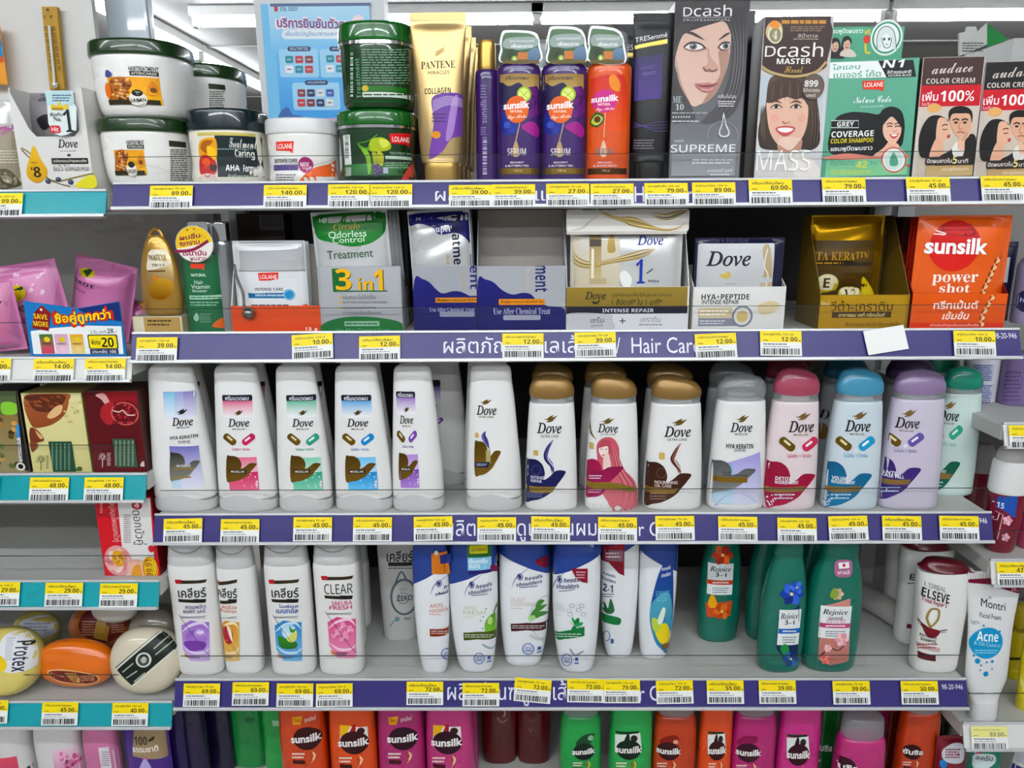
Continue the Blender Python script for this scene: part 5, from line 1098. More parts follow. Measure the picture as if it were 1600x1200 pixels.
A = tr6.art('carton_print', slices=False); A.rect(1302, 528, 1838, 775, '#e6e5e1', '#dcdad6'); A.text('HYA+PEPTIDE', 1356, 570, 1642, 602, '#1c1c22', 'S'); A.text('INTENSE REPAIR', 1358, 604, 1580, 630, '#26262c', 'b'); A.rect(1336, 650, 1540, 710, '#cfc0a0'); A.fine(1346, 660, 1520, 700, 2, '#f2ead8', .5); A.rect(1336, 712, 1610, 760, '#8c8e9a'); A.fine(1346, 722, 1500, 752, 2, '#e4e4ea', .4); A.ell(1536, 638, 1660, 766, '#7f8290'); A.ell(1548, 650, 1648, 754, '#d8d6d2'); A.ell(1564, 668, 1632, 736, '#ccb47c'); A.blob([(1690, 640), (1760, 610), (1820, 630), (1780, 680), (1710, 690)], '#d8c9a4'); A.done()

use('24')
GOLDP = mat('#a07c22', .35, .45)
tr7 = sach_tray('gold carton with sloping sides holding gold sachets', 372, 900, 104, 574, GOLDP, mat('#6f5a22', .5), mat('#5f4c20', .5), dmm=85, yaw=0)
sa7 = sachet('shiny gold sachet leaning inside the gold carton', 300, 726, 100, tr7, .048, mat('#b98e22', .22, .8), T=.010, seed=21, wr=.0034, roll=0)
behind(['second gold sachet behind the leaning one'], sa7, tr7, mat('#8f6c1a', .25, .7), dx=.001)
A = sa7.art(); A.rect(290, 250, 700, 640, '#5f4712', '#3c2b0c'); A.text('ใหม่', 290, 280, 340, 308, '#c9b490'); A.text('VITA KERATIN', 300, 318, 676, 370, '#b08a34', 's'); A.rect(310, 368, 690, 402, '#2a1c08'); A.fine(350, 376, 640, 394, 1, '#a8842c')
A.ell(358, 450, 496, 572, '#b4a02c'); A.ell(366, 452, 490, 550, '#e2d9b8'); A.text('E', 406, 474, 444, 532, '#4a3408', 'S'); A.ell(486, 514, 630, 640, '#b4a02c'); A.ell(494, 516, 624, 624, '#e2d9b8'); A.text('V', 528, 540, 586, 600, '#4a3408', 'S'); A.blob([(640, 466), (690, 530), (705, 590), (640, 590), (630, 540)], '#c9b024'); A.done()
A = tr7.art('carton_print', slices=False); A.rect(376, 576, 896, 772, '#b18c28', '#a4801f'); A.text('ใหม่', 394, 612, 440, 636, '#e9dfc0'); A.text('วีต้า-เคราติน', 448, 606, 818, 670, '#3f3010', ''); A.rect(456, 674, 808, 710, '#4f3c14'); A.text('อาหารผม เคที ทรีทเม้นท์', 496, 680, 770, 704, '#d9c890', 'b'); A.text('ฟื้นบำรุงผมเสียให้แข็งแรงยิ่งขึ้น', 536, 734, 860, 768, '#4a3a14'); A.done()
ORC = mat('#d95c14', .4)
tr8 = sach_tray('orange carton holding orange sachets with a red disc', 916, 1476, 140, 568, ORC, mat('#7c1512', .45), mat('#8c2a14', .5), dmm=60, hb=.1)
sa8 = sachet('orange sachet with red disc and white lettering', 922, 1468, 100, tr8, .003, mat('#dd6414', .34, coat=.2), T=.010, seed=23, wr=.0018)
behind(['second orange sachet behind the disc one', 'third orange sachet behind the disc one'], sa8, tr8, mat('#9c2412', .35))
A = sa8.art(); A.ell(1036, 130, 1346, 436, '#c01a18', '#d8302a'); A.blob([(1100, 190), (1190, 140), (1280, 160), (1310, 215), (1200, 225)], '#8f0f12'); A.line([(1062, 210), (1130, 216)], 8, '#f4e4dc'); A.line([(1070, 190), (1136, 210)], 8, '#f4e4dc'); A.text('sunsilk', 1008, 232, 1386, 336, '#ffffff', 'B', rise=-.02); A.text('power', 1052, 452, 1324, 518, '#fff2ea', 's'); A.text('shot', 1096, 508, 1276, 560, '#fff2ea', 's')
def braid(A, pts):
    for i in range(len(pts) - 1):
        (x0, y0), (x1, y1) = pts[i], pts[i + 1]
        for k, c in ((-1, '#f0d8b0'), (1, '#7a2c14'), (0, '#e8b884')): A.line([(x0 + k * 14, y0), ((x0 + x1) / 2 - k * 10, (y0 + y1) / 2), (x1 + k * 6, y1)], 12, c, True, taper=True)
braid(A, [(1452, 350), (1430, 390), (1412, 430), (1394, 470), (1376, 505), (1356, 545), (1350, 580)]); A.done()
A = tr8.art('carton_print', slices=False); A.rect(918, 572, 1474, 770, '#dc6214', '#d25614'); A.text('ทรีทเม้นต์', 1062, 606, 1326, 658, '#fff4ee', 'b'); A.text('เข้มข้น', 1118, 672, 1272, 720, '#fff0e6', 'b', shear=.25); A.rect(918, 740, 1474, 770, '#cc3a1c'); A.text('สำหรับบำรุงเส้นผมแห้งเสีย', 1040, 744, 1330, 766, '#f6d8c8'); braid(A, [(1420, 575), (1396, 610), (1376, 650), (1352, 690), (1344, 730), (1346, 765)]); A.done()
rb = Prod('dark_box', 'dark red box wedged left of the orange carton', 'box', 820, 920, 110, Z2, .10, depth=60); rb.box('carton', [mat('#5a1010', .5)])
nb = Prod('navy_sachet', 'navy and white sachet behind the orange carton', 'sachet', 1400, 1516, 260, Z2, .09, depth=2.5); nb.pillow('pouch', mat('#1c1c3c', .35), .006, .001, 71)
A = nb.art(); A.rect(1420, 350, 1508, 500, '#b9b9be'); A.done()
lb = Prod('lilac_bottle', 'greyish lilac bottle at the photo edge, behind the orange sachets', 'bottle', 1520, 1740, 330, Z2, .06, depth=.6); lb.loft('body', [(0, .95, .95), (.02, 1, 1), (.8, 1, 1), (.93, .8, .8), (1, .4, .4)], mat('#8a8098', .3), front=True)
A = lb.art(); A.ell(1556, 540, 1680, 680, '#23234e'); A.text('h', 1576, 590, 1600, 616, '#c9c9e0'); A.done()
# ------------------------------------------------------------------ THIRD SHELF: conditioners and shampoos
Z3 = ZT[3] - .004; Y3 = .012
PEARL = mat('#e9e8e6', .3, coat=.35); CAPG = mat('#cfcfce', .35, coat=.2)
BIRD = [(0, .55), (.22, .5), (.45, .22), (.74, .02), (.66, .26), (.72, .3), (1, .12), (.84, .48), (.62, .84), (.34, .95), (.16, .86), (.36, .72)]
def bird(A, x0, y0, x1, y1, col, foil=True): A.blob([(x0 + a * (x1 - x0), y0 + b * (y1 - y0)) for a, b in BIRD], col, n=4, foil=foil)
WING = [(0, .05), (.12, 0), (.3, .02), (.44, .14), (.5, .34), (.48, .5), (.62, .42), (.78, .28), (1, .3), (.92, .46), (.8, .62), (.66, .8), (.42, .95), (.2, 1), (0, .96)]
def wing(A, x0, y0, x1, y1, col, col2=None, foil=False): A.blob([(x0 + a * (x1 - x0), y0 + b * (y1 - y0)) for a, b in WING], col, col2, n=4, foil=foil)
def conditioner(label, x0, x1, ytop, yb, Y=None, yaw=0, group=None, h=None, w=None, depth=.55):
    p = Prod('conditioner_bottle', label, 'conditioner bottle', x0, x1, ytop, Z3, Y or Y3, depth=depth, yaw=yaw, group=group, h=h, w=w)
    p.loft('body', [(.09, .97, .97, 0, 2.5), (.10, .985, .985, 0, 2.5), (.25, .97, .95, 0, 2.5), (.5, .885, .82, -.01, 2.5), (.75, .79, .66, -.02, 2.5), (.9, .72, .52, -.03, 2.6), (.945, .70, .42, -.03, 2.7), (.975, .62, .30, -.03, 2.6), (.993, .44, .18, -.03, 2.4), (1, .2, .06, -.03, 2.2)], PEARL, front=True)
    H = p.h
    p.loft('cap', [(0, .92, .92, 0, 2.5), (.006, .97, .97, 0, 2.5), (.02, 1, 1, 0, 2.5), (.07, 1.0, 1.0, 0, 2.5), (.1, .995, .995, 0, 2.5), (.102, .96, .96, 0, 2.5)], CAPG,
           zfun=lambda x, y, t: (t / .102) ** 3 * H * .026 * math.cos(min(1, abs(x + p.w * .06) / (p.w * .5)) * math.pi) if t > .03 else 0)
    return p
def pills(A, x, y, col, s=1):
    """two capsules and a drop between them"""
    for cx, rot, c in ((x - 62 * s, 38, '#8f7434'), (x + 50 * s, -38, col)):
        P = []; ca, sa = math.cos(math.radians(rot)), math.sin(math.radians(rot))
        for a in range(0, 360, 15):
            u = math.cos(math.radians(a)) * 18 * s + (26 * s if math.cos(math.radians(a)) > 0 else -26 * s); v = math.sin(math.radians(a)) * 21 * s; P.append((cx + u * ca - v * sa, y + u * sa + v * ca))
        A.poly(P, c, foil=c == '#8f7434')
        P = []
        for a in range(0, 360, 30):
            u = math.cos(math.radians(a)) * 5 * s + (15 * s if math.cos(math.radians(a)) > 0 else -15 * s) - 4 * s; v = math.sin(math.radians(a)) * 6 * s - 5 * s; P.append((cx + u * ca - v * sa, y + u * sa + v * ca))
        A.poly(P, '#e9dcb4' if c == '#8f7434' else '#f2f2f2')
    A.ell(x - 12 * s, y + 22 * s, x + 8 * s, y + 42 * s, '#dfe3e8', n=12)
def micellar(A, dx, top, mid, deep, dark=None, blend=None, keratin=False):
    """front print in the pink bottle's layout"""
    if not keratin:
        A.rect(488, 282, 664, 386, '#f3f2f1', top)if 0 else A.rect(488, 284, 666, 388, top, '#f1eff0')
        A.rect(484, 256, 664, 292, '#15142a', r=.3); A.text('ครีมนวดผม', 502, 262, 642, 288, '#e9e9f0', 'b')
    bird(A, 552, 344, 610, 378, '#6f5a2c'); A.text('Dove', 518, 398, 646, 446, '#17171f', 'd'); A.text('MICELLAR', 546, 454, 622, 464, '#6f5a2c', 'b')
    pills(A, 592, 520, deep); A.text('ไบโอติน + วิตามิน', 542, 570, 650, 586, deep, 'b')
    A.poly([(514, 624), (690, 624), (706, 820), (530, 820)], mid, '#f3f0f1'); A.poly([(522, 720), (698, 710), (706, 820), (530, 820)], deep, mid)
    wing(A, 512, 618, 690, 770, '#6e5426', '#a07f3c', foil=True); A.rect(530, 700, 628, 722, '#2a2018'); A.text('MICELLAR', 538, 705, 620, 717, '#e9e4d8', 'b')
    R = random.Random(5)
    for i in range(14): x, y = R.uniform(600, 696), R.uniform(724, 810); r_ = R.uniform(3, 9); A.ell(x - r_, y - r_, x + r_, y + r_, '#f3dfe4' if i % 2 else mid, n=10)
use('32')
c1 = conditioner('white conditioner with lilac-blue label, first on its shelf', 102, 468, 62, 960)
A = c1.art()
A.rect(138, 236, 328, 400, '#8f9fcb', '#e4e6f0'); A.poly([(138, 246), (200, 238), (200, 380), (150, 380)], '#7fc0dc', '#dce8f0'); A.poly([(250, 236), (330, 236), (336, 370), (260, 380)], '#8d82bc', '#dcd8ea')
bird(A, 208, 336, 278, 374, '#3a3a34'); A.text('Dove', 184, 390, 312, 440, '#17171f', 'd'); A.text('MICELLAR', 214, 444, 292, 454, '#5a5a5a', 'b'); A.text('HYA KERATIN', 174, 492, 342, 522, '#23232f', 'S', rise=.06); A.text('SHINE', 222, 524, 296, 546, '#5a5a66', '', rise=.04)
A.poly([(170, 560), (345, 556), (380, 800), (190, 812)], '#6f6bb0', '#e6e6f2'); A.poly([(172, 640), (230, 640), (240, 810), (192, 812)], '#6aa4d8', '#cfe2ee'); wing(A, 176, 600, 352, 762, '#4e4a3c', '#b9bab4', foil=True); A.rect(190, 690, 318, 700, '#c8a868', foil=True); A.rect(188, 740, 300, 750, '#d0b070', foil=True); A.text('MICELLAR', 214, 670, 300, 684, '#e6e2d8', 'b'); A.done()
c2_ = conditioner('white conditioner with pink label, second on its shelf', 480, 826, 62, 960)
c3_ = conditioner('white conditioner with mint green label', 834, 1148, 62, 960)
c4_ = conditioner('white conditioner with sky blue label', 1168, 1506, 62, 960)
for p, dx, (t, m_, d) in ((c2_, 0, ('#d3457a', '#e0708f', '#c3275c')), (c3_, 381, ('#56b394', '#8ad0b4', '#3c9f82')), (c4_, 708, ('#3a9fd4', '#6fc0e8', '#1f86c4'))):
    A = p.art(); A.map((0, 0, 1, 1), (dx, 0, dx + 1, 1)); micellar(A, 0, t, m_, d); A.done()
use('33')
c5_ = conditioner('white conditioner with purple label, turned a little away', 48, 304, 52, 792, yaw=0, depth=.62)
A = c5_.art(); A.map((484, 256, 706, 820), (60, 198, 178, 678)); micellar(A, 0, '#8a60b4', '#b08ad0', '#7a4aa8'); A.done()
c6_ = conditioner('white conditioner with gold and navy bird, beside the gold capped bottles', 412, 690, 48, 796, depth=.62)
A = c6_.art(); bird(A, 478, 236, 538, 264, '#8a6c2c'); A.text('Dove', 462, 268, 562, 316, '#17171f', 'd'); A.text('ULTRA CARE', 474, 320, 546, 330, '#6f5a2c', 'b')
A.line([(508, 396), (498, 420), (512, 450), (524, 480)], 26, '#6a6aa8', True, taper=True); A.line([(500, 400), (506, 430), (530, 490)], 10, '#2a2a5c', True, taper=True); A.ell(454, 402, 474, 430, '#c9a860')
wing(A, 454, 446, 584, 616, '#7a6228', '#a0803a', foil=True); A.rect(510, 490, 532, 556, '#e2d49c', foil=True); A.poly([(454, 552), (530, 548), (520, 578), (454, 574)], '#1c2450'); A.fine(462, 556, 516, 570, 2, '#c9cfe0', .4); A.done()
c5b = conditioner('white conditioner in shadow behind the purple labelled one', 225, 400, 60, 720, Y=.12, depth=.62, w=c5_.w, h=c5_.h)
A = c5b.art(); A.rect(226, 150, 286, 582, '#dcdadc'); A.rect(228, 140, 282, 172, '#15142a', r=.3); A.rect(230, 172, 282, 250, '#8a60b4', '#e0dce6'); A.text('ve', 240, 262, 266, 290, '#17171f', 'i'); pills(A, 252, 345, '#7a4aa8', .5); A.rect(240, 440, 284, 580, '#7a4aa8', '#e0dce6'); A.done()
for lab, x0, x1, src, z in (('rear white conditioner behind the lilac-blue labelled one', 120, 520, c1, '32'), ('rear white conditioner behind the pink labelled one', 510, 880, c2_, '32'), ('rear white conditioner behind the mint labelled one', 850, 1190, c3_, '32'), ('rear white conditioner behind the sky blue labelled one', 1170, 1540, c4_, '32'), ('rear white conditioner behind the gold bird one', 396, 670, c6_, '33')):
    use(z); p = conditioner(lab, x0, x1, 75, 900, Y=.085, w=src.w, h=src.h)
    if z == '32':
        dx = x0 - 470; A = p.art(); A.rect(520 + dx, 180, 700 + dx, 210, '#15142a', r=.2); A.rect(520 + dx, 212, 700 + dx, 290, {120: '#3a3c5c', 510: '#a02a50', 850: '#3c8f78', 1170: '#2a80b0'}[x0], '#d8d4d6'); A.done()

def shampoo(label, x0, x1, ytop, ybody, yb, cap, collar=CLRCAP, body=PEARL, Y=None, yaw=0, group=None, w=None, h=None, slant=.0, capw=.84, yneck=None, depth=.55, lean=0):
    p = Prod('shampoo_bottle', label, 'shampoo bottle', x0, x1, ytop, Z3, Y or Y3, depth=depth, yaw=yaw, group=group, w=w, h=h, roll=lean)
    xm = (x0 + x1) / 2
    k = p.uv(*full(xm, ybody))[1] / p.h if not h else shampoo.k; shampoo.k = k
    c = k + (1 - k) * .36
    p.loft('body', [(0, .9, .86, 0, 2.6), (.008, .97, .94, 0, 2.6), (.03, 1, 1, 0, 2.6), (.2, .99, 1, 0, 2.6), (.5, .93, .92, 0, 2.6), (k - .03, .845, .76, 0, 2.6), (k - .006, .83, .74, 0, 2.6), (k, .80, .70, 0, 2.5), (k + .004, .55, .5, 0, 2.2), (c - .01, .44, .5, 0, 2)], body, front=True)
    p.loft('collar', [(k - .002, .78, .68, 0, 2.5), (k + .004, .815, .72, 0, 2.5), (c, .80, .70, 0, 2.4)], collar)
    S = slant * p.w
    p.loft('cap', [(c - .02, .80, .70, 0, 2.4), (c - .012, capw, .74, 0, 2.4), (c + .02, capw, .74, 0, 2.4), (c + (1 - c) * .45, capw * .93, .68, 0, 2.3), (c + (1 - c) * .78, capw * .76, .54, 0, 2.2), (1 - .01, capw * .45, .3, 0, 2.1), (1, capw * .2, .12, 0, 2)], cap, zfun=lambda x, y, t: -S * x / (p.w / 2) * max(0, (t - c) / (1 - c)) - .004 * math.cos(x / p.w * 3) * (t < c))
    return p
def waft(A, pts, c1, c2):
    A.line(pts, 26, c1, True, taper=True); A.line([(x - 8, y) for x, y in pts], 9, c2, True, taper=True); A.line([(x + 10, y + 6) for x, y in pts], 5, '#e9e6ea', True, taper=True)
s1_ = shampoo('white gold-capped shampoo with navy bird', 706, 964, 112, 265, 796, GOLDCAP, slant=.02)
s2_ = shampoo('white gold-capped shampoo with pink figure of a long haired woman', 1002, 1266, 108, 266, 796, GOLDCAP, slant=.10)
s3_ = shampoo('white gold-capped shampoo with brown bird', 1292, 1578, 116, 268, 796, GOLDCAP, slant=.10)
for lab, x0, x1, src in (('rear gold-capped shampoo behind the navy bird one', 716, 964, s1_), ('rear gold-capped shampoo behind the pink figure one', 965, 1225, s2_), ('rear gold-capped shampoo behind the brown bird one', 1270, 1540, s3_)):
    shampoo(lab, x0, x1, 60, 220, 760, GOLDCAP, Y=.10, w=src.w, h=src.h, slant=.08)
A = s1_.art(); bird(A, 800, 314, 864, 354, '#8a7236'); A.text('Dove', 764, 354, 888, 408, '#17171f', 'd'); A.text('ULTRA CARE', 784, 414, 872, 428, '#6f6a5a', 'b'); waft(A, [(846, 440), (816, 490), (812, 530), (840, 570), (848, 610)], '#4a4a8a', '#1c1c50'); A.rect(746, 490, 772, 518, '#c9ae6c', r=.3)
wing(A, 700, 534, 908, 742, '#15184a', '#1c2260'); A.text('INTENSE', 734, 620, 802, 636, '#d8dae8', 'b'); A.text('REPAIR', 734, 638, 790, 652, '#d8dae8', 'b'); A.poly([(704, 658), (860, 672), (840, 702), (704, 690)], '#c0a04e', foil=True); A.fine(716, 700, 800, 728, 3, '#8a90b8', .35); A.ring(738, 566, 784, 612, 2, '#5a60a0'); A.done()
A = s2_.art(); bird(A, 1084, 328, 1150, 362, '#8a7c3a'); A.text('Dove', 1068, 360, 1170, 404, '#17171f', 'd'); A.text('ULTRA CARE', 1082, 406, 1158, 416, '#9a8a88', 'b')
A.line([(1036, 270), (1026, 340), (1034, 400), (1062, 440)], 14, '#8a6c2c', True, taper=True, foil=True); A.rect(1026, 452, 1050, 486, '#c9ae6c', r=.3)
A.blob([(1064, 510), (1066, 458), (1100, 428), (1146, 432), (1174, 476), (1178, 540), (1196, 584), (1250, 640), (1272, 720), (1268, 796), (1150, 796), (1116, 745), (1086, 690), (1102, 640), (1096, 600), (1074, 585)], '#bd5866', '#cf7880')
A.blob([(1078, 474), (1098, 456), (1120, 472), (1120, 506), (1102, 530), (1084, 516), (1074, 496)], '#edd9d3'); A.blob([(1098, 520), (1120, 504), (1134, 560), (1128, 600), (1098, 596)], '#e6cdc6')
A.blob([(1074, 478), (1090, 444), (1130, 444), (1138, 500), (1124, 500), (1116, 470)], '#b04c5c'); A.line([(1082, 486), (1092, 484)], 4, '#7a2c38'); A.line([(1106, 486), (1116, 484)], 4, '#7a2c38'); A.line([(1090, 516), (1102, 514)], 5, '#b03a4c')
for k in range(5): A.line([(1130 + k * 8, 450 + k * 8), (1150 + k * 6, 530), (1166 + k * 10, 600), (1200 + k * 14, 680), (1180 + k * 18, 780)], 5, ('#a8485a', '#dc9098')[k % 2], True, taper=True)
A.ell(1004, 534, 1090, 640, '#a0184e'); A.blob([(1004, 600), (1090, 590), (1130, 574), (1196, 574), (1170, 610), (1130, 650), (1090, 710), (1040, 724), (1006, 710)], '#8a1648', '#a82060'); A.poly([(1004, 640), (1110, 650), (1180, 656), (1260, 676), (1250, 700), (1160, 686), (1004, 668)], '#b09a4a', foil=True); A.fine(1024, 612, 1090, 636, 2, '#f0dce4', .4); A.fine(1020, 680, 1090, 706, 2, '#e8c8d4', .35); A.blob([(1008, 730), (1060, 726), (1110, 750), (1138, 796), (1008, 796)], '#eceae8'); A.done()
A = s3_.art(); bird(A, 1436, 332, 1514, 370, '#8a7236'); A.text('Dove', 1400, 372, 1534, 426, '#17171f', 'd'); A.text('ULTRA CARE', 1418, 432, 1514, 444, '#6f6a5a', 'b'); waft(A, [(1484, 456), (1452, 510), (1446, 540), (1474, 580), (1482, 610)], '#8a5a44', '#4a2418'); A.rect(1374, 502, 1404, 538, '#c9ae6c', r=.3)
wing(A, 1296, 548, 1536, 758, '#3a1c12', '#4e2818'); A.text('NOURISHING', 1352, 644, 1468, 660, '#e6d8d0', 'b'); A.text('OIL CARE', 1352, 662, 1436, 676, '#e6d8d0', 'b'); A.poly([(1296, 662), (1476, 680), (1450, 706), (1296, 692)], '#b0904a', foil=True); A.fine(1330, 700, 1420, 740, 3, '#a88a7a', .35); A.ring(1362, 580, 1410, 628, 2, '#8a6050'); A.done()
use('34')
PINKC = mat('#a34a5e', .3, coat=.5); BLUEC = mat('#4a90ac', .3, coat=.5); PURC = mat('#8f7a9c', .3, coat=.5); TEALC = mat('#1f8f78', .3, coat=.5)
BG = {'k': '#e6e8ec', 'p': '#e4d8da', 'b': '#d4dde2', 'v': '#cfc9d6', 'g': '#cfe0da'}
s4_ = shampoo('white shampoo with clear cap and blue-lilac base', 72, 338, 104, 245, 762, CLRCAP)
s5_ = shampoo('pale shampoo with pink cap and crimson bird', 332, 584, 76, 248, 762, PINKC, body=mat('#e4d6d8', .3, coat=.35), slant=.06)
s6_ = shampoo('pale shampoo with blue cap and blue bird', 620, 880, 76, 248, 762, BLUEC, body=mat('#cfdae0', .3, coat=.35), slant=.06)
s7_ = shampoo('pale shampoo with purple cap and purple bird', 886, 1166, 82, 238, 762, PURC, body=mat('#cdc6d4', .3, coat=.35), slant=.03)
s8_ = shampoo('pale shampoo with green cap, set back at the shelf end', 1150, 1322, 70, 208, 718, TEALC, body=mat('#cfe0da', .3, coat=.35), Y=.065, slant=.05, w=.066)
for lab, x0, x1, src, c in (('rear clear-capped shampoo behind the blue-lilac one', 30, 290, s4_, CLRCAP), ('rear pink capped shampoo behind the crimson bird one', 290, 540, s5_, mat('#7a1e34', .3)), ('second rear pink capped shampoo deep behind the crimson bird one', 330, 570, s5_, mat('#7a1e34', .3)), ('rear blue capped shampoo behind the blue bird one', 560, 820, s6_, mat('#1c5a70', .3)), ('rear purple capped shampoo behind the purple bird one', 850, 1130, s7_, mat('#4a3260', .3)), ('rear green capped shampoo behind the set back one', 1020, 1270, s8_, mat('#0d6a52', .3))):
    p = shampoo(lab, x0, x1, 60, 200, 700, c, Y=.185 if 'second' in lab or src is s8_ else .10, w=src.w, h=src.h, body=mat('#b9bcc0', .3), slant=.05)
    if src is s6_: A = p.art(); A.text('D', 614, 276, 664, 322, '#17171f', 'i'); A.ell(600, 340, 660, 420, '#8a6a34'); A.done()
A = s4_.art()
A.poly([(76, 762), (84, 540), (330, 480), (334, 540), (334, 762)], '#a39ad4', '#e2e6ee'); A.poly([(76, 762), (84, 560), (200, 540), (200, 762)], '#74bfe0', '#dbe6ee')
bird(A, 216, 302, 276, 340, '#8a7a4a'); A.text('Dove', 188, 340, 294, 386, '#17171f', 'd'); A.text('MICELLAR', 210, 390, 272, 400, '#6f6a6a', 'b'); A.text('HYA KERATIN', 168, 442, 298, 464, '#1c1c28', 'S'); A.text('SHINE', 206, 464, 262, 480, '#5a5a66')
wing(A, 80, 518, 310, 672, '#77797c', '#b9bbbd', foil=True); A.rect(76, 600, 270, 626, '#a8843c', foil=True); A.text('72 HR', 152, 574, 192, 584, '#26262c', 'b'); A.text('HYDRATION+SHINE', 152, 588, 272, 598, '#26262c', 'b'); A.line([(110, 740), (170, 690), (250, 680), (310, 720)], 3, '#8f9fc4', True); A.done()
def mshamp(p, src, dst, col, col2, lines, vit, fade):
    A = p.art(); A.map(src, dst)
    A.poly([(622, 762), (640, 480), (890, 480), (890, 762)], fade, fade)if 0 else None
    wing(A, 626, 524, 868, 740, col, col2); bird(A, 772, 286, 846, 326, '#a08456'); A.text('Dove', 738, 328, 862, 384, '#17171f', 'd'); A.text('MICELLAR', 762, 390, 834, 400, '#8a7a5a', 'b'); pills(A, 794, 440, vit, 1); A.text('ไบโอติน + วิตามิน', 732, 486, 846, 506, vit, '')
    A.text(lines[0], 674, 598, 754, 616, '#f2f2f4', 'S'); A.text(lines[1], 672, 618, 786, 634, '#f2f2f4', 'S'); A.poly([(622, 638), (820, 642), (806, 668), (622, 664)], '#b3935c', foil=True); A.fine(668, 676, 770, 710, 2, '#cfe2ee', .35)
    R = random.Random(8)
    for i in range(16): x, y = R.uniform(630, 700), R.uniform(680, 735); A.ell(x - 4, y - 4, x + 4, y + 4, '#dfeaf2', n=8)
    A.done()
mshamp(s6_, (0, 0, 1, 1), (0, 0, 1, 1), '#145f84', '#1c7ca6', ('VOLUME', 'NOURISHMENT'), '#2f9cc8', '')
mshamp(s5_, (622, 280, 862, 740), (352, 284, 590, 740), '#8f1238', '#b01c4a', ('DETOX', 'NOURISHMENT'), '#c8385c', '')
mshamp(s7_, (622, 286, 868, 740), (862, 276, 1104, 704), '#36246a', '#4a3484', ('ANTI-', 'HAIR FALL'), '#6a58a0', '')
mshamp(s8_, (622, 286, 868, 740), (1090, 236, 1292, 680), '#0c5a44', '#117258', ('FRESH', 'NOURISHMENT'), '#3cae90', '')

# ------------------------------------------------------------------ FOURTH SHELF
Z4 = ZT[4] - .004; Y4 = .012
CLW = mat('#e8e7e4', .3, coat=.3); CLC = mat('#c9c9c8', .3, coat=.3)
def dandruff(label, x0, x1, yseam, yb, Y=None, yaw=0, w=None, group=None, h=.216, depth=.6):
    p = Prod('shampoo_bottle', label, 'shampoo bottle', x0, x1, 70, Z4, Y, ybase=None if Y else yb, depth=depth, yaw=yaw, w=w, h=h, group=group)
    k = p.uv(*full((x0 + x1) / 2, yseam))[1] / h
    p.loft('body', [(0, .86, .84, 0, 2.8), (.008, .94, .93, 0, 2.8), (.03, .99, .99, 0, 2.8), (.08, 1, 1, 0, 2.8), (.5, 1, 1, 0, 2.8), (k - .03, 1, .96, 0, 2.8), (k, .97, .92, 0, 2.8)], CLW, front=True)
    p.loft('cap', [(k - .006, .92, .86, 0, 2.8), (k, .96, .91, 0, 2.8), (k + .1, .95, .88, 0, 2.7), (.9, .94, .8, 0, 2.6), (.97, .9, .7, 0, 2.5), (1, .8, .6, 0, 2.4)], CLC)
    # thumb scoop line on the cap
    bm = bmesh.new(); pts = []
    for i in range(13):
        x = (i / 12 - .5) * p.w * .8; z = h * (k + .165) - p.w * .2 * (1 - (2 * x / (p.w * .8)) ** 2); pts.append((x, p.front(x, h * (k - .04)) * .925 - .0008, z))
    tubebm(bm, pts, .0009, 6); bmobj('cap_seam', bm, mat('#9a9a9a', .4), p.root, True)
    return p
def clear_print(A, name, thai, lines, lcol, pic, extra):
    """layout of the lilac swirl bottle"""
    A.poly([(126, 290), (318, 284), (310, 304), (132, 312)], '#3a2e1a'); A.poly([(126, 288), (160, 287), (166, 310), (132, 312)], '#b8242c')
    A.text(name, 146, 336, 314, 396, '#1c1c22', 'b' if thai else 'L'); A.poly([(146, 402), (314, 402), (310, 424), (150, 420)], '#2c2416'); A.poly([(240, 402), (314, 402), (310, 418), (246, 416)], '#15151a')
    A.text(lines[0], 190, 436, 312, 462, lcol, 'b'); A.text(lines[1], 176, 464, 310, 488, lcol, 'b'); A.line([(160, 508), (312, 504)], 3, '#3a3a40'); A.fine(166, 512, 310, 518, 1, '#6a6a70')
    A.poly([(166, 560), (220, 530), (332, 540), (336, 770), (220, 770), (176, 700)], pic[0], pic[1]); A.line([(168, 600), (220, 560), (290, 545), (330, 580)], 18, pic[2], True, taper=True); A.line([(176, 680), (230, 720), (300, 720), (336, 690)], 16, pic[2], True, taper=True); extra(A)
    A.line([(152, 496), (336, 742)], 3, '#5a5060'); A.poly([(184, 724), (206, 738), (212, 752), (190, 748)], '#d8822c'); A.fine(212, 736, 286, 756, 2, '#2a2a30', .5)
def ex_lilac(A):
    A.ell(188, 588, 318, 690, '#8f5cb8', '#b48ad4'); A.ell(242, 580, 312, 648, '#c8a8e0', '#a47ac8'); A.ell(256, 590, 300, 612, '#e6d8f0'); A.blob([(180, 660), (240, 650), (310, 660), (300, 700), (220, 710)], '#7a44a4')
def ex_lime(A):
    A.ell(210, 550, 300, 640, '#a8d4e8', '#e6f2f8'); A.blob([(190, 620), (240, 640), (300, 660), (300, 690), (240, 700), (196, 680)], '#3f8f30', '#2a6a24'); A.blob([(240, 640), (280, 600), (302, 592), (300, 640), (270, 660)], '#d8d478'); A.blob([(258, 560), (276, 584), (300, 576), (284, 600), (262, 596)], '#3c8a3c')
def ex_sakura(A):
    for cx, cy_ in ((250, 590), (290, 610), (216, 630), (262, 650)):
        for a in range(5): t = a * 1.2566; A.ell(cx + 18 * math.cos(t) - 14, cy_ + 18 * math.sin(t) - 14, cx + 18 * math.cos(t) + 14, cy_ + 18 * math.sin(t) + 14, ('#e8a0bc', '#d8709c')[a % 2], n=12)
        A.ell(cx - 6, cy_ - 6, cx + 6, cy_ + 6, '#f4d8e2', n=10)
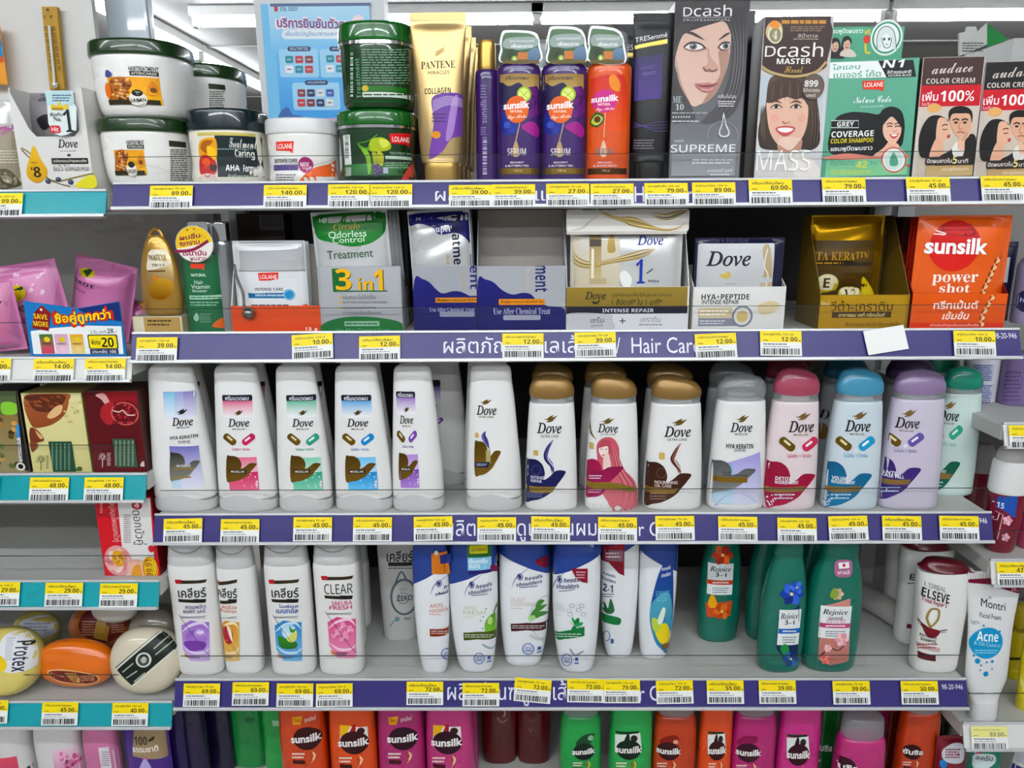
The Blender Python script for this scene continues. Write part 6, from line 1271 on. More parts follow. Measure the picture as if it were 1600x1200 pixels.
def ex_almond(A):
    A.blob([(170, 600), (220, 560), (300, 570), (320, 680), (240, 720), (180, 690)], '#c98f34', '#e0b860'); A.blob([(200, 560), (270, 590), (282, 650), (240, 670), (200, 620)], '#b02430'); A.blob([(230, 560), (262, 580), (280, 650), (262, 640)], '#f4ead8')
use('42')
k1 = dandruff('white shampoo with lilac swirl picture, first on its shelf', 168, 434, 215, 866)
k2 = dandruff('white shampoo squeezed in, turned so its orange picture faces left', 442, 662, 230, 866, Y=k1.Y + .004)
k3 = dandruff('white shampoo with lime in blue water picture', 716, 974, 215, 866)
k4 = dandruff('white shampoo with pink blossom picture', 998, 1260, 208, 864)
k4b = dandruff('plain white shampoo behind the pink blossom one', 1000, 1284, 208, 720, Y=.075, w=k4.w)
k4c = dandruff('rearmost white shampoo in the pink blossom row', 1040, 1324, 208, 600, Y=.14, w=k4.w)
k3b = dandruff('white shampoo behind the lime picture one', 690, 990, 215, 720, Y=.09, w=k3.w)
A = k1.art(); clear_print(A, 'เคลียร์', 1, ('คอมพลีต', 'ซอฟต์ แคร์'), '#6a4a86', ('#9a6ac0', '#cdb2e2', '#e6d8f0'), ex_lilac); A.done()
A = k2.art(); A.map((176, 280, 340, 780), (396, 282, 516, 780)); clear_print(A, 'เคลียร์', 1, ('ลดร่วง', 'ฟื้นบำรุง'), '#c8744a', ('#d09a3c', '#e8c888', '#f2e2c0'), ex_almond); A.done()
A = k3.art(); A.map((146, 0, 314, 1), (702, 0, 864, 1)); clear_print(A, 'เคลียร์', 1, ('ไอซ์คูล', 'เมนทอล'), '#1f4fa0', ('#2a80c0', '#7ab8e0', '#cfe4f2'), ex_lime); A.done()
A = k4.art(); A.map((126, 290, 318, 756), (996, 268, 1190, 736)); clear_print(A, 'CLEAR', 0, ('SAKURA', 'FRESH'), '#c04a7c', ('#d04a84', '#e894b8', '#f6d4e2'), ex_sakura); A.done()
use('43')
k5 = Prod('shampoo_tube', 'white tube with grey droplet ring, standing far back', 'shampoo tube', 12, 168, 62, Z4, ybase=575, depth=.5, w=.066)
k5.loft('body', [(0, .78, .8, 0, 2.4), (.01, .84, .86, 0, 2.4), (.3, .9, .9, 0, 2.4), (.8, .98, .6, 0, 2.6), (.97, 1, .2, 0, 3), (1, 1, .12, 0, 3)], mat('#c9c8c5', .35), front=True)
A = k5.art(); A.text('เคลียร์', 14, 100, 152, 160, '#2a2a2e', 'b'); A.rect(22, 162, 146, 182, '#2a2620'); A.fine(22, 188, 150, 198, 1, '#5a5a5e'); A.ring(38, 252, 172, 432, 12, '#5f7078'); A.line([(60, 270), (90, 210), (120, 260)], 9, '#5f7078', True); A.ring(70, 320, 130, 376, 4, '#6a7a82'); A.text('ZERO', 66, 334, 150, 362, '#3a444a', 'b'); A.text('จีซีโอ', 80, 292, 120, 312, '#6a7a82'); A.line([(30, 495), (70, 445)], 4, '#5a7a8a'); A.ell(56, 444, 82, 470, '#7a9aaa', n=14); A.fine(106, 446, 140, 462, 2, '#5a5a5e', .5); A.done()
HSB = mat('#1c3f8c', .25, coat=.5); HSW = mat('#e6e8ea', .3, coat=.35)
def hs(label, x0, x1, yb, yseam, Y=None, yaw=0, w=None, lean=-.02, mirror=1, h=.226, depth=.55, ybx=None):
    p = Prod('shampoo_bottle', label, 'shampoo bottle', x0, x1, 60, Z4, Y, ybase=None if Y else yb, depth=depth, yaw=yaw, w=w, h=h)
    k = p.uv(*full((x0 + x1) / 2, yseam))[1] / h; M = mirror
    prof = [(0, .55, .6, .03 * M), (.008, .63, .72, .03 * M), (.04, .72, .84, .025 * M), (.15, .84, .95, .012 * M), (.35, .95, 1, 0), (.55, 1, 1, -.004 * M), (k - .03, 1, .95, -.006 * M), (k + .03, .93, .8, -.004 * M)]
    p.loft('body', [q + (2.5,) for q in prof], HSW, front=True)
    kk = k - .05
    p.loft('cap', [(kk, 1.0, .965, -.006 * M, 2.5), (kk + .012, 1.018, .985, -.006 * M, 2.5), (kk + (1 - kk) * .35, 1.01, .95, -.006 * M, 2.5), (kk + (1 - kk) * .6, .97, .82, 0, 2.5), (kk + (1 - kk) * .85, .86, .64, 0, 2.4), (kk + (1 - kk) * .96, .7, .46, 0, 2.3), (1, .4, .2, 0, 2.2)], HSB,
           zfun=lambda x, y, t: (1 - min(1, (t - kk) / .15)) * M * x / p.w * .035)
    p.kz = h * (k - .05)
    return p
def sticker(p):
    return Art(p, 'sticker', front=lambda x, z: p.front(min(max(x, -p.w * .46), p.w * .46), min(z, p.kz)) - .0012)
def hs_print(A, flav, fcol, bar, extra, dx=0):
    """layout of the aloe bottle"""
    A.ell(692, 220, 724, 256, '#1f2f74'); A.ring(698, 226, 718, 250, 3, '#e6e8ea'); A.line([(664, 298), (690, 240), (772, 180)], 4, '#3a4a84', True, taper=True)
    A.text('head&', 732, 226, 828, 256, '#1c2c70', 'O', rise=.12); A.text('shoulders', 688, 254, 824, 288, '#1c2c70', 'O', rise=.12); A.line([(704, 292), (800, 284)], 4, '#1c2c70')
    for i, t in enumerate(flav): A.text(t, 660, 346 + i * 24, 736 + (50 if i else 0), 366 + i * 24, fcol, 'L')
    A.line([(660, 400), (720, 402)], 3, fcol); extra(A); A.poly([(660, 480), (740, 476), (856, 456), (856, 500), (740, 514), (662, 520)], bar); A.fine(668, 486, 840, 508, 2, '#d8d8d4', .35)
    A.ring(722, 584, 780, 640, 5, '#4a6ab0'); A.text('UP TO', 734, 600, 770, 612, '#3a5aa4', 'b'); A.text('100%', 734, 614, 770, 626, '#3a5aa4', 'b'); A.rect(800, 600, 818, 616, '#3a5aa4'); A.rect(796, 624, 822, 630, '#3a5aa4')
def ex_aloe(A):
    A.ring(760, 330, 1000, 580, 10, '#cfd4d4'); 
    for a, b in (((756, 450), (850, 380)), ((770, 460), (856, 420)), ((790, 400), (836, 360))): A.line([a, ((a[0] + b[0]) / 2, (a[1] + b[1]) / 2 - 10), b], 30, '#4f8a44', True, taper=True)
    A.ell(750, 436, 790, 464, '#a8cf8a'); A.line([(760, 540), (800, 560), (850, 550)], 16, '#c9cdcc', True)
def ex_almondbrown(A):
    for x, y in ((800, 440), (830, 420), (780, 470), (850, 450)): A.blob([(x - 30, y + 10), (x - 10, y - 18), (x + 26, y - 8), (x + 30, y + 14), (x, y + 22)], '#a0582c')
def ex_apple(A):
    A.ell(782, 380, 900, 500, '#5f9f34', '#8cbf4a'); A.line([(836, 380), (850, 340), (866, 320)], 8, '#5a7a2c', True); A.blob([(850, 350), (880, 320), (900, 330), (880, 360)], '#3f8a30'); A.ell(800, 400, 830, 440, '#b8d888')
    for x, y in ((770, 460), (760, 420), (790, 360), (774, 400)): A.ell(x - 5, y - 5, x + 5, y + 5, '#8fb0b8', n=10)
    A.line([(770, 540), (820, 560), (860, 540)], 12, '#9fb0b4', True)
def ex_mint(A):
    for a in range(7): t = -2.6 + a * .75; x, y = 800 + 50 * math.cos(t), 452 + 40 * math.sin(t); A.blob([(800, 452), ((800 + x) / 2 - 12, (452 + y) / 2 - 6), (x, y), ((800 + x) / 2 + 12, (452 + y) / 2 + 8)], ('#1f7a4a', '#2f9a5a')[a % 2])
    for x, y in ((770, 400), (820, 380), (850, 400), (840, 360), (780, 360)): A.ring(x - 14, y - 9, x + 14, y + 9, 3, '#8a989a', n=14)
    A.line([(770, 560), (800, 590), (850, 570)], 10, '#8a989a', True)
h1 = hs('blue-capped white shampoo with brown almond picture, left of its row', 172, 352, 752, 200)
h2 = hs('blue-capped white shampoo with green apple and promo sticker', 354, 598, 752, 205, Y=h1.Y + .001)
h3 = hs('blue-capped white shampoo with aloe and maroon bar', 604, 860, 720, 150, mirror=-1)
h4 = hs('blue-capped white shampoo with mint leaves, dark red corner', 876, 1116, 752, 155, depth=.6)
A = h1.art(); A.map((660, 200, 856, 640), (238, 236, 434, 664)); hs_print(A, ('ANTI-', 'HAIRFALL'), '#c8785a', '#8a3a1c', ex_almondbrown); A.done(); A = sticker(h1); A.poly([(248, 110), (330, 95), (345, 215), (250, 218)], '#c8782c'); A.poly([(290, 120), (350, 110), (350, 160), (296, 165)], '#26347c'); A.ell(262, 96, 284, 120, '#e6d8c8'); A.done()
A = h2.art(); A.map((660, 200, 856, 640), (414, 240, 590, 690)); hs_print(A, ('APPLE', 'FRESH'), '#b9c49a', '#4a5f1c', ex_apple); A.done(); A = sticker(h2); A.rect(436, 60, 560, 200, '#8fc4e0'); A.rect(436, 60, 560, 130, '#2a6a3c'); A.rect(446, 66, 540, 110, '#d8cc30'); A.text('สูตรใหม่', 454, 78, 534, 102, '#2a5a2c', 'b'); A.text('เย็นสดชื่น', 442, 134, 540, 160, '#f2f8fc', 'b'); A.text('หอมนาน', 444, 164, 500, 188, '#f2f8fc', 'b'); A.poly([(438, 200), (582, 178), (584, 196), (440, 224)], '#24246c'); A.blob([(556, 170), (590, 170), (590, 200), (560, 200)], '#7a1c50'); A.done()
A = h3.art(); hs_print(A, ('SCALP', 'SOOTHING'), '#c9b0a8', '#4a1a24', ex_aloe); A.done(); A = sticker(h3); A.poly([(786, 148), (852, 112), (852, 186), (826, 184), (792, 168)], '#7a1228'); A.done()
A = h4.art(); A.map((660, 200, 856, 640), (872, 208, 1044, 700)); hs_print(A, ('COOL', 'MENTHOL'), '#c4cccc', '#1f7a44', ex_mint); A.done(); A = sticker(h4); A.poly([(974, 192), (1060, 192), (1060, 268), (1030, 262), (996, 236)], '#8a1430'); A.fine(1000, 204, 1050, 246, 3, '#e8c8d0', .35); A.done()
h5 = hs('blue-capped white two-in-one shampoo, set back beside the mint one', 1120, 1310, 672, 80, depth=.6)
h6 = hs('blue-capped white shampoo with blue and yellow picture, set back', 1312, 1502, 682, 140, mirror=-1, depth=.7)
A = sticker(h5); A.poly([(1140, 62), (1250, 62), (1250, 230), (1222, 216), (1170, 160), (1140, 150)], '#a01c34', '#7a1228'); A.rect(1146, 96, 1244, 154, '#8a6a78'); A.fine(1150, 104, 1238, 140, 2, '#f0e0e4', .4); A.done(); A = h5.art(); A.text('head&', 1140, 214, 1206, 240, '#1c2c70', 'O', rise=-.2); A.text('shoulders', 1128, 238, 1208, 268, '#1c2c70', 'O', rise=-.2); A.text('2-1', 1140, 276, 1192, 316, '#1c2c50', 'S'); A.fine(1132, 322, 1200, 346, 2, '#5a6a8a', .4); A.blob([(1126, 420), (1226, 450), (1226, 486), (1170, 480), (1126, 460)], '#1f7a44'); A.blob([(1150, 420), (1130, 380), (1150, 370), (1166, 400), (1180, 350), (1200, 410), (1180, 430)], '#2f6a44'); A.ring(1142, 520, 1176, 570, 4, '#4a6ab0'); A.rect(1180, 560, 1196, 584, '#3a5aa4'); A.done()
A = h6.art(); A.blob([(1500, 130), (1440, 200), (1400, 330), (1384, 440), (1400, 540), (1440, 610), (1494, 600)], '#1d3a8c', '#1d6a9a'); A.blob([(1392, 380), (1490, 330), (1494, 600), (1440, 610), (1400, 540)], '#5aa4b4', '#2a80b0'); A.text('head&', 1446, 178, 1494, 206, '#e6ecf4', 'O', rise=.2); A.text('shoulders', 1444, 210, 1494, 240, '#e6ecf4', 'O', rise=.2); A.text('SUMMER', 1414, 310, 1486, 336, '#7ac4e0', 'L'); A.text('MOOD', 1420, 340, 1474, 366, '#7ac4e0', 'L'); A.blob([(1410, 500), (1470, 480), (1490, 540), (1470, 590), (1430, 570)], '#e0cc3c'); A.blob([(1396, 450), (1440, 470), (1430, 520), (1400, 510)], '#b8cc58'); A.blob([(1424, 470), (1450, 400), (1466, 410), (1446, 480)], '#e6ead8'); A.blob([(1448, 590), (1490, 570), (1486, 600), (1452, 612)], '#7a5a2c'); A.done()

use('44')
RJ = mat('#0b6f5e', .28, coat=.5)
def rejoice(label, x0, x1, yb, Y=None, group=None, w=None, h=.215, depth=.6):
    p = Prod('shampoo_bottle', label, 'shampoo bottle', x0, x1, 60, Z4, Y, ybase=None if Y else yb, depth=depth, w=w, h=h, group=group)
    p.loft('body', [(0, .78, .8, 0, 2.4), (.008, .86, .88, 0, 2.4), (.03, .93, .95, 0, 2.4), (.25, 1, 1, 0, 2.4), (.5, .98, .98, 0, 2.4), (.7, .86, .9, .01, 2.4), (.84, .68, .76, .02, 2.3), (.9, .62, .7, .02, 2.3)], RJ, front=True)
    p.loft('cap', [(.895, .6, .68, .02, 2.3), (.9, .64, .72, .02, 2.3), (.985, .6, .66, .02, 2.3), (1, .5, .56, .02, 2.2)], RJ)
    return p
def rj_label(A, x0, x1, y0, y1, bar, flower, kor=False):
    X = lambda u: x0 + u * (x1 - x0)
    Yv = lambda v: y0 + v * (y1 - y0)
    A.rect(x0, Yv(.27), x1, Yv(.70), '#e6eaea'); A.text('Rejoice', X(.1), Yv(.31), X(.92), Yv(.40), '#1a1a22', 'i'); A.text('เนเชอร์' if kor else '3-1', X(.3), Yv(.40), X(.75), Yv(.45), '#26262c', 'b')
    A.rect(x0, Yv(.50), x1, Yv(.56), bar); A.fine(X(.2), Yv(.515), X(.85), Yv(.545), 1, '#f0f0f0'); A.fine(X(.2), Yv(.59), X(.85), Yv(.68), 3, '#5a5e62', .35); flower(A, X, Yv)
def fl(A, cx, cy_, r, cols, n=6):
    for a in range(n):
        t = a * 6.283 / n; x, y = cx + r * math.cos(t), cy_ + r * math.sin(t)
        A.blob([(cx, cy_), ((cx + x) / 2 - (y - cy_) * .4, (cy_ + y) / 2 + (x - cx) * .4), (x, y), ((cx + x) / 2 + (y - cy_) * .4, (cy_ + y) / 2 - (x - cx) * .4)], cols[a % len(cols)])
    A.ell(cx - r * .15, cy_ - r * .15, cx + r * .15, cy_ + r * .15, '#f0d890', n=10)
r1 = rejoice('green shampoo bottle with orange flower, standing well back', 82, 270, 520)
r2 = rejoice('green shampoo bottle with blue flowers on its label', 356, 562, 662)
r3 = rejoice('green shampoo bottle with pink blossom and sticker', 560, 812, 660)
r2b = rejoice('green bottle in shadow behind the blue flower one', 300, 500, 560, Y=r2.Y + .085, w=r2.w)
r2c = rejoice('green bottle in deep shadow behind the pink blossom one', 540, 740, 560, Y=r3.Y + .09, w=r3.w)
A = r1.art(); A.poly([(124, 330), (250, 320), (240, 390), (132, 396)], '#c8562c'); A.rect(130, 228, 250, 252, '#c84a24'); rj_label(A, 134, 252, 60, 395, '#c84a24', lambda A, X, Yv: (fl(A, 205, 110, 50, ('#c8401c', '#e0682c', '#a82c14')), A.blob([(136, 330), (156, 290), (178, 330), (170, 352), (144, 352)], '#e8a82c'), fl(A, 200, 370, 40, ('#b84a1c', '#d8782c'))))
A.done()
A = r2.art(); A.poly([(460, 400), (560, 340), (552, 600), (480, 580), (452, 540)], '#123c6a', '#0d2c50'); rj_label(A, 462, 562, 262, 640, '#1f6ab8', lambda A, X, Yv: (fl(A, 524, 290, 56, ('#1f3fa4', '#3a66c8', '#16307c')), fl(A, 548, 260, 34, ('#2a50b4', '#4a7ad8')), A.blob([(470, 540), (496, 520), (512, 550), (490, 575)], '#2a8a44'), fl(A, 520, 590, 40, ('#1a4a8a', '#2a6ab0', '#123a70')))); A.done()
A = r3.art(); A.poly([(660, 345), (796, 310), (788, 600), (700, 620), (646, 590)], '#c98a80', '#b87a70'); rj_label(A, 652, 796, 255, 600, '#b84a70', lambda A, X, Yv: (A.text('바이칼', 686, 404, 772, 430, '#c87a94', ''), fl(A, 736, 290, 30, ('#e0c4b0', '#c8a890')), A.line([(650, 580), (700, 540), (740, 550), (790, 500)], 6, '#3a2420', True), fl(A, 756, 500, 34, ('#f0c8cc', '#e0a0ac')), fl(A, 690, 540, 20, ('#f0d0d0', '#e8b0b4')), fl(A, 680, 590, 26, ('#d8605c', '#e88a80')), A.blob([(700, 300), (716, 262), (740, 280), (730, 310)], '#8aa04a')), True)
A.rect(720, 130, 804, 212, '#a86a8c', r=.3); A.poly([(738, 144), (788, 140), (790, 168), (742, 172)], '#eef0f2'); A.ell(758, 148, 772, 164, '#c02a3c', n=14); A.text('เกาหลี', 736, 178, 790, 198, '#f2e6ee', 'b'); A.done()
DRED = mat('#5e0c1c', .28, coat=.5)
def elseve(label, x0, x1, ytop, yseam, yb, Y=None, w=None, h=None, lean=0):
    p = Prod('shampoo_bottle', label, 'shampoo bottle', x0, x1, ytop, Z4, Y, ybase=None if Y else yb, depth=.58, w=w, h=h, roll=lean)
    k = p.uv(*full((x0 + x1) / 2, yseam))[1] / p.h if not h else elseve.k; elseve.k = k
    p.loft('body', [(0, .80, .8, 0, 2.7), (.01, .90, .9, 0, 2.7), (.06, .96, .97, 0, 2.7), (.4, 1, 1, 0, 2.7), (k - .03, 1.15, .98, 0, 2.7), (k, 1.13, .94, 0, 2.7)], CLW, front=True)
    p.loft('cap', [(k - .01, 1.08, .9, 0, 2.7), (k, 1.12, .93, 0, 2.7), (.93, 1.02, .8, 0, 2.6), (.985, .84, .64, 0, 2.5), (1, .66, .48, 0, 2.4)], DRED, zfun=lambda x, y, t: -x * .12)
    return p
e1 = elseve('white shampoo with dark red slanted cap and swirl emblem', 1066, 1280, 130, 205, 664)
e2 = elseve('white shampoo with dark red cap, second in its row', 1000, 1190, 130, 205, 555, Y=e1.Y + .075, w=e1.w, h=e1.h)
e3 = elseve('white shampoo with dark red cap, deep in its row', 945, 1130, 130, 205, 490, Y=e1.Y + .15, w=e1.w, h=e1.h)
A = e2.art(); A.text('EL', 1070, 200, 1120, 228, '#3a3a3e', 'b'); A.fine(1060, 236, 1090, 246, 1, '#5a5a5e'); A.rect(1056, 430, 1086, 450, '#8a2430'); A.done()
A = e1.art(); A.text("L'ORÉAL", 1136, 234, 1240, 280, '#6a6a6e', 'L', rise=-.25); A.text('ELSEVE', 1120, 266, 1256, 334, '#26262a', 'S', rise=-.25); A.text('Total Repair 5', 1116, 308, 1244, 358, '#a02838', 'b', rise=-.25)
A.line([(1164, 440), (1150, 400), (1170, 362), (1204, 366), (1200, 410), (1164, 446)], 12, '#a08a54', True); A.line([(1098, 388), (1140, 440), (1190, 462), (1244, 456)], 5, '#3a2a24', True); A.line([(1100, 402), (1140, 452), (1190, 470), (1240, 466)], 3, '#6a5a44', True); A.blob([(1120, 420), (1160, 445), (1210, 462), (1190, 490), (1150, 484)], '#7a1624'); A.text('REPAIRING', 1114, 478, 1196, 496, '#26262a', 'S', rise=-.08); A.text('SHAMPOO', 1118, 496, 1192, 514, '#26262a', 'S', rise=-.08); A.poly([(1098, 504), (1210, 540), (1210, 560), (1100, 528)], '#c8b0ac'); A.fine(1104, 514, 1200, 546, 2, '#a04a54', .4); A.poly([(1106, 550), (1190, 574), (1190, 602), (1106, 582)], '#5e1420'); A.done()
lt = empty('lying_tube', at(*full(870, 400), .2)); 
a0, b0 = at(*full(812, 310), .26), at(*full(935, 425), .16); lt.location = (a0.x - .022, .2, Z4 + .0005); tag(lt, 'pale tube lying on its side in the shade behind the red capped shampoo', 'tube')
bm = bmesh.new(); tubebm(bm, [(-.01, .07, .022), (-.005, .065, .022), (.03, -.02, .022), (.045, -.06, .022), (.05, -.075, .02)], [.016, .021, .021, .021, .013], 20); bmobj('tube_body', bm, mat('#b9b6b2', .4), lt, True)
bm = bmesh.new(); tubebm(bm, [(.05, -.075, .02), (.056, -.092, .02)], [.013, .012], 16); bmobj('cap', bm, mat('#a9a6a2', .4), lt, True)
# ------------------------------------------------------------------ BOTTOM SHELF of the purple bay (only the upper halves show)
Z5 = ZT[5] - .004; Y5 = .03
def base_bottle(label, x0, x1, col, ytop=None, Y=Y5, h=.21, w=None, yaw=0, capc=None, clearcap=False, group=None, kcap=.8, name='shampoo_bottle'):
    p = Prod(name, label, 'shampoo bottle', x0, x1, 60 if ytop is None else ytop, Z5, Y, depth=.58, w=w, h=h if ytop is None else None, yaw=yaw, group=group)
    k = kcap; mt = mat(col, .28, coat=.5)
    p.loft('body', [(0, .86, .86, 0, 2.5), (.01, .94, .94, 0, 2.5), (.1, 1, 1, 0, 2.5), (.45, 1, 1, 0, 2.5), (k - .1, .96, .95, 0, 2.5), (k - .02, .9, .86, 0, 2.5), (k, .84, .78, 0, 2.4), (k + .01, .7, .62, 0, 2.3)], mt, front=True)
    p.loft('cap', [(k + .002, .80, .74, 0, 2.4), (k + .012, .84, .78, 0, 2.4), (.97, .80, .72, 0, 2.4), (.995, .70, .62, 0, 2.3), (1, .6, .5, 0, 2.2)], CLRCAP if clearcap else (mat(capc, .28, coat=.4) if capc else mt))
    return p
def sun(A, cx, cy_, s, disc, txt='sunsilk', band=None, pic='#e8c8a0'):
    """dark disc with white lettering, small flag above"""
    if band == 'flag':
        A.poly([(cx - 78 * s, cy_ - 110 * s), (cx - 24 * s, cy_ - 116 * s), (cx - 34 * s, cy_ - 72 * s), (cx - 74 * s, cy_ - 70 * s)], '#e0a828'); A.text('ใหม่', cx - 68 * s, cy_ - 108 * s, cx - 34 * s, cy_ - 84 * s, '#b04018', 'b'); A.text('สูตรใหม่', cx - 14 * s, cy_ - 118 * s, cx + 44 * s, cy_ - 82 * s, '#f0d4d0', 'b', rise=.1)
    elif band == 'promo':
        A.poly([(cx - 74 * s, cy_ - 92 * s), (cx + 70 * s, cy_ - 84 * s), (cx + 76 * s, cy_ + 10 * s), (cx - 74 * s, cy_ + 10 * s)], '#e6e2e0'); A.poly([(cx - 74 * s, cy_ - 92 * s), (cx - 16 * s, cy_ - 90 * s), (cx - 44 * s, cy_ - 40 * s), (cx - 72 * s, cy_ - 30 * s)], '#e0b028'); A.blob([(cx - 30 * s, cy_ - 30 * s), (cx - 6 * s, cy_ - 90 * s), (cx + 8 * s, cy_ - 88 * s), (cx + 2 * s, cy_ - 20 * s)], '#a01c20'); A.ell(cx + 14 * s, cy_ - 78 * s, cx + 56 * s, cy_ - 42 * s, '#3a1418')
    elif band == 'white':
        A.poly([(cx - 84 * s, cy_ - 96 * s), (cx + 68 * s, cy_ - 104 * s), (cx + 78 * s, cy_ + 6 * s), (cx - 84 * s, cy_ + 6 * s)], '#dfe6e0'); A.poly([(cx - 80 * s, cy_ - 116 * s), (cx + 60 * s, cy_ - 112 * s), (cx + 60 * s, cy_ - 100 * s), (cx - 80 * s, cy_ - 102 * s)], '#123a22'); A.ell(cx + 10 * s, cy_ - 88 * s, cx + 52 * s, cy_ - 46 * s, '#2a2428'); A.blob([(cx - 40 * s, cy_ - 10 * s), (cx - 14 * s, cy_ - 90 * s), (cx + 4 * s, cy_ - 84 * s), (cx, cy_ - 10 * s)], disc)
    A.ell(cx - 76 * s, cy_ - 58 * s, cx + 76 * s, cy_ + 62 * s, disc); A.text(txt, cx - 84 * s, cy_ - 24 * s, cx + 80 * s, cy_ + 26 * s, '#f4efec', 'B', rise=.06)
    A.fine(cx - 78 * s, cy_ + 72 * s, cx - 10 * s, cy_ + 108 * s, 2, '#e8d8c8', .5); A.line([(cx + 24 * s, cy_ + 66 * s), (cx + 40 * s, cy_ + 90 * s), (cx + 22 * s, cy_ + 130 * s)], 12 * s, pic, True, taper=True); A.line([(cx + 34 * s, cy_ + 62 * s), (cx + 18 * s, cy_ + 90 * s), (cx + 34 * s, cy_ + 130 * s)], 8 * s, '#b84a2a', True, taper=True); A.rect(cx - 74 * s, cy_ + 114 * s, cx - 10 * s, cy_ + 134 * s, '#4a1418')
use('51')
for lab, x0, x1, col, fl_, Y, disc in (('orange shampoo bottle with small yellow flag, first of the pair', 640, 856, '#c4471a', 'flag', Y5, '#3a0c10'), ('orange shampoo bottle with white and yellow promo patch', 872, 1092, '#d5541c', 'promo', Y5, '#3a0c10'), ('magenta shampoo bottle with small yellow flag', 1098, 1316, '#a82a6e', 'flag', Y5, '#300a1e'), ('magenta shampoo bottle with white and yellow promo patch', 1322, 1550, '#b83a7a', 'promo', Y5, '#300a1e')):
    p = base_bottle(lab, x0, x1, col, kcap=.93); A = p.art(); cx = {640: 738, 872: 964, 1098: 1200, 1322: 1412}[x0]; sun(A, cx, 226 if fl_ == 'flag' else 246, .92, disc, 'sunsilk', fl_); A.done()
    base_bottle('rear bottle behind the ' + lab, x0 + 20, x1 + 20, col, Y=Y + .07, w=p.w, kcap=.93)
gA = base_bottle('green bottle set back with a faint emblem near its top', 392, 560, '#1f8a44', Y=.13, kcap=.9)
A = gA.art(); A.rect(440, 128, 484, 150, '#2f6a44'); A.line([(450, 110), (462, 100), (472, 118)], 5, '#4a8a60', True); A.done()
gB = base_bottle('green bottle just left of the first orange bottle', 552, 700, '#2a9a4a', Y=.085, kcap=.9)
A = gB.art(); A.poly([(570, 140), (640, 136), (640, 160), (572, 168)], '#9cc8a4'); A.done()
pb = base_bottle('dark violet bottle in shadow at the left end of the bottom shelf', 120, 280, '#241844', Y=.08, kcap=.85)
pb2 = base_bottle('second dark violet bottle in shadow left of the set back green bottle', 270, 400, '#1a1436', Y=.12, kcap=.85)
use('52')
for k, (x0, x1, lab) in enumerate(((120, 320, 'dark red bottle set back, with pale curl print'), (320, 510, 'dark red bottle set back, right of the curl print one'))):
    p = base_bottle(lab, x0, x1, '#5e0a12', Y=.14, kcap=.93); A = p.art()
    if k == 0: A.line([(240, 95), (252, 120), (244, 145)], 10, '#b08a84', True); A.line([(206, 150), (234, 176), (264, 158)], 8, '#a87a76', True)
    else: A.fine(384, 156, 430, 180, 2, '#8a5a58', .4); A.line([(384, 210), (400, 232), (404, 205)], 5, '#9a6a66', True)
    A.done()
G1 = base_bottle('green shampoo bottle with clear cap and dark green disc', 556, 788, '#259a4c', clearcap=True, kcap=.845)
A = G1.art(); A.blob([(650, 300), (700, 250), (760, 240), (740, 290), (700, 310)], '#1c4a2c'); A.ell(722, 250, 754, 280, '#8fb89a'); sun(A, 700, 342, .8, '#10281a', pic='#b8c83c'); A.done()
G2 = base_bottle('green shampoo bottle with white patch behind the disc', 832, 1070, '#2aa052', kcap=.93)
A = G2.art(); sun(A, 955, 332, .94, '#10281a', band='white', pic='#b8c83c'); A.done()
O1 = base_bottle('orange shampoo bottle with clear cap and dark red disc', 1076, 1314, '#b8411a', clearcap=True, kcap=.845)
A = O1.art(); A.blob([(1130, 290), (1160, 260), (1220, 250), (1236, 290)], '#8a2414'); A.ell(1206, 276, 1236, 300, '#e0a890'); sun(A, 1182, 340, .86, '#3a0c10'); A.done()
O2 = base_bottle('orange shampoo bottle turned aside with half its patch showing', 1330, 1510, '#d5501a', kcap=.93)
A = O2.art(); A.map((955 - 89, 0, 955 + 94, 1), (1396, 0, 1520, 1)); sun(A, 955, 335, .94, '#3a0c10', band='white'); A.done()
use('53')
P1 = base_bottle('pink shampoo bottle with clear cap and dark disc', 50, 274, '#b02a72', clearcap=True, kcap=.845)
A = P1.art(); A.blob([(104, 270), (140, 235), (210, 235), (200, 270)], '#8a1a50'); sun(A, 166, 320, .82, '#3a0a22'); A.done()
P2 = base_bottle('pink shampoo bottle with white patch behind the disc', 286, 498, '#c03382', kcap=.93)
A = P2.art(); A.map((866, 0, 1049, 1), (356, 0, 500, 1)); sun(A, 955, 330, .94, '#3a0a22', band='white'); A.done()
gt = base_bottle('green bottle set back between two pink bottles', 490, 610, '#14642c', Y=.09, clearcap=True, kcap=.84)
A = gt.art(); A.text('ซันซิล', 506, 276, 600, 312, '#e8e4e0', 'B'); A.rect(496, 348, 540, 362, '#a8d0b0'); A.rect(500, 372, 534, 382, '#b04040'); A.done()
P3 = base_bottle('pink shampoo bottle with tall clear cap, low in front', 580, 832, '#b83478', ytop=118, Y=.012, clearcap=True, kcap=.80)
A = P3.art(); sun(A, 666, 392, .86, '#3a0a22', 'ซันซิล'); A.done()
P3b = base_bottle('clear capped bottle directly behind the low pink one', 640, 860, '#8a1c4a', Y=.10, clearcap=True, kcap=.82, w=P3.w)
O3 = base_bottle('orange shampoo bottle with clear cap and Thai lettering', 896, 1100, '#b8401a', Y=.035, clearcap=True, kcap=.85)
A = O3.art(); sun(A, 1020, 316, .66, '#3a0c10', 'ซันซิล'); A.done()
R0 = base_bottle('dark orange-brown bottle in shadow left of the Thai lettered orange one', 846, 930, '#6a200e', Y=.10, kcap=.9)

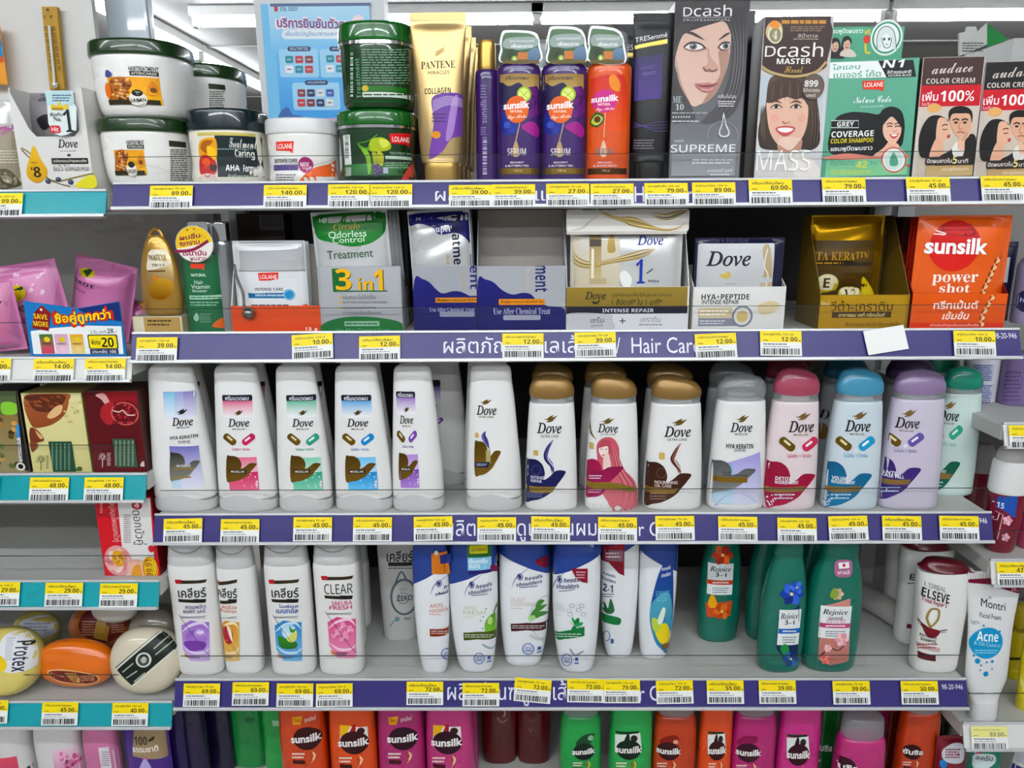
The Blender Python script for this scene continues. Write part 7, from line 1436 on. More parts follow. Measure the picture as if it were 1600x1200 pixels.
# ------------------------------------------------------------------ SOAP BAY
zL = [0] + [RAILS['L%d' % i].Zt - .004 for i in range(1, 7)]
use('11')
dc = Prod('display_carton', 'white pouch display carton with gold oil drop and cut-out window', 'display carton', 134, 540, 495, zL[1], .014, depth=70)
p = dc; hf = p.uv(*full(320, 780))[1]; w_, d_ = p.w / 2, p.d / 2; WC = mat('#d9d7d3', .4); t_ = .0012
# front: full lower panel, and two cheeks rising beside the window
zw = p.uv(*full(300, 776))[1]; xa = p.uv(*full(160, 700))[0]; xb = p.uv(*full(446, 700))[0]
V2 = [(-w_, 0), (w_, 0), (w_, p.h), (xb + .002, p.h * .99), (xb, zw + .008), (xb - .008, zw), (xa + .008, zw), (xa, zw + .01), (-w_ + .001, p.h * .97), (-w_, p.h * .97)]
n = len(V2); V = [(x, y, z) for y in (-d_, -d_ + t_) for x, z in V2]
mesh('front_panel', V, [tuple(range(n)), tuple(range(n, 2 * n))[::-1]] + [(k, n + k, n + (k + 1) % n, (k + 1) % n) for k in range(n)], WC, p.root)
boxo('back_panel', -w_, w_, d_ - t_, d_, 0, p.h, WC, p.root)
for sg in (-1, 1): boxo('side_panel', sg * w_ - (t_ if sg > 0 else 0), sg * w_ + (t_ if sg < 0 else 0), -d_ + t_, d_ - t_, 0, p.h, WC, p.root)
A = p.art('front_print', slices=False)
A.text('Dove', 328, 792, 442, 840, '#26262e', 'd'); A.fine(342, 852, 436, 864, 1, '#b0aeb0', .5); A.ell(382, 874, 404, 890, '#4a4a52', n=14); A.rect(294, 898, 502, 932, '#2c2a2c'); A.text('นวัตกรรมบำรุงผมเสีย', 304, 906, 492, 926, '#d9d4c8', 'b'); A.text('ซึมไว ไม่เหนอะหนะ', 304, 936, 508, 972, '#2c2a2c', '')
A.line([(120, 840), (180, 880), (260, 1000), (330, 1030), (420, 1010), (530, 985)], 7, '#8a7a2c', True); A.line([(124, 850), (200, 930), (280, 1020), (400, 1060)], 6, '#6a5a20', True); A.line([(440, 1040), (500, 1010), (536, 990)], 7, '#b8a83a', True)
A.blob([(192, 828), (230, 900), (268, 960), (262, 1010), (215, 1040), (165, 1015), (152, 965), (172, 890)], '#e0b41c', '#c89a14'); A.text('8', 192, 948, 234, 1008, '#1c1a10', 'S'); A.text('x', 174, 950, 190, 968, '#1c1a10', 'b'); A.fine(180, 918, 216, 930, 1, '#8a6a10')
for x, y in ((275, 1030), (334, 1020), (404, 1035)): A.ell(x - 16, y - 14, x + 16, y + 14, '#3a3e5a'); A.ell(x - 8, y - 8, x + 2, y, '#7a80a0', n=10)
A.blob([(430, 1060), (480, 1010), (540, 1000), (545, 1065)], '#d8d040'); A.done()
pch = Prod('refill_pouch', 'grey refill pouch inside the oil drop display carton', 'refill pouch', 175, 470, 500, zL[1] + .002, .045, depth=2.5); pch.h *= .97; pch.pillow('pouch', mat('#8f8b8c', .35, .1), .012, .0012, 5)
A = pch.art(); A.text('Dove', 220, 536, 300, 576, '#3a3a5a', 'd'); A.blob([(215, 670), (270, 650), (300, 700), (250, 740), (215, 700)], '#26262a'); A.done()
# thermometer on the panel and the hanging film card
YT = .338
th = empty('thermometer', at(*full(300, 500), YT)); tag(th, 'wooden wall thermometer on the white panel above the oil drop carton', 'thermometer')
q = SP.__new__(SP)
class TP:
    root = th; front = staticmethod(lambda x, z: -.008)
    def uv(s, x, y): P = at(x, y, YT - .008); return P.x - th.location.x, P.z - th.location.z
tp = TP()
pts = [tp.uv(*full(*c)) for c in ((236, 38), (322, 38), (366, 505), (284, 512))][::-1]
V = [(x, y, z) for y in (-.008, 0) for x, z in pts]
mesh('backboard', V, [(0, 1, 2, 3), (7, 6, 5, 4), (0, 4, 5, 1), (1, 5, 6, 2), (2, 6, 7, 3), (3, 7, 4, 0)], mat('#b08a2e', .5), th)
A = Art(tp, 'scale_print', slices=False)
A.ell(262, 48, 280, 64, '#4a3814', n=14); A.text('C', 248, 88, 262, 106, '#3a2c10', 'b'); A.text('F', 286, 88, 300, 106, '#3a2c10', 'b')
for i in range(14):
    y = 150 + i * 19; x = 262 + i * 2.6; A.rect(x - 8, y, x + 8, y + 3, '#3a2c10'); A.rect(x + 38, y, x + 54, y + 3, '#3a2c10')
    if i % 2 == 0: A.text(str(50 - i * 5), x - 10, y + 5, x + 8, y + 15, '#3a2c10', res=1); A.text(str(120 - i * 10), x + 36, y + 5, x + 54, y + 15, '#3a2c10', res=1)
A.done()
a = tp.uv(*full(288, 150)); b = tp.uv(*full(318, 470))
bm = bmesh.new(); tubebm(bm, [(a[0], -.012, a[1]), (b[0], -.012, b[1])], .0022, 10); bmobj('glass_tube', bm, mat('#d8d8d0', .1), th, True)
bm = bmesh.new(); bmesh.ops.create_uvsphere(bm, u_segments=14, v_segments=10, radius=.005, matrix=Matrix.Translation((b[0] + .001, -.013, b[1] - .004))); bmobj('glass_bulb', bm, mat('#e6e6e6', .15, .5), th, True)
YH = .008
hg = empty('hanging_card', at(*full(340, 770), YH)); tag(hg, 'die-cut hanging card with crown and number one, before the carton window', 'hanging card')
class HP:
    root = hg; front = staticmethod(lambda x, z: -.0006)
    def uv(s, x, y): P = at(x, y, YH); return P.x - hg.location.x, P.z - hg.location.z
hp = HP()
pts = [hp.uv(*full(*c)) for c in ((262, 515), (414, 515), (420, 590), (436, 610), (434, 740), (380, 765), (344, 772), (300, 752), (276, 700), (270, 620))][::-1]
V = [(x, y, z) for y in (-.0005, .0005) for x, z in pts]; n = len(pts)
mesh('card', V, [tuple(range(n)), tuple(range(n, 2 * n))[::-1]] + [(k, n + k, n + (k + 1) % n, (k + 1) % n) for k in range(n)], mat('#dfe6e4', .4), hg)
A = Art(hp, 'card_print', slices=False); A.rect(264, 518, 412, 600, '#b8d4d8'); A.fine(300, 535, 410, 580, 3, '#4a5f78', .5); A.blob([(296, 620), (300, 590), (324, 604), (340, 574), (356, 604), (380, 590), (384, 620)], '#e0c040'); A.rect(298, 612, 360, 626, '#b08a20'); A.text('อันดับ', 286, 640, 358, 660, '#26262a', 'b'); A.text('No.', 306, 664, 352, 690, '#26262a', 's'); A.text('1', 366, 622, 416, 750, '#1a2226', 's'); A.rect(286, 714, 346, 756, '#c8303c', r=.3); A.text('Hit', 296, 722, 336, 748, '#fbe6e6', 'b'); A.done()
# pouch at the very left, picture at the edge
lp = Prod('refill_pouch', 'crumpled white pouch with brown photo, cut by the photo edge', 'refill pouch', -300, 122, 690, zL[1], .02, depth=2.5); lp.pillow('pouch', mat('#d0ccc6', .3, .1), .02, .003, 9)
A = lp.art(); A.blob([(-100, 790), (60, 740), (110, 800), (120, 1000), (60, 1070), (-60, 1060)], '#9a917c'); A.blob([(-40, 980), (40, 960), (100, 1010), (110, 1060), (-40, 1070)], '#5f5a44'); A.blob([(-60, 740), (40, 715), (90, 700), (80, 730), (0, 770)], '#b06a9a'); A.fine(-40, 850, 110, 930, 5, '#d8d4c8', .3); A.done()
lp2 = Prod('refill_pouch', 'white crinkled pouch standing behind the brown photo one', 'refill pouch', -320, 110, 560, zL[1], .07, depth=2.5); lp2.pillow('pouch', mat('#d9d8d6', .25, .2), .014, .003, 19)
pe = empty('wall_card', at(*full(10, 480), .32)); tag(pe, 'orange and blue card on the white panel at the photo edge', 'card')
class PP:
    root = pe; front = staticmethod(lambda x, z: -.0012)
    def uv(s, x, y): P = at(x, y, .32); return P.x - pe.location.x, P.z - pe.location.z
pp = PP(); pts = [pp.uv(*full(*c)) for c in ((-160, 100), (-2, 140), (46, 482), (-160, 470))][::-1]
V = [(x, y, z) for y in (-.001, .001) for x, z in pts]; mesh('card', V, [(0, 1, 2, 3), (7, 6, 5, 4), (0, 4, 5, 1), (1, 5, 6, 2), (2, 6, 7, 3), (3, 7, 4, 0)], mat('#e09a2a', .4), pe)
A = Art(pp, 'card_print', slices=False); A.poly([(-150, 110), (-4, 144), (22, 318), (-150, 380)], '#2a84b8'); A.poly([(-150, 380), (22, 318), (26, 350), (-150, 420)], '#c8562c'); A.done()

# pink washing powder bags
use('21')
PK = mat('#cc7fae', .3, coat=.5)
def bag(label, x0, x1, yt, Y, roll=0, yaw=0, seed=3, h=None, w=None, lie=0):
    p = Prod('powder_bag', label, 'washing powder bag', x0, x1, yt, zL[2], Y, depth=2.5, roll=roll, yaw=yaw, w=w, h=h, group='pink powder bags'); p.root.location.z += p.w / 2 * abs(math.sin(math.radians(roll))) + .001; p.pillow('bag', PK, .024, .003, seed, seal=.09); return p
def bag_print(A):
    A.poly([(-20, 530), (350, 530), (370, 1010), (0, 1010)], '#dfa4c4', '#cc74a8')
    R = random.Random(4)
    for i in range(10): x, y = R.uniform(60, 280), R.uniform(560, 700); fl(A, x, y, R.uniform(10, 18), ('#f0d4e4', '#e6bcd4'), 5)
    A.ell(64, 632, 164, 728, '#d8c02c'); A.blob([(96, 660), (116, 690), (130, 720), (150, 660), (140, 640), (122, 690)], '#1f5a2c'); A.text('PARROT', 60, 758, 190, 796, '#17171c', 'S'); A.text('ไวท์สวย', 96, 820, 200, 868, '#a84a86', 'b'); A.poly([(0, 900), (300, 880), (330, 1010), (20, 1010)], '#d87a9a', '#c24a74')
b1 = bag('pink powder bag standing behind the promotion sign', 40, 420, 500, .062, roll=-8, seed=5)
A = b1.art(); bag_print(A); A.done()
b2 = bag('pink powder bag at the photo edge, left of the sign', -255, 72, 600, .012, roll=-5, seed=6, w=b1.w, h=b1.h * .8)
A = b2.art(); A.poly([(-140, 560), (60, 600), (110, 1000), (-100, 1010)], '#dfa4c4', '#d06a98'); A.text('PARROT', -120, 700, 20, 740, '#17171c', 'S', rise=-.3); A.done()
b3 = bag('pink powder bag lying askew behind, right of the sign bag', 360, 740, 480, .10, roll=14, seed=7, w=b1.w, h=b1.h * .98)
A = b3.art(); A.map((64, 632, 190, 796), (470, 548, 570, 650)); A.poly([(20, 560), (330, 560), (330, 830), (20, 830)], '#cf8cb4', '#b86a9a'); A.ell(74, 632, 204, 728, '#c8b42c'); A.blob([(110, 660), (130, 690), (144, 720), (184, 660), (160, 640), (140, 690)], '#1f4a24'); A.text('PARROT', -24, 740, 206, 800, '#17171c', 'S', rise=-.06); A.text('ไวท์สวย', -10, 800, 130, 850, '#7a3a66', 'b', rise=-.06); A.done()
b4 = bag('pink powder bag lying in the shade below the metal panel', 660, 900, 720, .13, roll=6, seed=8)
A = b4.art(); fl(A, 860, 740, 36, ('#d8b83a', '#e0a84a')); fl(A, 840, 750, 24, ('#c8469a', '#e07ab8')); A.done()
# promotion sign
sgn = Prod('promotion_sign', 'blue and white promotion sign with red tag and yellow price', 'promotional sign', 176, 764, 700, zL[2] - .012, -.0045, depth=2.0)
bm = bmesh.new()
pts = [sgn.uv(*full(*c)) for c in ((140, 698), (470, 742), (720, 700), (766, 1030), (186, 1030))][::-1]
V = [(x, y, z) for y in (-.0007, .0007) for x, z in pts]; n = 5
mesh('card', V, [tuple(range(n)), tuple(range(n, 2 * n))[::-1]] + [(k, n + k, n + (k + 1) % n, (k + 1) % n) for k in range(n)], mat('#1d78b8', .35), sgn.root)
A = Art(sgn, 'sign_print', slices=False, front=lambda x, z: -.0009)
A.poly([(470, 744), (718, 704), (736, 820), (560, 800)], '#14306e'); A.poly([(186, 880), (330, 860), (520, 846), (734, 850), (748, 1018), (204, 1018)], '#eef0f0')
A.poly([(206, 768), (250, 722), (306, 768), (296, 880), (194, 862)], '#8a1c20'); A.ell(242, 742, 258, 758, '#e8e0d8', n=12); A.text('SAVE', 204, 772, 286, 812, '#f0d030', 'S', rise=-.1); A.text('MORE', 204, 816, 292, 856, '#f0d030', 'S', rise=-.1)
A.text('ซื้อคู่ถูกกว่า', 330, 744, 672, 850, '#f6d83a', 'B', rise=.08, out='#c02a1c', outw=.004)
A.text('2 ชิ้น ปกติ', 548, 872, 642, 894, '#2a2a2a'); A.text('28.-', 650, 864, 706, 892, '#1a1a1a', 'S')
for x, c, c2 in ((246, '#3a7a3a', '#c84a6a'), (336, '#d8a4c0', '#e8c8d8'), (430, '#e0a838', '#e8d090')):
    A.rect(x, 898, x + 80, 1016, c, c2); A.ell(x + 22, 914, x + 58, 946, '#e0c838'); A.text('PARROT', x + 12, 950, x + 68, 962, '#1a2a1a', 'S'); A.ell(x + 30, 975, x + 66, 1008, c2)
A.rect(536, 900, 714, 986, '#1a1a1a', r=.1); A.rect(542, 906, 708, 982, '#f0dc28', r=.1); A.text('พิเศษ', 554, 932, 610, 962, '#1a1a1a', 'b'); A.text('20', 616, 918, 690, 976, '#1a1a1a', 'S'); A.rect(548, 988, 718, 1016, '#1c2a4c'); A.text('ประหยัด 100', 560, 992, 706, 1012, '#e6e6ea', 'b'); A.done()

# boxed soaps
use('31')
def soapbox(label, x0, x1, yt, fc, sc, yaw=0, Y=.014, d=40, roll=0, k=3): return carton(label, x0, x1, yt, zL[k], Y, d, fc, sc, yaw=yaw, name='soap_box', cat='soap box', roll=roll)
sb2 = soapbox('cream soap box with almonds in a wooden bowl', 222, 618, 145, mat('#d8cf96', .35), mat('#a89a5a', .4), d=62)
A = sb2.art('front_print', slices=False); A.rect(170, 150, 600, 700, '#ddd6a4', '#d6cc90')
A.blob([(172, 160), (450, 150), (462, 200), (440, 280), (380, 340), (300, 372), (210, 360)], '#a8623a', '#8a4a26'); A.blob([(176, 165), (420, 158), (420, 220), (340, 270), (240, 262), (190, 200)], '#5f2c1a')
R = random.Random(6)
for i in range(26):
    x, y = R.uniform(190, 400), R.uniform(168, 250); A.line([(x - 18, y - 6), (x, y), (x + 18, y + 8)], 14, R.choice(('#8a4626', '#a05a34', '#703620')), True, taper=True)
A.blob([(320, 300), (370, 240), (420, 226), (410, 280), (350, 316)], '#e0b888'); A.blob([(205, 380), (250, 390), (296, 450), (280, 470), (210, 470)], '#7a3a22'); A.blob([(240, 395), (290, 440), (270, 450)], '#d8a878'); A.blob([(206, 470), (260, 490), (220, 540)], '#8a4a2c')
for i in range(10): x, y = R.uniform(430, 540), R.uniform(190, 370); A.ell(x - 10, y - 7, x + 10, y + 7, '#c9b878', n=10)
A.rect(344, 468, 498, 670, '#25523c'); 
for i in range(5): A.fine(350 + i * 28, 480, 362 + i * 28, 660, 16, '#9cc0a8', .5, seed=i)
def treelogo(A, x0, x1, y0, y1, col):
    X = lambda u: x0 + u * (x1 - x0)
    Yv = lambda v: y0 + v * (y1 - y0)
    A.line([(X(.5), Yv(1)), (X(.5), Yv(.5)), (X(.2), Yv(.2))], 5, col, True); A.line([(X(.5), Yv(.55)), (X(.8), Yv(.2))], 5, col)
    for a in range(9): t = math.pi + a * math.pi / 8; A.line([(X(.5 + .22 * math.cos(t)), Yv(.45 + .2 * math.sin(t))), (X(.5 + .5 * math.cos(t)), Yv(.45 + .44 * math.sin(t)))], 3, col)
treelogo(A, 246, 312, 556, 660, '#4a5a2c'); A.fine(316, 560, 332, 650, 8, '#6a6a3c', .5); A.blob([(514, 660), (530, 636), (552, 640), (548, 664)], '#3f6a34'); A.done()
sb3 = soapbox('dark red soap box with a cut pomegranate', 632, 985, 132, mat('#5c0c16', .35), mat('#4a2a20', .4), d=62)
A = sb3.art('front_print', slices=False); A.rect(590, 140, 1010, 700, '#560b14', '#66101a'); A.blob([(650, 145), (960, 145), (940, 240), (860, 200), (740, 210)], '#8a1420'); A.blob([(640, 160), (700, 150), (740, 220), (720, 240), (680, 190)], '#d8a8a0'); A.blob([(672, 290), (690, 230), (760, 210), (760, 340), (720, 356), (690, 330)], '#a82830'); A.ell(744, 206, 930, 362, '#c8685c'); A.ell(754, 214, 920, 354, '#6a0f1a')
for i in range(60): x, y = R.uniform(764, 910), R.uniform(222, 346); A.ell(x - 9, y - 8, x + 9, y + 8, R.choice(('#9a1c2c', '#7a1020', '#b83a44')), n=8)
A.line([(760, 260), (800, 270), (830, 260), (860, 290), (910, 290)], 8, '#e6c8b8', True); A.rect(770, 448, 918, 640, '#3f5a44')
for i in range(5): A.fine(776 + i * 28, 460, 790 + i * 28, 630, 16, '#a8c4b0', .5, seed=i + 9)
treelogo(A, 664, 720, 540, 640, '#e0c8c8'); A.fine(724, 540, 750, 630, 8, '#d8b8b8', .5); A.blob([(946, 630), (960, 600), (984, 604), (978, 632)], '#d8d0c8'); A.done()
sb1 = soapbox('black edged soap box with photo of herbs, left of the cream box', -30, 205, 132, mat('#6a6048', .4), mat('#141414', .35), d=50)
A = sb1.art('front_print', slices=False); A.rect(-30, 140, 120, 300, '#5a6a4a'); A.blob([(10, 215), (70, 205), (120, 230), (110, 285), (20, 285)], '#8ac44a'); A.rect(-30, 292, 150, 700, '#8a7448', '#a09470')
for i in range(16): x, y = R.uniform(-20, 130), R.uniform(320, 640); A.ell(x - 20, y - 18, x + 20, y + 18, R.choice(('#5a4a2c', '#b0783a', '#6a7a3c', '#3a3424', '#c89a58')), n=14)
A.poly([(108, 360), (140, 350), (150, 440), (116, 444)], '#3a90c8'); A.poly([(116, 446), (150, 440), (166, 600), (134, 604)], '#e0e0dc'); A.text('สมุนไพร', 122, 460, 150, 590, '#2a2a6a', 'b', rot=-90); A.poly([(108, 135), (150, 135), (205, 660), (160, 660)], '#141414'); A.ell(112, 610, 172, 664, '#e6e6e2'); A.ell(124, 620, 160, 652, '#141414'); A.done()
sb0 = soapbox('white soap box cut by the photo edge', -300, -50, 150, mat('#d8d8d6', .35), mat('#c9c9c6', .4), d=50)
sb0.root.location.x = at(-30, 700, .03).x
sb0.root.location.x = sb1.O.x - sb1.w / 2 - sb0.w / 2 - .004
A = sb0.art('front_print', slices=False); zz = sb0.h
A.src = None; A.raw([(sb0.w * .1, zz * .35), (sb0.w * .4, zz * .35), (sb0.w * .4, zz * .8), (sb0.w * .1, zz * .8)], '#1c1c1c'); A.done()
# red and white lotus soap box on the nearly empty shelf
rb_ = carton('red and white soap box with pink lotus picture and Thai name', 702, 1075, 840, zL[4], .02, 75, mat('#c9202e', .35), mat('#7a101a', .4), name='soap_box', cat='soap box')
A = rb_.art('front_print', slices=False); A.poly([(786, 850), (1030, 850), (1045, 1400), (840, 1400)], '#e6e3e2'); A.text('ดอกบัวคู่', 880, 930, 970, 1160, '#2c2c30', '', rot=-90); A.ell(882, 872, 952, 926, '#b02030'); fl(A, 917, 898, 20, ('#e89aa4', '#f4d0d4')); A.fine(830, 955, 860, 1150, 14, '#9a8a8a', .5); A.fine(846, 955, 880, 1150, 14, '#b0a0a0', .5)
A.text('สบู่สมุนไพรดอกบัวคู่', 738, 880, 796, 1140, '#f0c8c8', '', rot=-90); A.fine(672, 880, 690, 950, 6, '#f0b8b8')
use('41'); A.ell(546, 40, 690, 200, '#e0a0a0'); fl(A, 618, 118, 66, ('#e8c0b8', '#d88a90', '#f0d8d0'), 8); A.ell(584, 64, 652, 150, '#e0a838'); fl(A, 618, 108, 30, ('#c8862c', '#e8c050'), 7); A.ell(664, 110, 770, 215, '#e8b8a8'); A.blob([(690, 205), (700, 150), (730, 140), (740, 205)], '#e0a040'); A.ell(746, 96, 826, 215, '#e0c42c'); A.ring(750, 100, 822, 211, 4, '#c03a2c'); A.text('99.91', 762, 112, 796, 200, '#a8501c', 'S', rot=90); A.ell(774, 38, 806, 74, '#c8303c'); A.done()

# round soaps
use('41')
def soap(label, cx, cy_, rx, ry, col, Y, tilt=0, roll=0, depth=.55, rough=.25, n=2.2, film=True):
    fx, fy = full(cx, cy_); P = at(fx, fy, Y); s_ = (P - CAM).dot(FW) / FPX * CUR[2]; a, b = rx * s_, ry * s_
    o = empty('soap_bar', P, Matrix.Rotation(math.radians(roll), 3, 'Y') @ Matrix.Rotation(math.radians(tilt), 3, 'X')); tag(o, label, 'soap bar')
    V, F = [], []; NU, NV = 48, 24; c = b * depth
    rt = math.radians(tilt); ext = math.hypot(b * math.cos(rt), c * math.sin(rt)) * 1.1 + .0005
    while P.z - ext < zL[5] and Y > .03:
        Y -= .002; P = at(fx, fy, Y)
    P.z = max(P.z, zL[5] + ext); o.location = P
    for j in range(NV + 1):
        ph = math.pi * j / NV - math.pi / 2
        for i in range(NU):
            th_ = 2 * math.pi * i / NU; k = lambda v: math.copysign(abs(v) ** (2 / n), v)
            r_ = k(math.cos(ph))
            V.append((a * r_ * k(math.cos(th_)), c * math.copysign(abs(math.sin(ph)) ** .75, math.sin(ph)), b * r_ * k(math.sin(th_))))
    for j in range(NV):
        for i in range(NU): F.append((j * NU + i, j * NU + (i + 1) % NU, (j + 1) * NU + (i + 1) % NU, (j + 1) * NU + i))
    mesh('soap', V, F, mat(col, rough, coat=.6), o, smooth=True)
    class Q: pass
    q = Q(); q.root = o; Rm = o.matrix_world.to_3x3(); 
    def fr(x, z):
        r_ = min(.999, (abs(x / a) ** n + abs(z / b) ** n) ** (1 / n)); s1 = (max(0, 1 - r_ ** n)) ** (1 / 1.0)
        ph = math.acos(min(1, r_ ** (n / 2))); return -c * abs(math.sin(ph)) ** .75
    q.front = fr
    def uv(px, py):
        d = ray(px, py); nn = Rm @ Vector((0, -1, 0)); O = P + nn * c * .9; t = (O - CAM).dot(nn) / d.dot(nn); L = Rm.transposed() @ (CAM + d * t - P); return L.x, L.z
    q.uv = uv
    def inside(z):
        u = min(.985, abs(z) / b); xx = a * .985 * (1 - u ** n) ** (1 / n); return -xx, xx
    q.lim = inside
    return q
s0 = soap('yellow round soap with white label, cut by the photo edge', 40, 640, 172, 165, '#d8c878', .075, tilt=-25)
A = s0.p.art() if 0 else Art(s0); A.blob([(0, 560), (30, 500), (110, 490), (165, 530), (180, 590), (165, 660), (110, 700), (20, 690)], '#e0e0e2'); A.text('Protex', 46, 540, 160, 704, '#26263a', 'b', rot=-62) if 0 else A.text('Protex', 70, 540, 140, 700, '#26263a', 'S', rot=-90); A.text('Thai Honey', 98, 570, 124, 690, '#6a6a7a', '', rot=-90) if 0 else None; A.blob([(0, 610), (40, 650), (30, 690), (0, 690)], '#e6c81c'); A.fine(30, 520, 70, 640, 12, '#9a9aa4', .4); A.done()
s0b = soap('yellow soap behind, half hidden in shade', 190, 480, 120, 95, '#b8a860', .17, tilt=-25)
A = Art(s0b); A.blob([(100, 450), (180, 410), (250, 410), (290, 460), (260, 510), (180, 520)], '#b8b8c4'); A.fine(130, 440, 260, 490, 3, '#7a7a90', .4); A.done()
s1x = soap('orange film-wrapped soap bar, nearest the price 45.00', 400, 650, 198, 122, '#d9731a', .065, tilt=-8, roll=3)
A = Art(s1x); A.blob([(244, 700), (300, 682), (400, 690), (490, 715), (512, 745), (470, 772), (380, 768), (290, 748)], '#e0b078'); A.blob([(252, 704), (300, 690), (400, 697), (484, 718), (502, 745), (468, 764), (380, 760), (294, 741)], '#7a2420'); A.poly([(340, 700), (400, 702), (430, 760), (380, 756)], '#b88a4a'); A.text('MADAME', 262, 704, 340, 724, '#e0b888', 's', rise=-.2); A.fine(420, 716, 490, 750, 3, '#d0a078', .4); A.done()
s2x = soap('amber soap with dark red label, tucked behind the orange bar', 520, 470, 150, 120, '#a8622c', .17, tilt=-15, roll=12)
A = Art(s2x); A.blob([(410, 470), (430, 400), (480, 375), (640, 400), (655, 440), (620, 510), (560, 545), (470, 530)], '#6a1c1c'); A.poly([(510, 390), (580, 400), (560, 540), (490, 520)], '#a8843c'); A.fine(430, 430, 500, 510, 6, '#c8a880', .3); A.fine(580, 430, 640, 500, 6, '#c8a880', .3); A.done()
s2y = soap('white oval soap lying on top of the amber one', 600, 370, 120, 70, '#d8d2c6', .11, tilt=-30)
s3x = soap('pale round soap with black diagonal band and portrait seal', 770, 640, 178, 165, '#d6cdb8', .07, tilt=-12, roll=0)
A = Art(s3x); A.dv = .002; A.du = .002; A.poly([(596, 680), (905, 420), (935, 560), (690, 778)], '#1c2620'); A.line([(600, 690), (908, 425)], 9, '#d8d8cc'); A.line([(684, 778), (930, 566)], 9, '#d8d8cc'); A.ell(712, 596, 792, 672, '#d8d8d0'); A.ell(722, 604, 782, 664, '#4a524c'); A.ell(738, 612, 768, 650, '#c9c4b8'); A.blob([(736, 628), (740, 608), (768, 608), (770, 626), (754, 616)], '#2a2e2a'); A.line([(744, 634), (750, 634)], 3, '#2a2e2a'); A.line([(758, 634), (764, 634)], 3, '#2a2e2a')
for a_, b_ in (((640, 700), (700, 650)), ((660, 730), (720, 690)), ((800, 580), (870, 515)), ((810, 610), (890, 545)), ((700, 750), (760, 700))): A.line([a_, b_], 7, '#a8b0a4')
A.done()
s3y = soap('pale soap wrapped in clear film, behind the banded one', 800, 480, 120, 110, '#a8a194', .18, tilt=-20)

# lotion bottles under the lowest teal rail
z6 = zL6 - .004
def lotion(label, x0, x1, col, Y=.03, hh=.235, kc=.82, capc='#e0dedc', w=None, sh=.35):
    p = Prod('lotion_bottle', label, 'lotion bottle', x0, x1, 900, z6, Y, depth=.6, h=hh, w=w)
    mt = mat(col, .3, coat=.4)
    p.loft('body', [(0, .92, .92, 0, 2.5), (.01, .98, .98, 0, 2.5), (.1, 1, 1, 0, 2.5), (kc - .22, 1, 1, 0, 2.5), (kc - .1, .95, .95, 0, 2.4), (kc - .03, .7, .78, 0, 2.2), (kc, sh, .5, 0, 2.1)], mt, front=True)
    p.loft('cap', [(kc - .005, sh * .95, .5, 0, 2), (kc + .005, sh + .05, .56, 0, 2), (.98, sh, .5, 0, 2), (1, sh * .8, .4, 0, 2)], mat(capc, .3, coat=.3)); return p
l0 = lotion('white lotion bottle with coral label at the photo corner', -40, 250, '#dcdad8', kc=.90)
A = l0.art(); A.rect(-30, 1146, 100, 1260, '#d85a68', '#c84a7a'); A.poly([(140, 1195), (240, 1160), (240, 1180), (150, 1215)], '#26262a'); A.done()
l1 = lotion('white lotion bottle with pink floral label', 270, 500, '#dcd8d8', kc=.93)
A = l1.art(); A.rect(280, 1095, 436, 1260, '#e8d0dc', '#c86a9c'); fl(A, 330, 1140, 30, ('#d87aa8', '#e8b8d0')); fl(A, 400, 1150, 34, ('#c8588c', '#e0a0c0')); fl(A, 360, 1180, 30, ('#8a3a66', '#c87aa0')); A.rect(446, 1100, 510, 1200, '#e6e4e2'); A.poly([(446, 1120), (512, 1090), (512, 1105), (448, 1136)], '#26262a'); A.fine(450, 1140, 500, 1190, 4, '#8a8a90', .4); A.done()
l2 = lotion('pink lotion bottle with pale back label', 512, 685, '#c87aa0', kc=.90, capc='#d090b0', sh=.8)
A = l2.art(); A.rect(524, 1090, 580, 1260, '#e0d8dc'); A.rect(596, 1090, 680, 1260, '#dcd0d6'); A.text('C', 650, 1100, 676, 1130, '#8a5a9a', 'b'); A.fine(530, 1110, 574, 1190, 7, '#8a8290', .4); A.done()
vb = Prod('refill_pouch', 'violet pouch with brown paper collar at the bay corner', 'refill pouch', 690, 915, 985, z6, .03, depth=2.5, w=.075, h=.225); vb.pillow('pouch', mat('#4a2a86', .3, coat=.4), .016, .0015, 33)
A = vb.art(); A.poly([(700, 990), (860, 985), (880, 1130), (690, 1136)], '#a08a6c'); A.text('100', 700, 1036, 766, 1080, '#3a3424', 'S'); A.text('ธรรมชาติ', 692, 1088, 826, 1118, '#f2eee6', 'b'); A.blob([(770, 1060), (790, 1040), (806, 1036), (796, 1056)], '#3a3424'); A.ell(742, 1146, 770, 1170, '#c84a8a'); A.blob([(720, 1240), (756, 1150), (800, 1240)], '#b8aede'); A.done()
use('0')
vb2 = Prod('refill_pouch', 'dark violet pouch behind the brown collared one', 'refill pouch', 255, 300, 1110, z6, .07, depth=2.5, w=.05, h=.22); vb2.pillow('pouch', mat('#2c1c5a', .3, coat=.4), .01, .001, 34)

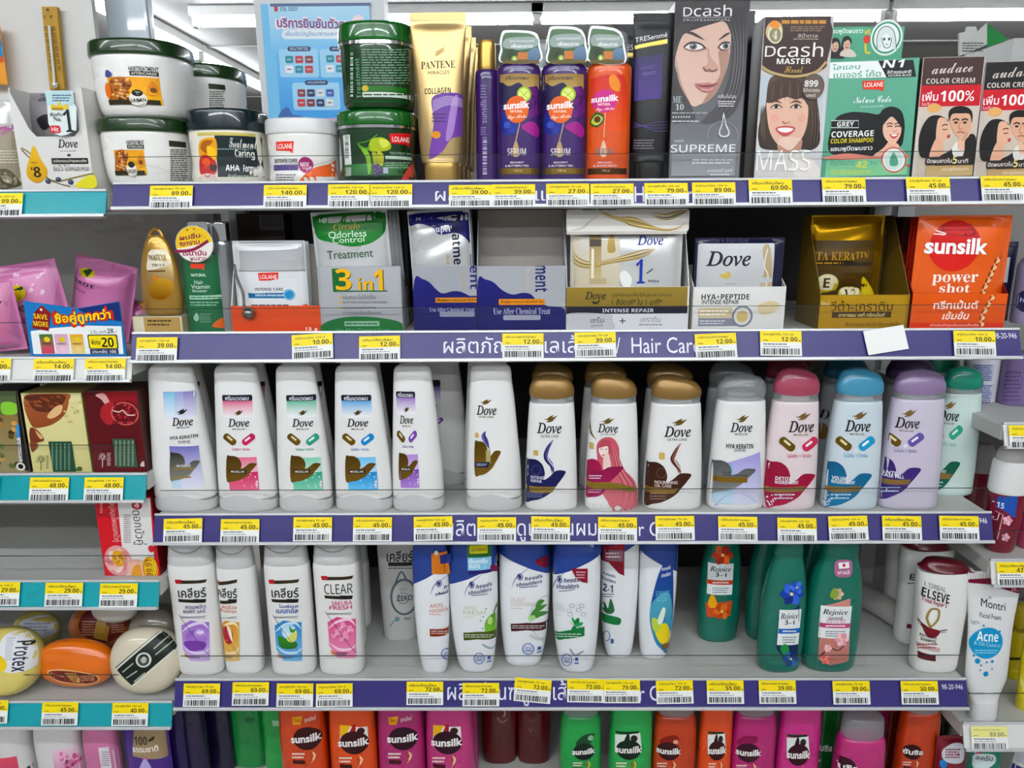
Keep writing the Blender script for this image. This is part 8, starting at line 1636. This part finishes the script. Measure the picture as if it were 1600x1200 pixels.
# ------------------------------------------------------------------ SKIN CARE BAY
zR = [0] + [RAILS['R%d' % i].Zt - .004 for i in (1, 2, 3)]
use('34')
wc = Prod('spray_can', 'white can with blue print lines on the end shelf', 'can', 1300, 1450, 22, zR[1], .12, depth=1)
wc.loft('body', [(0, .93, .93, 0, 2), (.02, 1, 1, 0, 2), (1.0, 1, 1, 0, 2), (1.2, 1, 1, 0, 2), (1.24, .9, .9, 0, 2)], mat('#d6d6da', .3, coat=.3), front=True)
A = wc.art(); A.rect(1352, 60, 1452, 140, '#b8bcd0'); A.fine(1356, 60, 1448, 140, 9, '#3a4a8a', .5); A.rect(1350, 152, 1450, 262, '#c0c4d4'); A.fine(1354, 158, 1446, 256, 10, '#3a4a8a', .5); A.done()
lv = Prod('bottle', 'dusky lilac bottle beyond the white can, at the photo edge', 'bottle', 1475, 1660, 20, zR[1], .10, depth=.7)
lv.loft('body', [(0, .95, .95), (.02, 1, 1), (1.0, 1, 1), (1.08, .96, .96)], mat('#7a6a92', .35), front=True)
A = lv.art(); A.fine(1490, 90, 1590, 240, 8, '#5f5078', .4); A.ring(1500, 90, 1590, 190, 3, '#5f5078'); A.done()
ro = Prod('deodorant', 'roll-on deodorant with white ribbed cap and dark red label', 'deodorant', 1400, 1556, 450, zR[2], .02, depth=.8)
kk = ro.uv(*full(1470, 690))[1] / ro.h
ro.loft('body', [(0, .7, .7, 0, 2.1), (.02, .8, .8, 0, 2.1), (.2, .92, .92, 0, 2.1), (kk - .06, 1.0, 1.0, 0, 2.1), (kk, .98, .98, 0, 2.1)], mat('#7a1230', .28, coat=.4), front=True)
ro.loft('cap', [(kk - .005, 1.06, 1.06, 0, 2.1), (kk + .01, 1.12, 1.12, 0, 2.1), (kk + (1 - kk) * .62, 1.06, 1.06, 0, 2.1), (kk + (1 - kk) * .70, .98, .98, 0, 2.1)], mat('#e2e2e0', .35, coat=.2),
        zfun=None)
ro.loft('cap_top', [(kk + (1 - kk) * .69, .92, .92, 0, 2), (kk + (1 - kk) * .75, .94, .94, 0, 2), (.97, .8, .8, 0, 2), (1, .5, .5, 0, 2)], mat('#b4b2b0', .35))
A = ro.art(); A.poly([(1380, 700), (1570, 690), (1556, 800), (1500, 760), (1400, 720)], '#2a58a8'); A.text('15', 1466, 720, 1504, 752, '#e8eef8', 'O', rise=-.2); A.fine(1420, 712, 1460, 724, 1, '#c8d8f0'); A.poly([(1416, 740), (1500, 780), (1470, 910), (1410, 880)], '#6a1028'); A.text('ite', 1424, 776, 1456, 800, '#f0e0e4', 'i'); A.line([(1418, 742), (1498, 782), (1470, 900)], 4, '#d8a0a8'); A.line([(1426, 800), (1470, 806), (1480, 776)], 3, '#f0e0e4')
fl(A, 1520, 810, 26, ('#e0a0b4', '#f0c8d4'), 5); fl(A, 1510, 890, 22, ('#e8c0cc', '#d890a8'), 5); A.done()
rd = Prod('deodorant', 'dark red roll-on bottle set back, left of the white capped one', 'deodorant', 1300, 1410, 440, zR[2], .12, depth=.8)
rd.loft('body', [(0, .8, .8, 0, 2.1), (.02, .9, .9, 0, 2.1), (.5, 1, 1, 0, 2.1), (.66, .98, .98, 0, 2.1)], mat('#7a1428', .3, coat=.4), front=True); rd.loft('cap', [(.66, 1.02, 1.02, 0, 2.1), (.9, .96, .96, 0, 2), (1, .6, .6, 0, 2)], mat('#a8a6a4', .35))
A = rd.art(); A.fine(1310, 520, 1390, 570, 3, '#c88a94', .4); A.done()
rd2 = Prod('deodorant', 'pink roll-on bottle at the photo edge beside the white capped one', 'deodorant', 1556, 1700, 480, zR[2], .03, depth=.8)
rd2.loft('body', [(0, .75, .75, 0, 2.1), (.02, .85, .85, 0, 2.1), (.4, 1, 1, 0, 2.1), (.66, 1, 1, 0, 2.1)], mat('#a83a5c', .3, coat=.4), front=True); rd2.loft('cap', [(.66, 1.02, 1.02, 0, 2.1), (.92, .96, .96, 0, 2), (1, .6, .6, 0, 2)], mat('#d0a8b4', .35))
use('44')
mt_ = squeeze('white facial foam tube with blue circle standing on its cap', 1338, 1474, 180, zR[3], -.03 + .036, mat('#e4e4e4', .3, coat=.3), mat('#dcdcdc', .3), .13, capw=.86, base=.92, mid=1.45, dd=.42, roll=-3.4, topw=1.76)
A = mt_.art(); A.poly([(1330, 180), (1590, 240), (1580, 290), (1440, 246), (1336, 238)], '#7a1038'); A.text('25.-', 1540, 258, 1578, 282, '#f0b8c8', 'b', rise=-.25)
A.text('Montri', 1400, 306, 1514, 374, '#1c1c2a', '', rise=-.28); A.text('Dr.', 1434, 300, 1452, 313, '#1c1c2a'); A.text('Facial Foam', 1394, 374, 1494, 414, '#3a3a46', '', rise=-.2); A.ell(1352, 446, 1506, 590, '#169ac8'); A.text('Acne', 1380, 462, 1480, 514, '#f2f8fa', 'S', rise=-.08); A.text('& Oil Control', 1366, 508, 1488, 540, '#bfe4f2', '', rise=-.15); A.fine(1372, 545, 1480, 568, 2, '#9fd4e8', .4)
for x, y, r_ in ((1384, 600, 13), (1422, 660, 12), (1452, 602, 7), (1426, 606, 5), (1400, 620, 5), (1412, 436, 5), (1486, 462, 5), (1366, 574, 6), (1396, 642, 4), (1450, 636, 4)): A.ell(x - r_, y - r_, x + r_, y + r_, '#1f90c0', n=14)
A.text('light', 1352, 410, 1392, 432, '#8a9aa0'); A.done()
YEL = mat('#d8c81c', .3, coat=.4)
y1_ = squeeze('yellow squeeze tube at the photo edge, right of the white tube', 1555, 1700, 300, zR[3], .03, YEL, YEL, .12, capw=.9, base=.92, mid=1.1, dd=.4)
A = y1_.art(); A.line([(1560, 640), (1590, 700), (1600, 740)], 10, '#e8e090', True); A.done()
y2_ = squeeze('yellow squeeze tube further back with dark lettering', 1510, 1640, 330, zR[3], .11, mat('#c8b41c', .3, coat=.4), YEL, .12, capw=.9, base=.92, mid=1.1, dd=.4)
A = y2_.art(); A.text('Fresh', 1546, 440, 1600, 470, '#3a3410', 'i'); A.fine(1530, 580, 1590, 600, 1, '#2a2410', .6); A.done()
use('53')
zz4 = zR4 - .004
def mini(label, x0, x1, yt, col, seed, Y=.02, roll=0):
    p = Prod('small_pouch', label, 'pouch', x0, x1, yt, zz4, Y, depth=2.5, roll=roll); p.pillow('pouch', mat(col, .3, coat=.4), .012, .0014, seed); return p
m1 = mini('small dark red pouch with white label under the end shelf', 1140, 1290, 255, '#7a1228', 41, roll=-4)
A = m1.art(); A.blob([(1180, 300), (1230, 270), (1284, 280), (1284, 360), (1220, 375), (1176, 350)], '#d8d8e0'); A.fine(1190, 296, 1270, 350, 4, '#8a2a40', .5); A.ell(1160, 358, 1200, 400, '#2a84c8'); A.done()
m2 = mini('small green pouch with white label under the end shelf', 1300, 1466, 290, '#1f8068', 42, roll=-2)
A = m2.art(); A.rect(1330, 296, 1380, 326, '#a82a4a'); A.text('8+', 1338, 300, 1362, 322, '#f4e0e4', 'b'); A.blob([(1330, 360), (1350, 325), (1440, 330), (1450, 370), (1390, 410), (1340, 400)], '#d0dcdc'); A.text('สครับ', 1346, 334, 1436, 362, '#3a4a5a', 'b'); A.done()
m3 = mini('small white and blue pouch under the end shelf, at photo edge', 1470, 1640, 300, '#b8bcc4', 43, roll=6)
A = m3.art(); A.poly([(1460, 360), (1600, 400), (1590, 440), (1450, 440)], '#1f2c6a'); A.line([(1470, 345), (1600, 390)], 8, '#d8dcc0'); A.done()
m4 = mini('dark pouch set back, left of the small red pouch', 1100, 1200, 130, '#1c2420', 44, Y=.09)
# brackets under the shelf ends
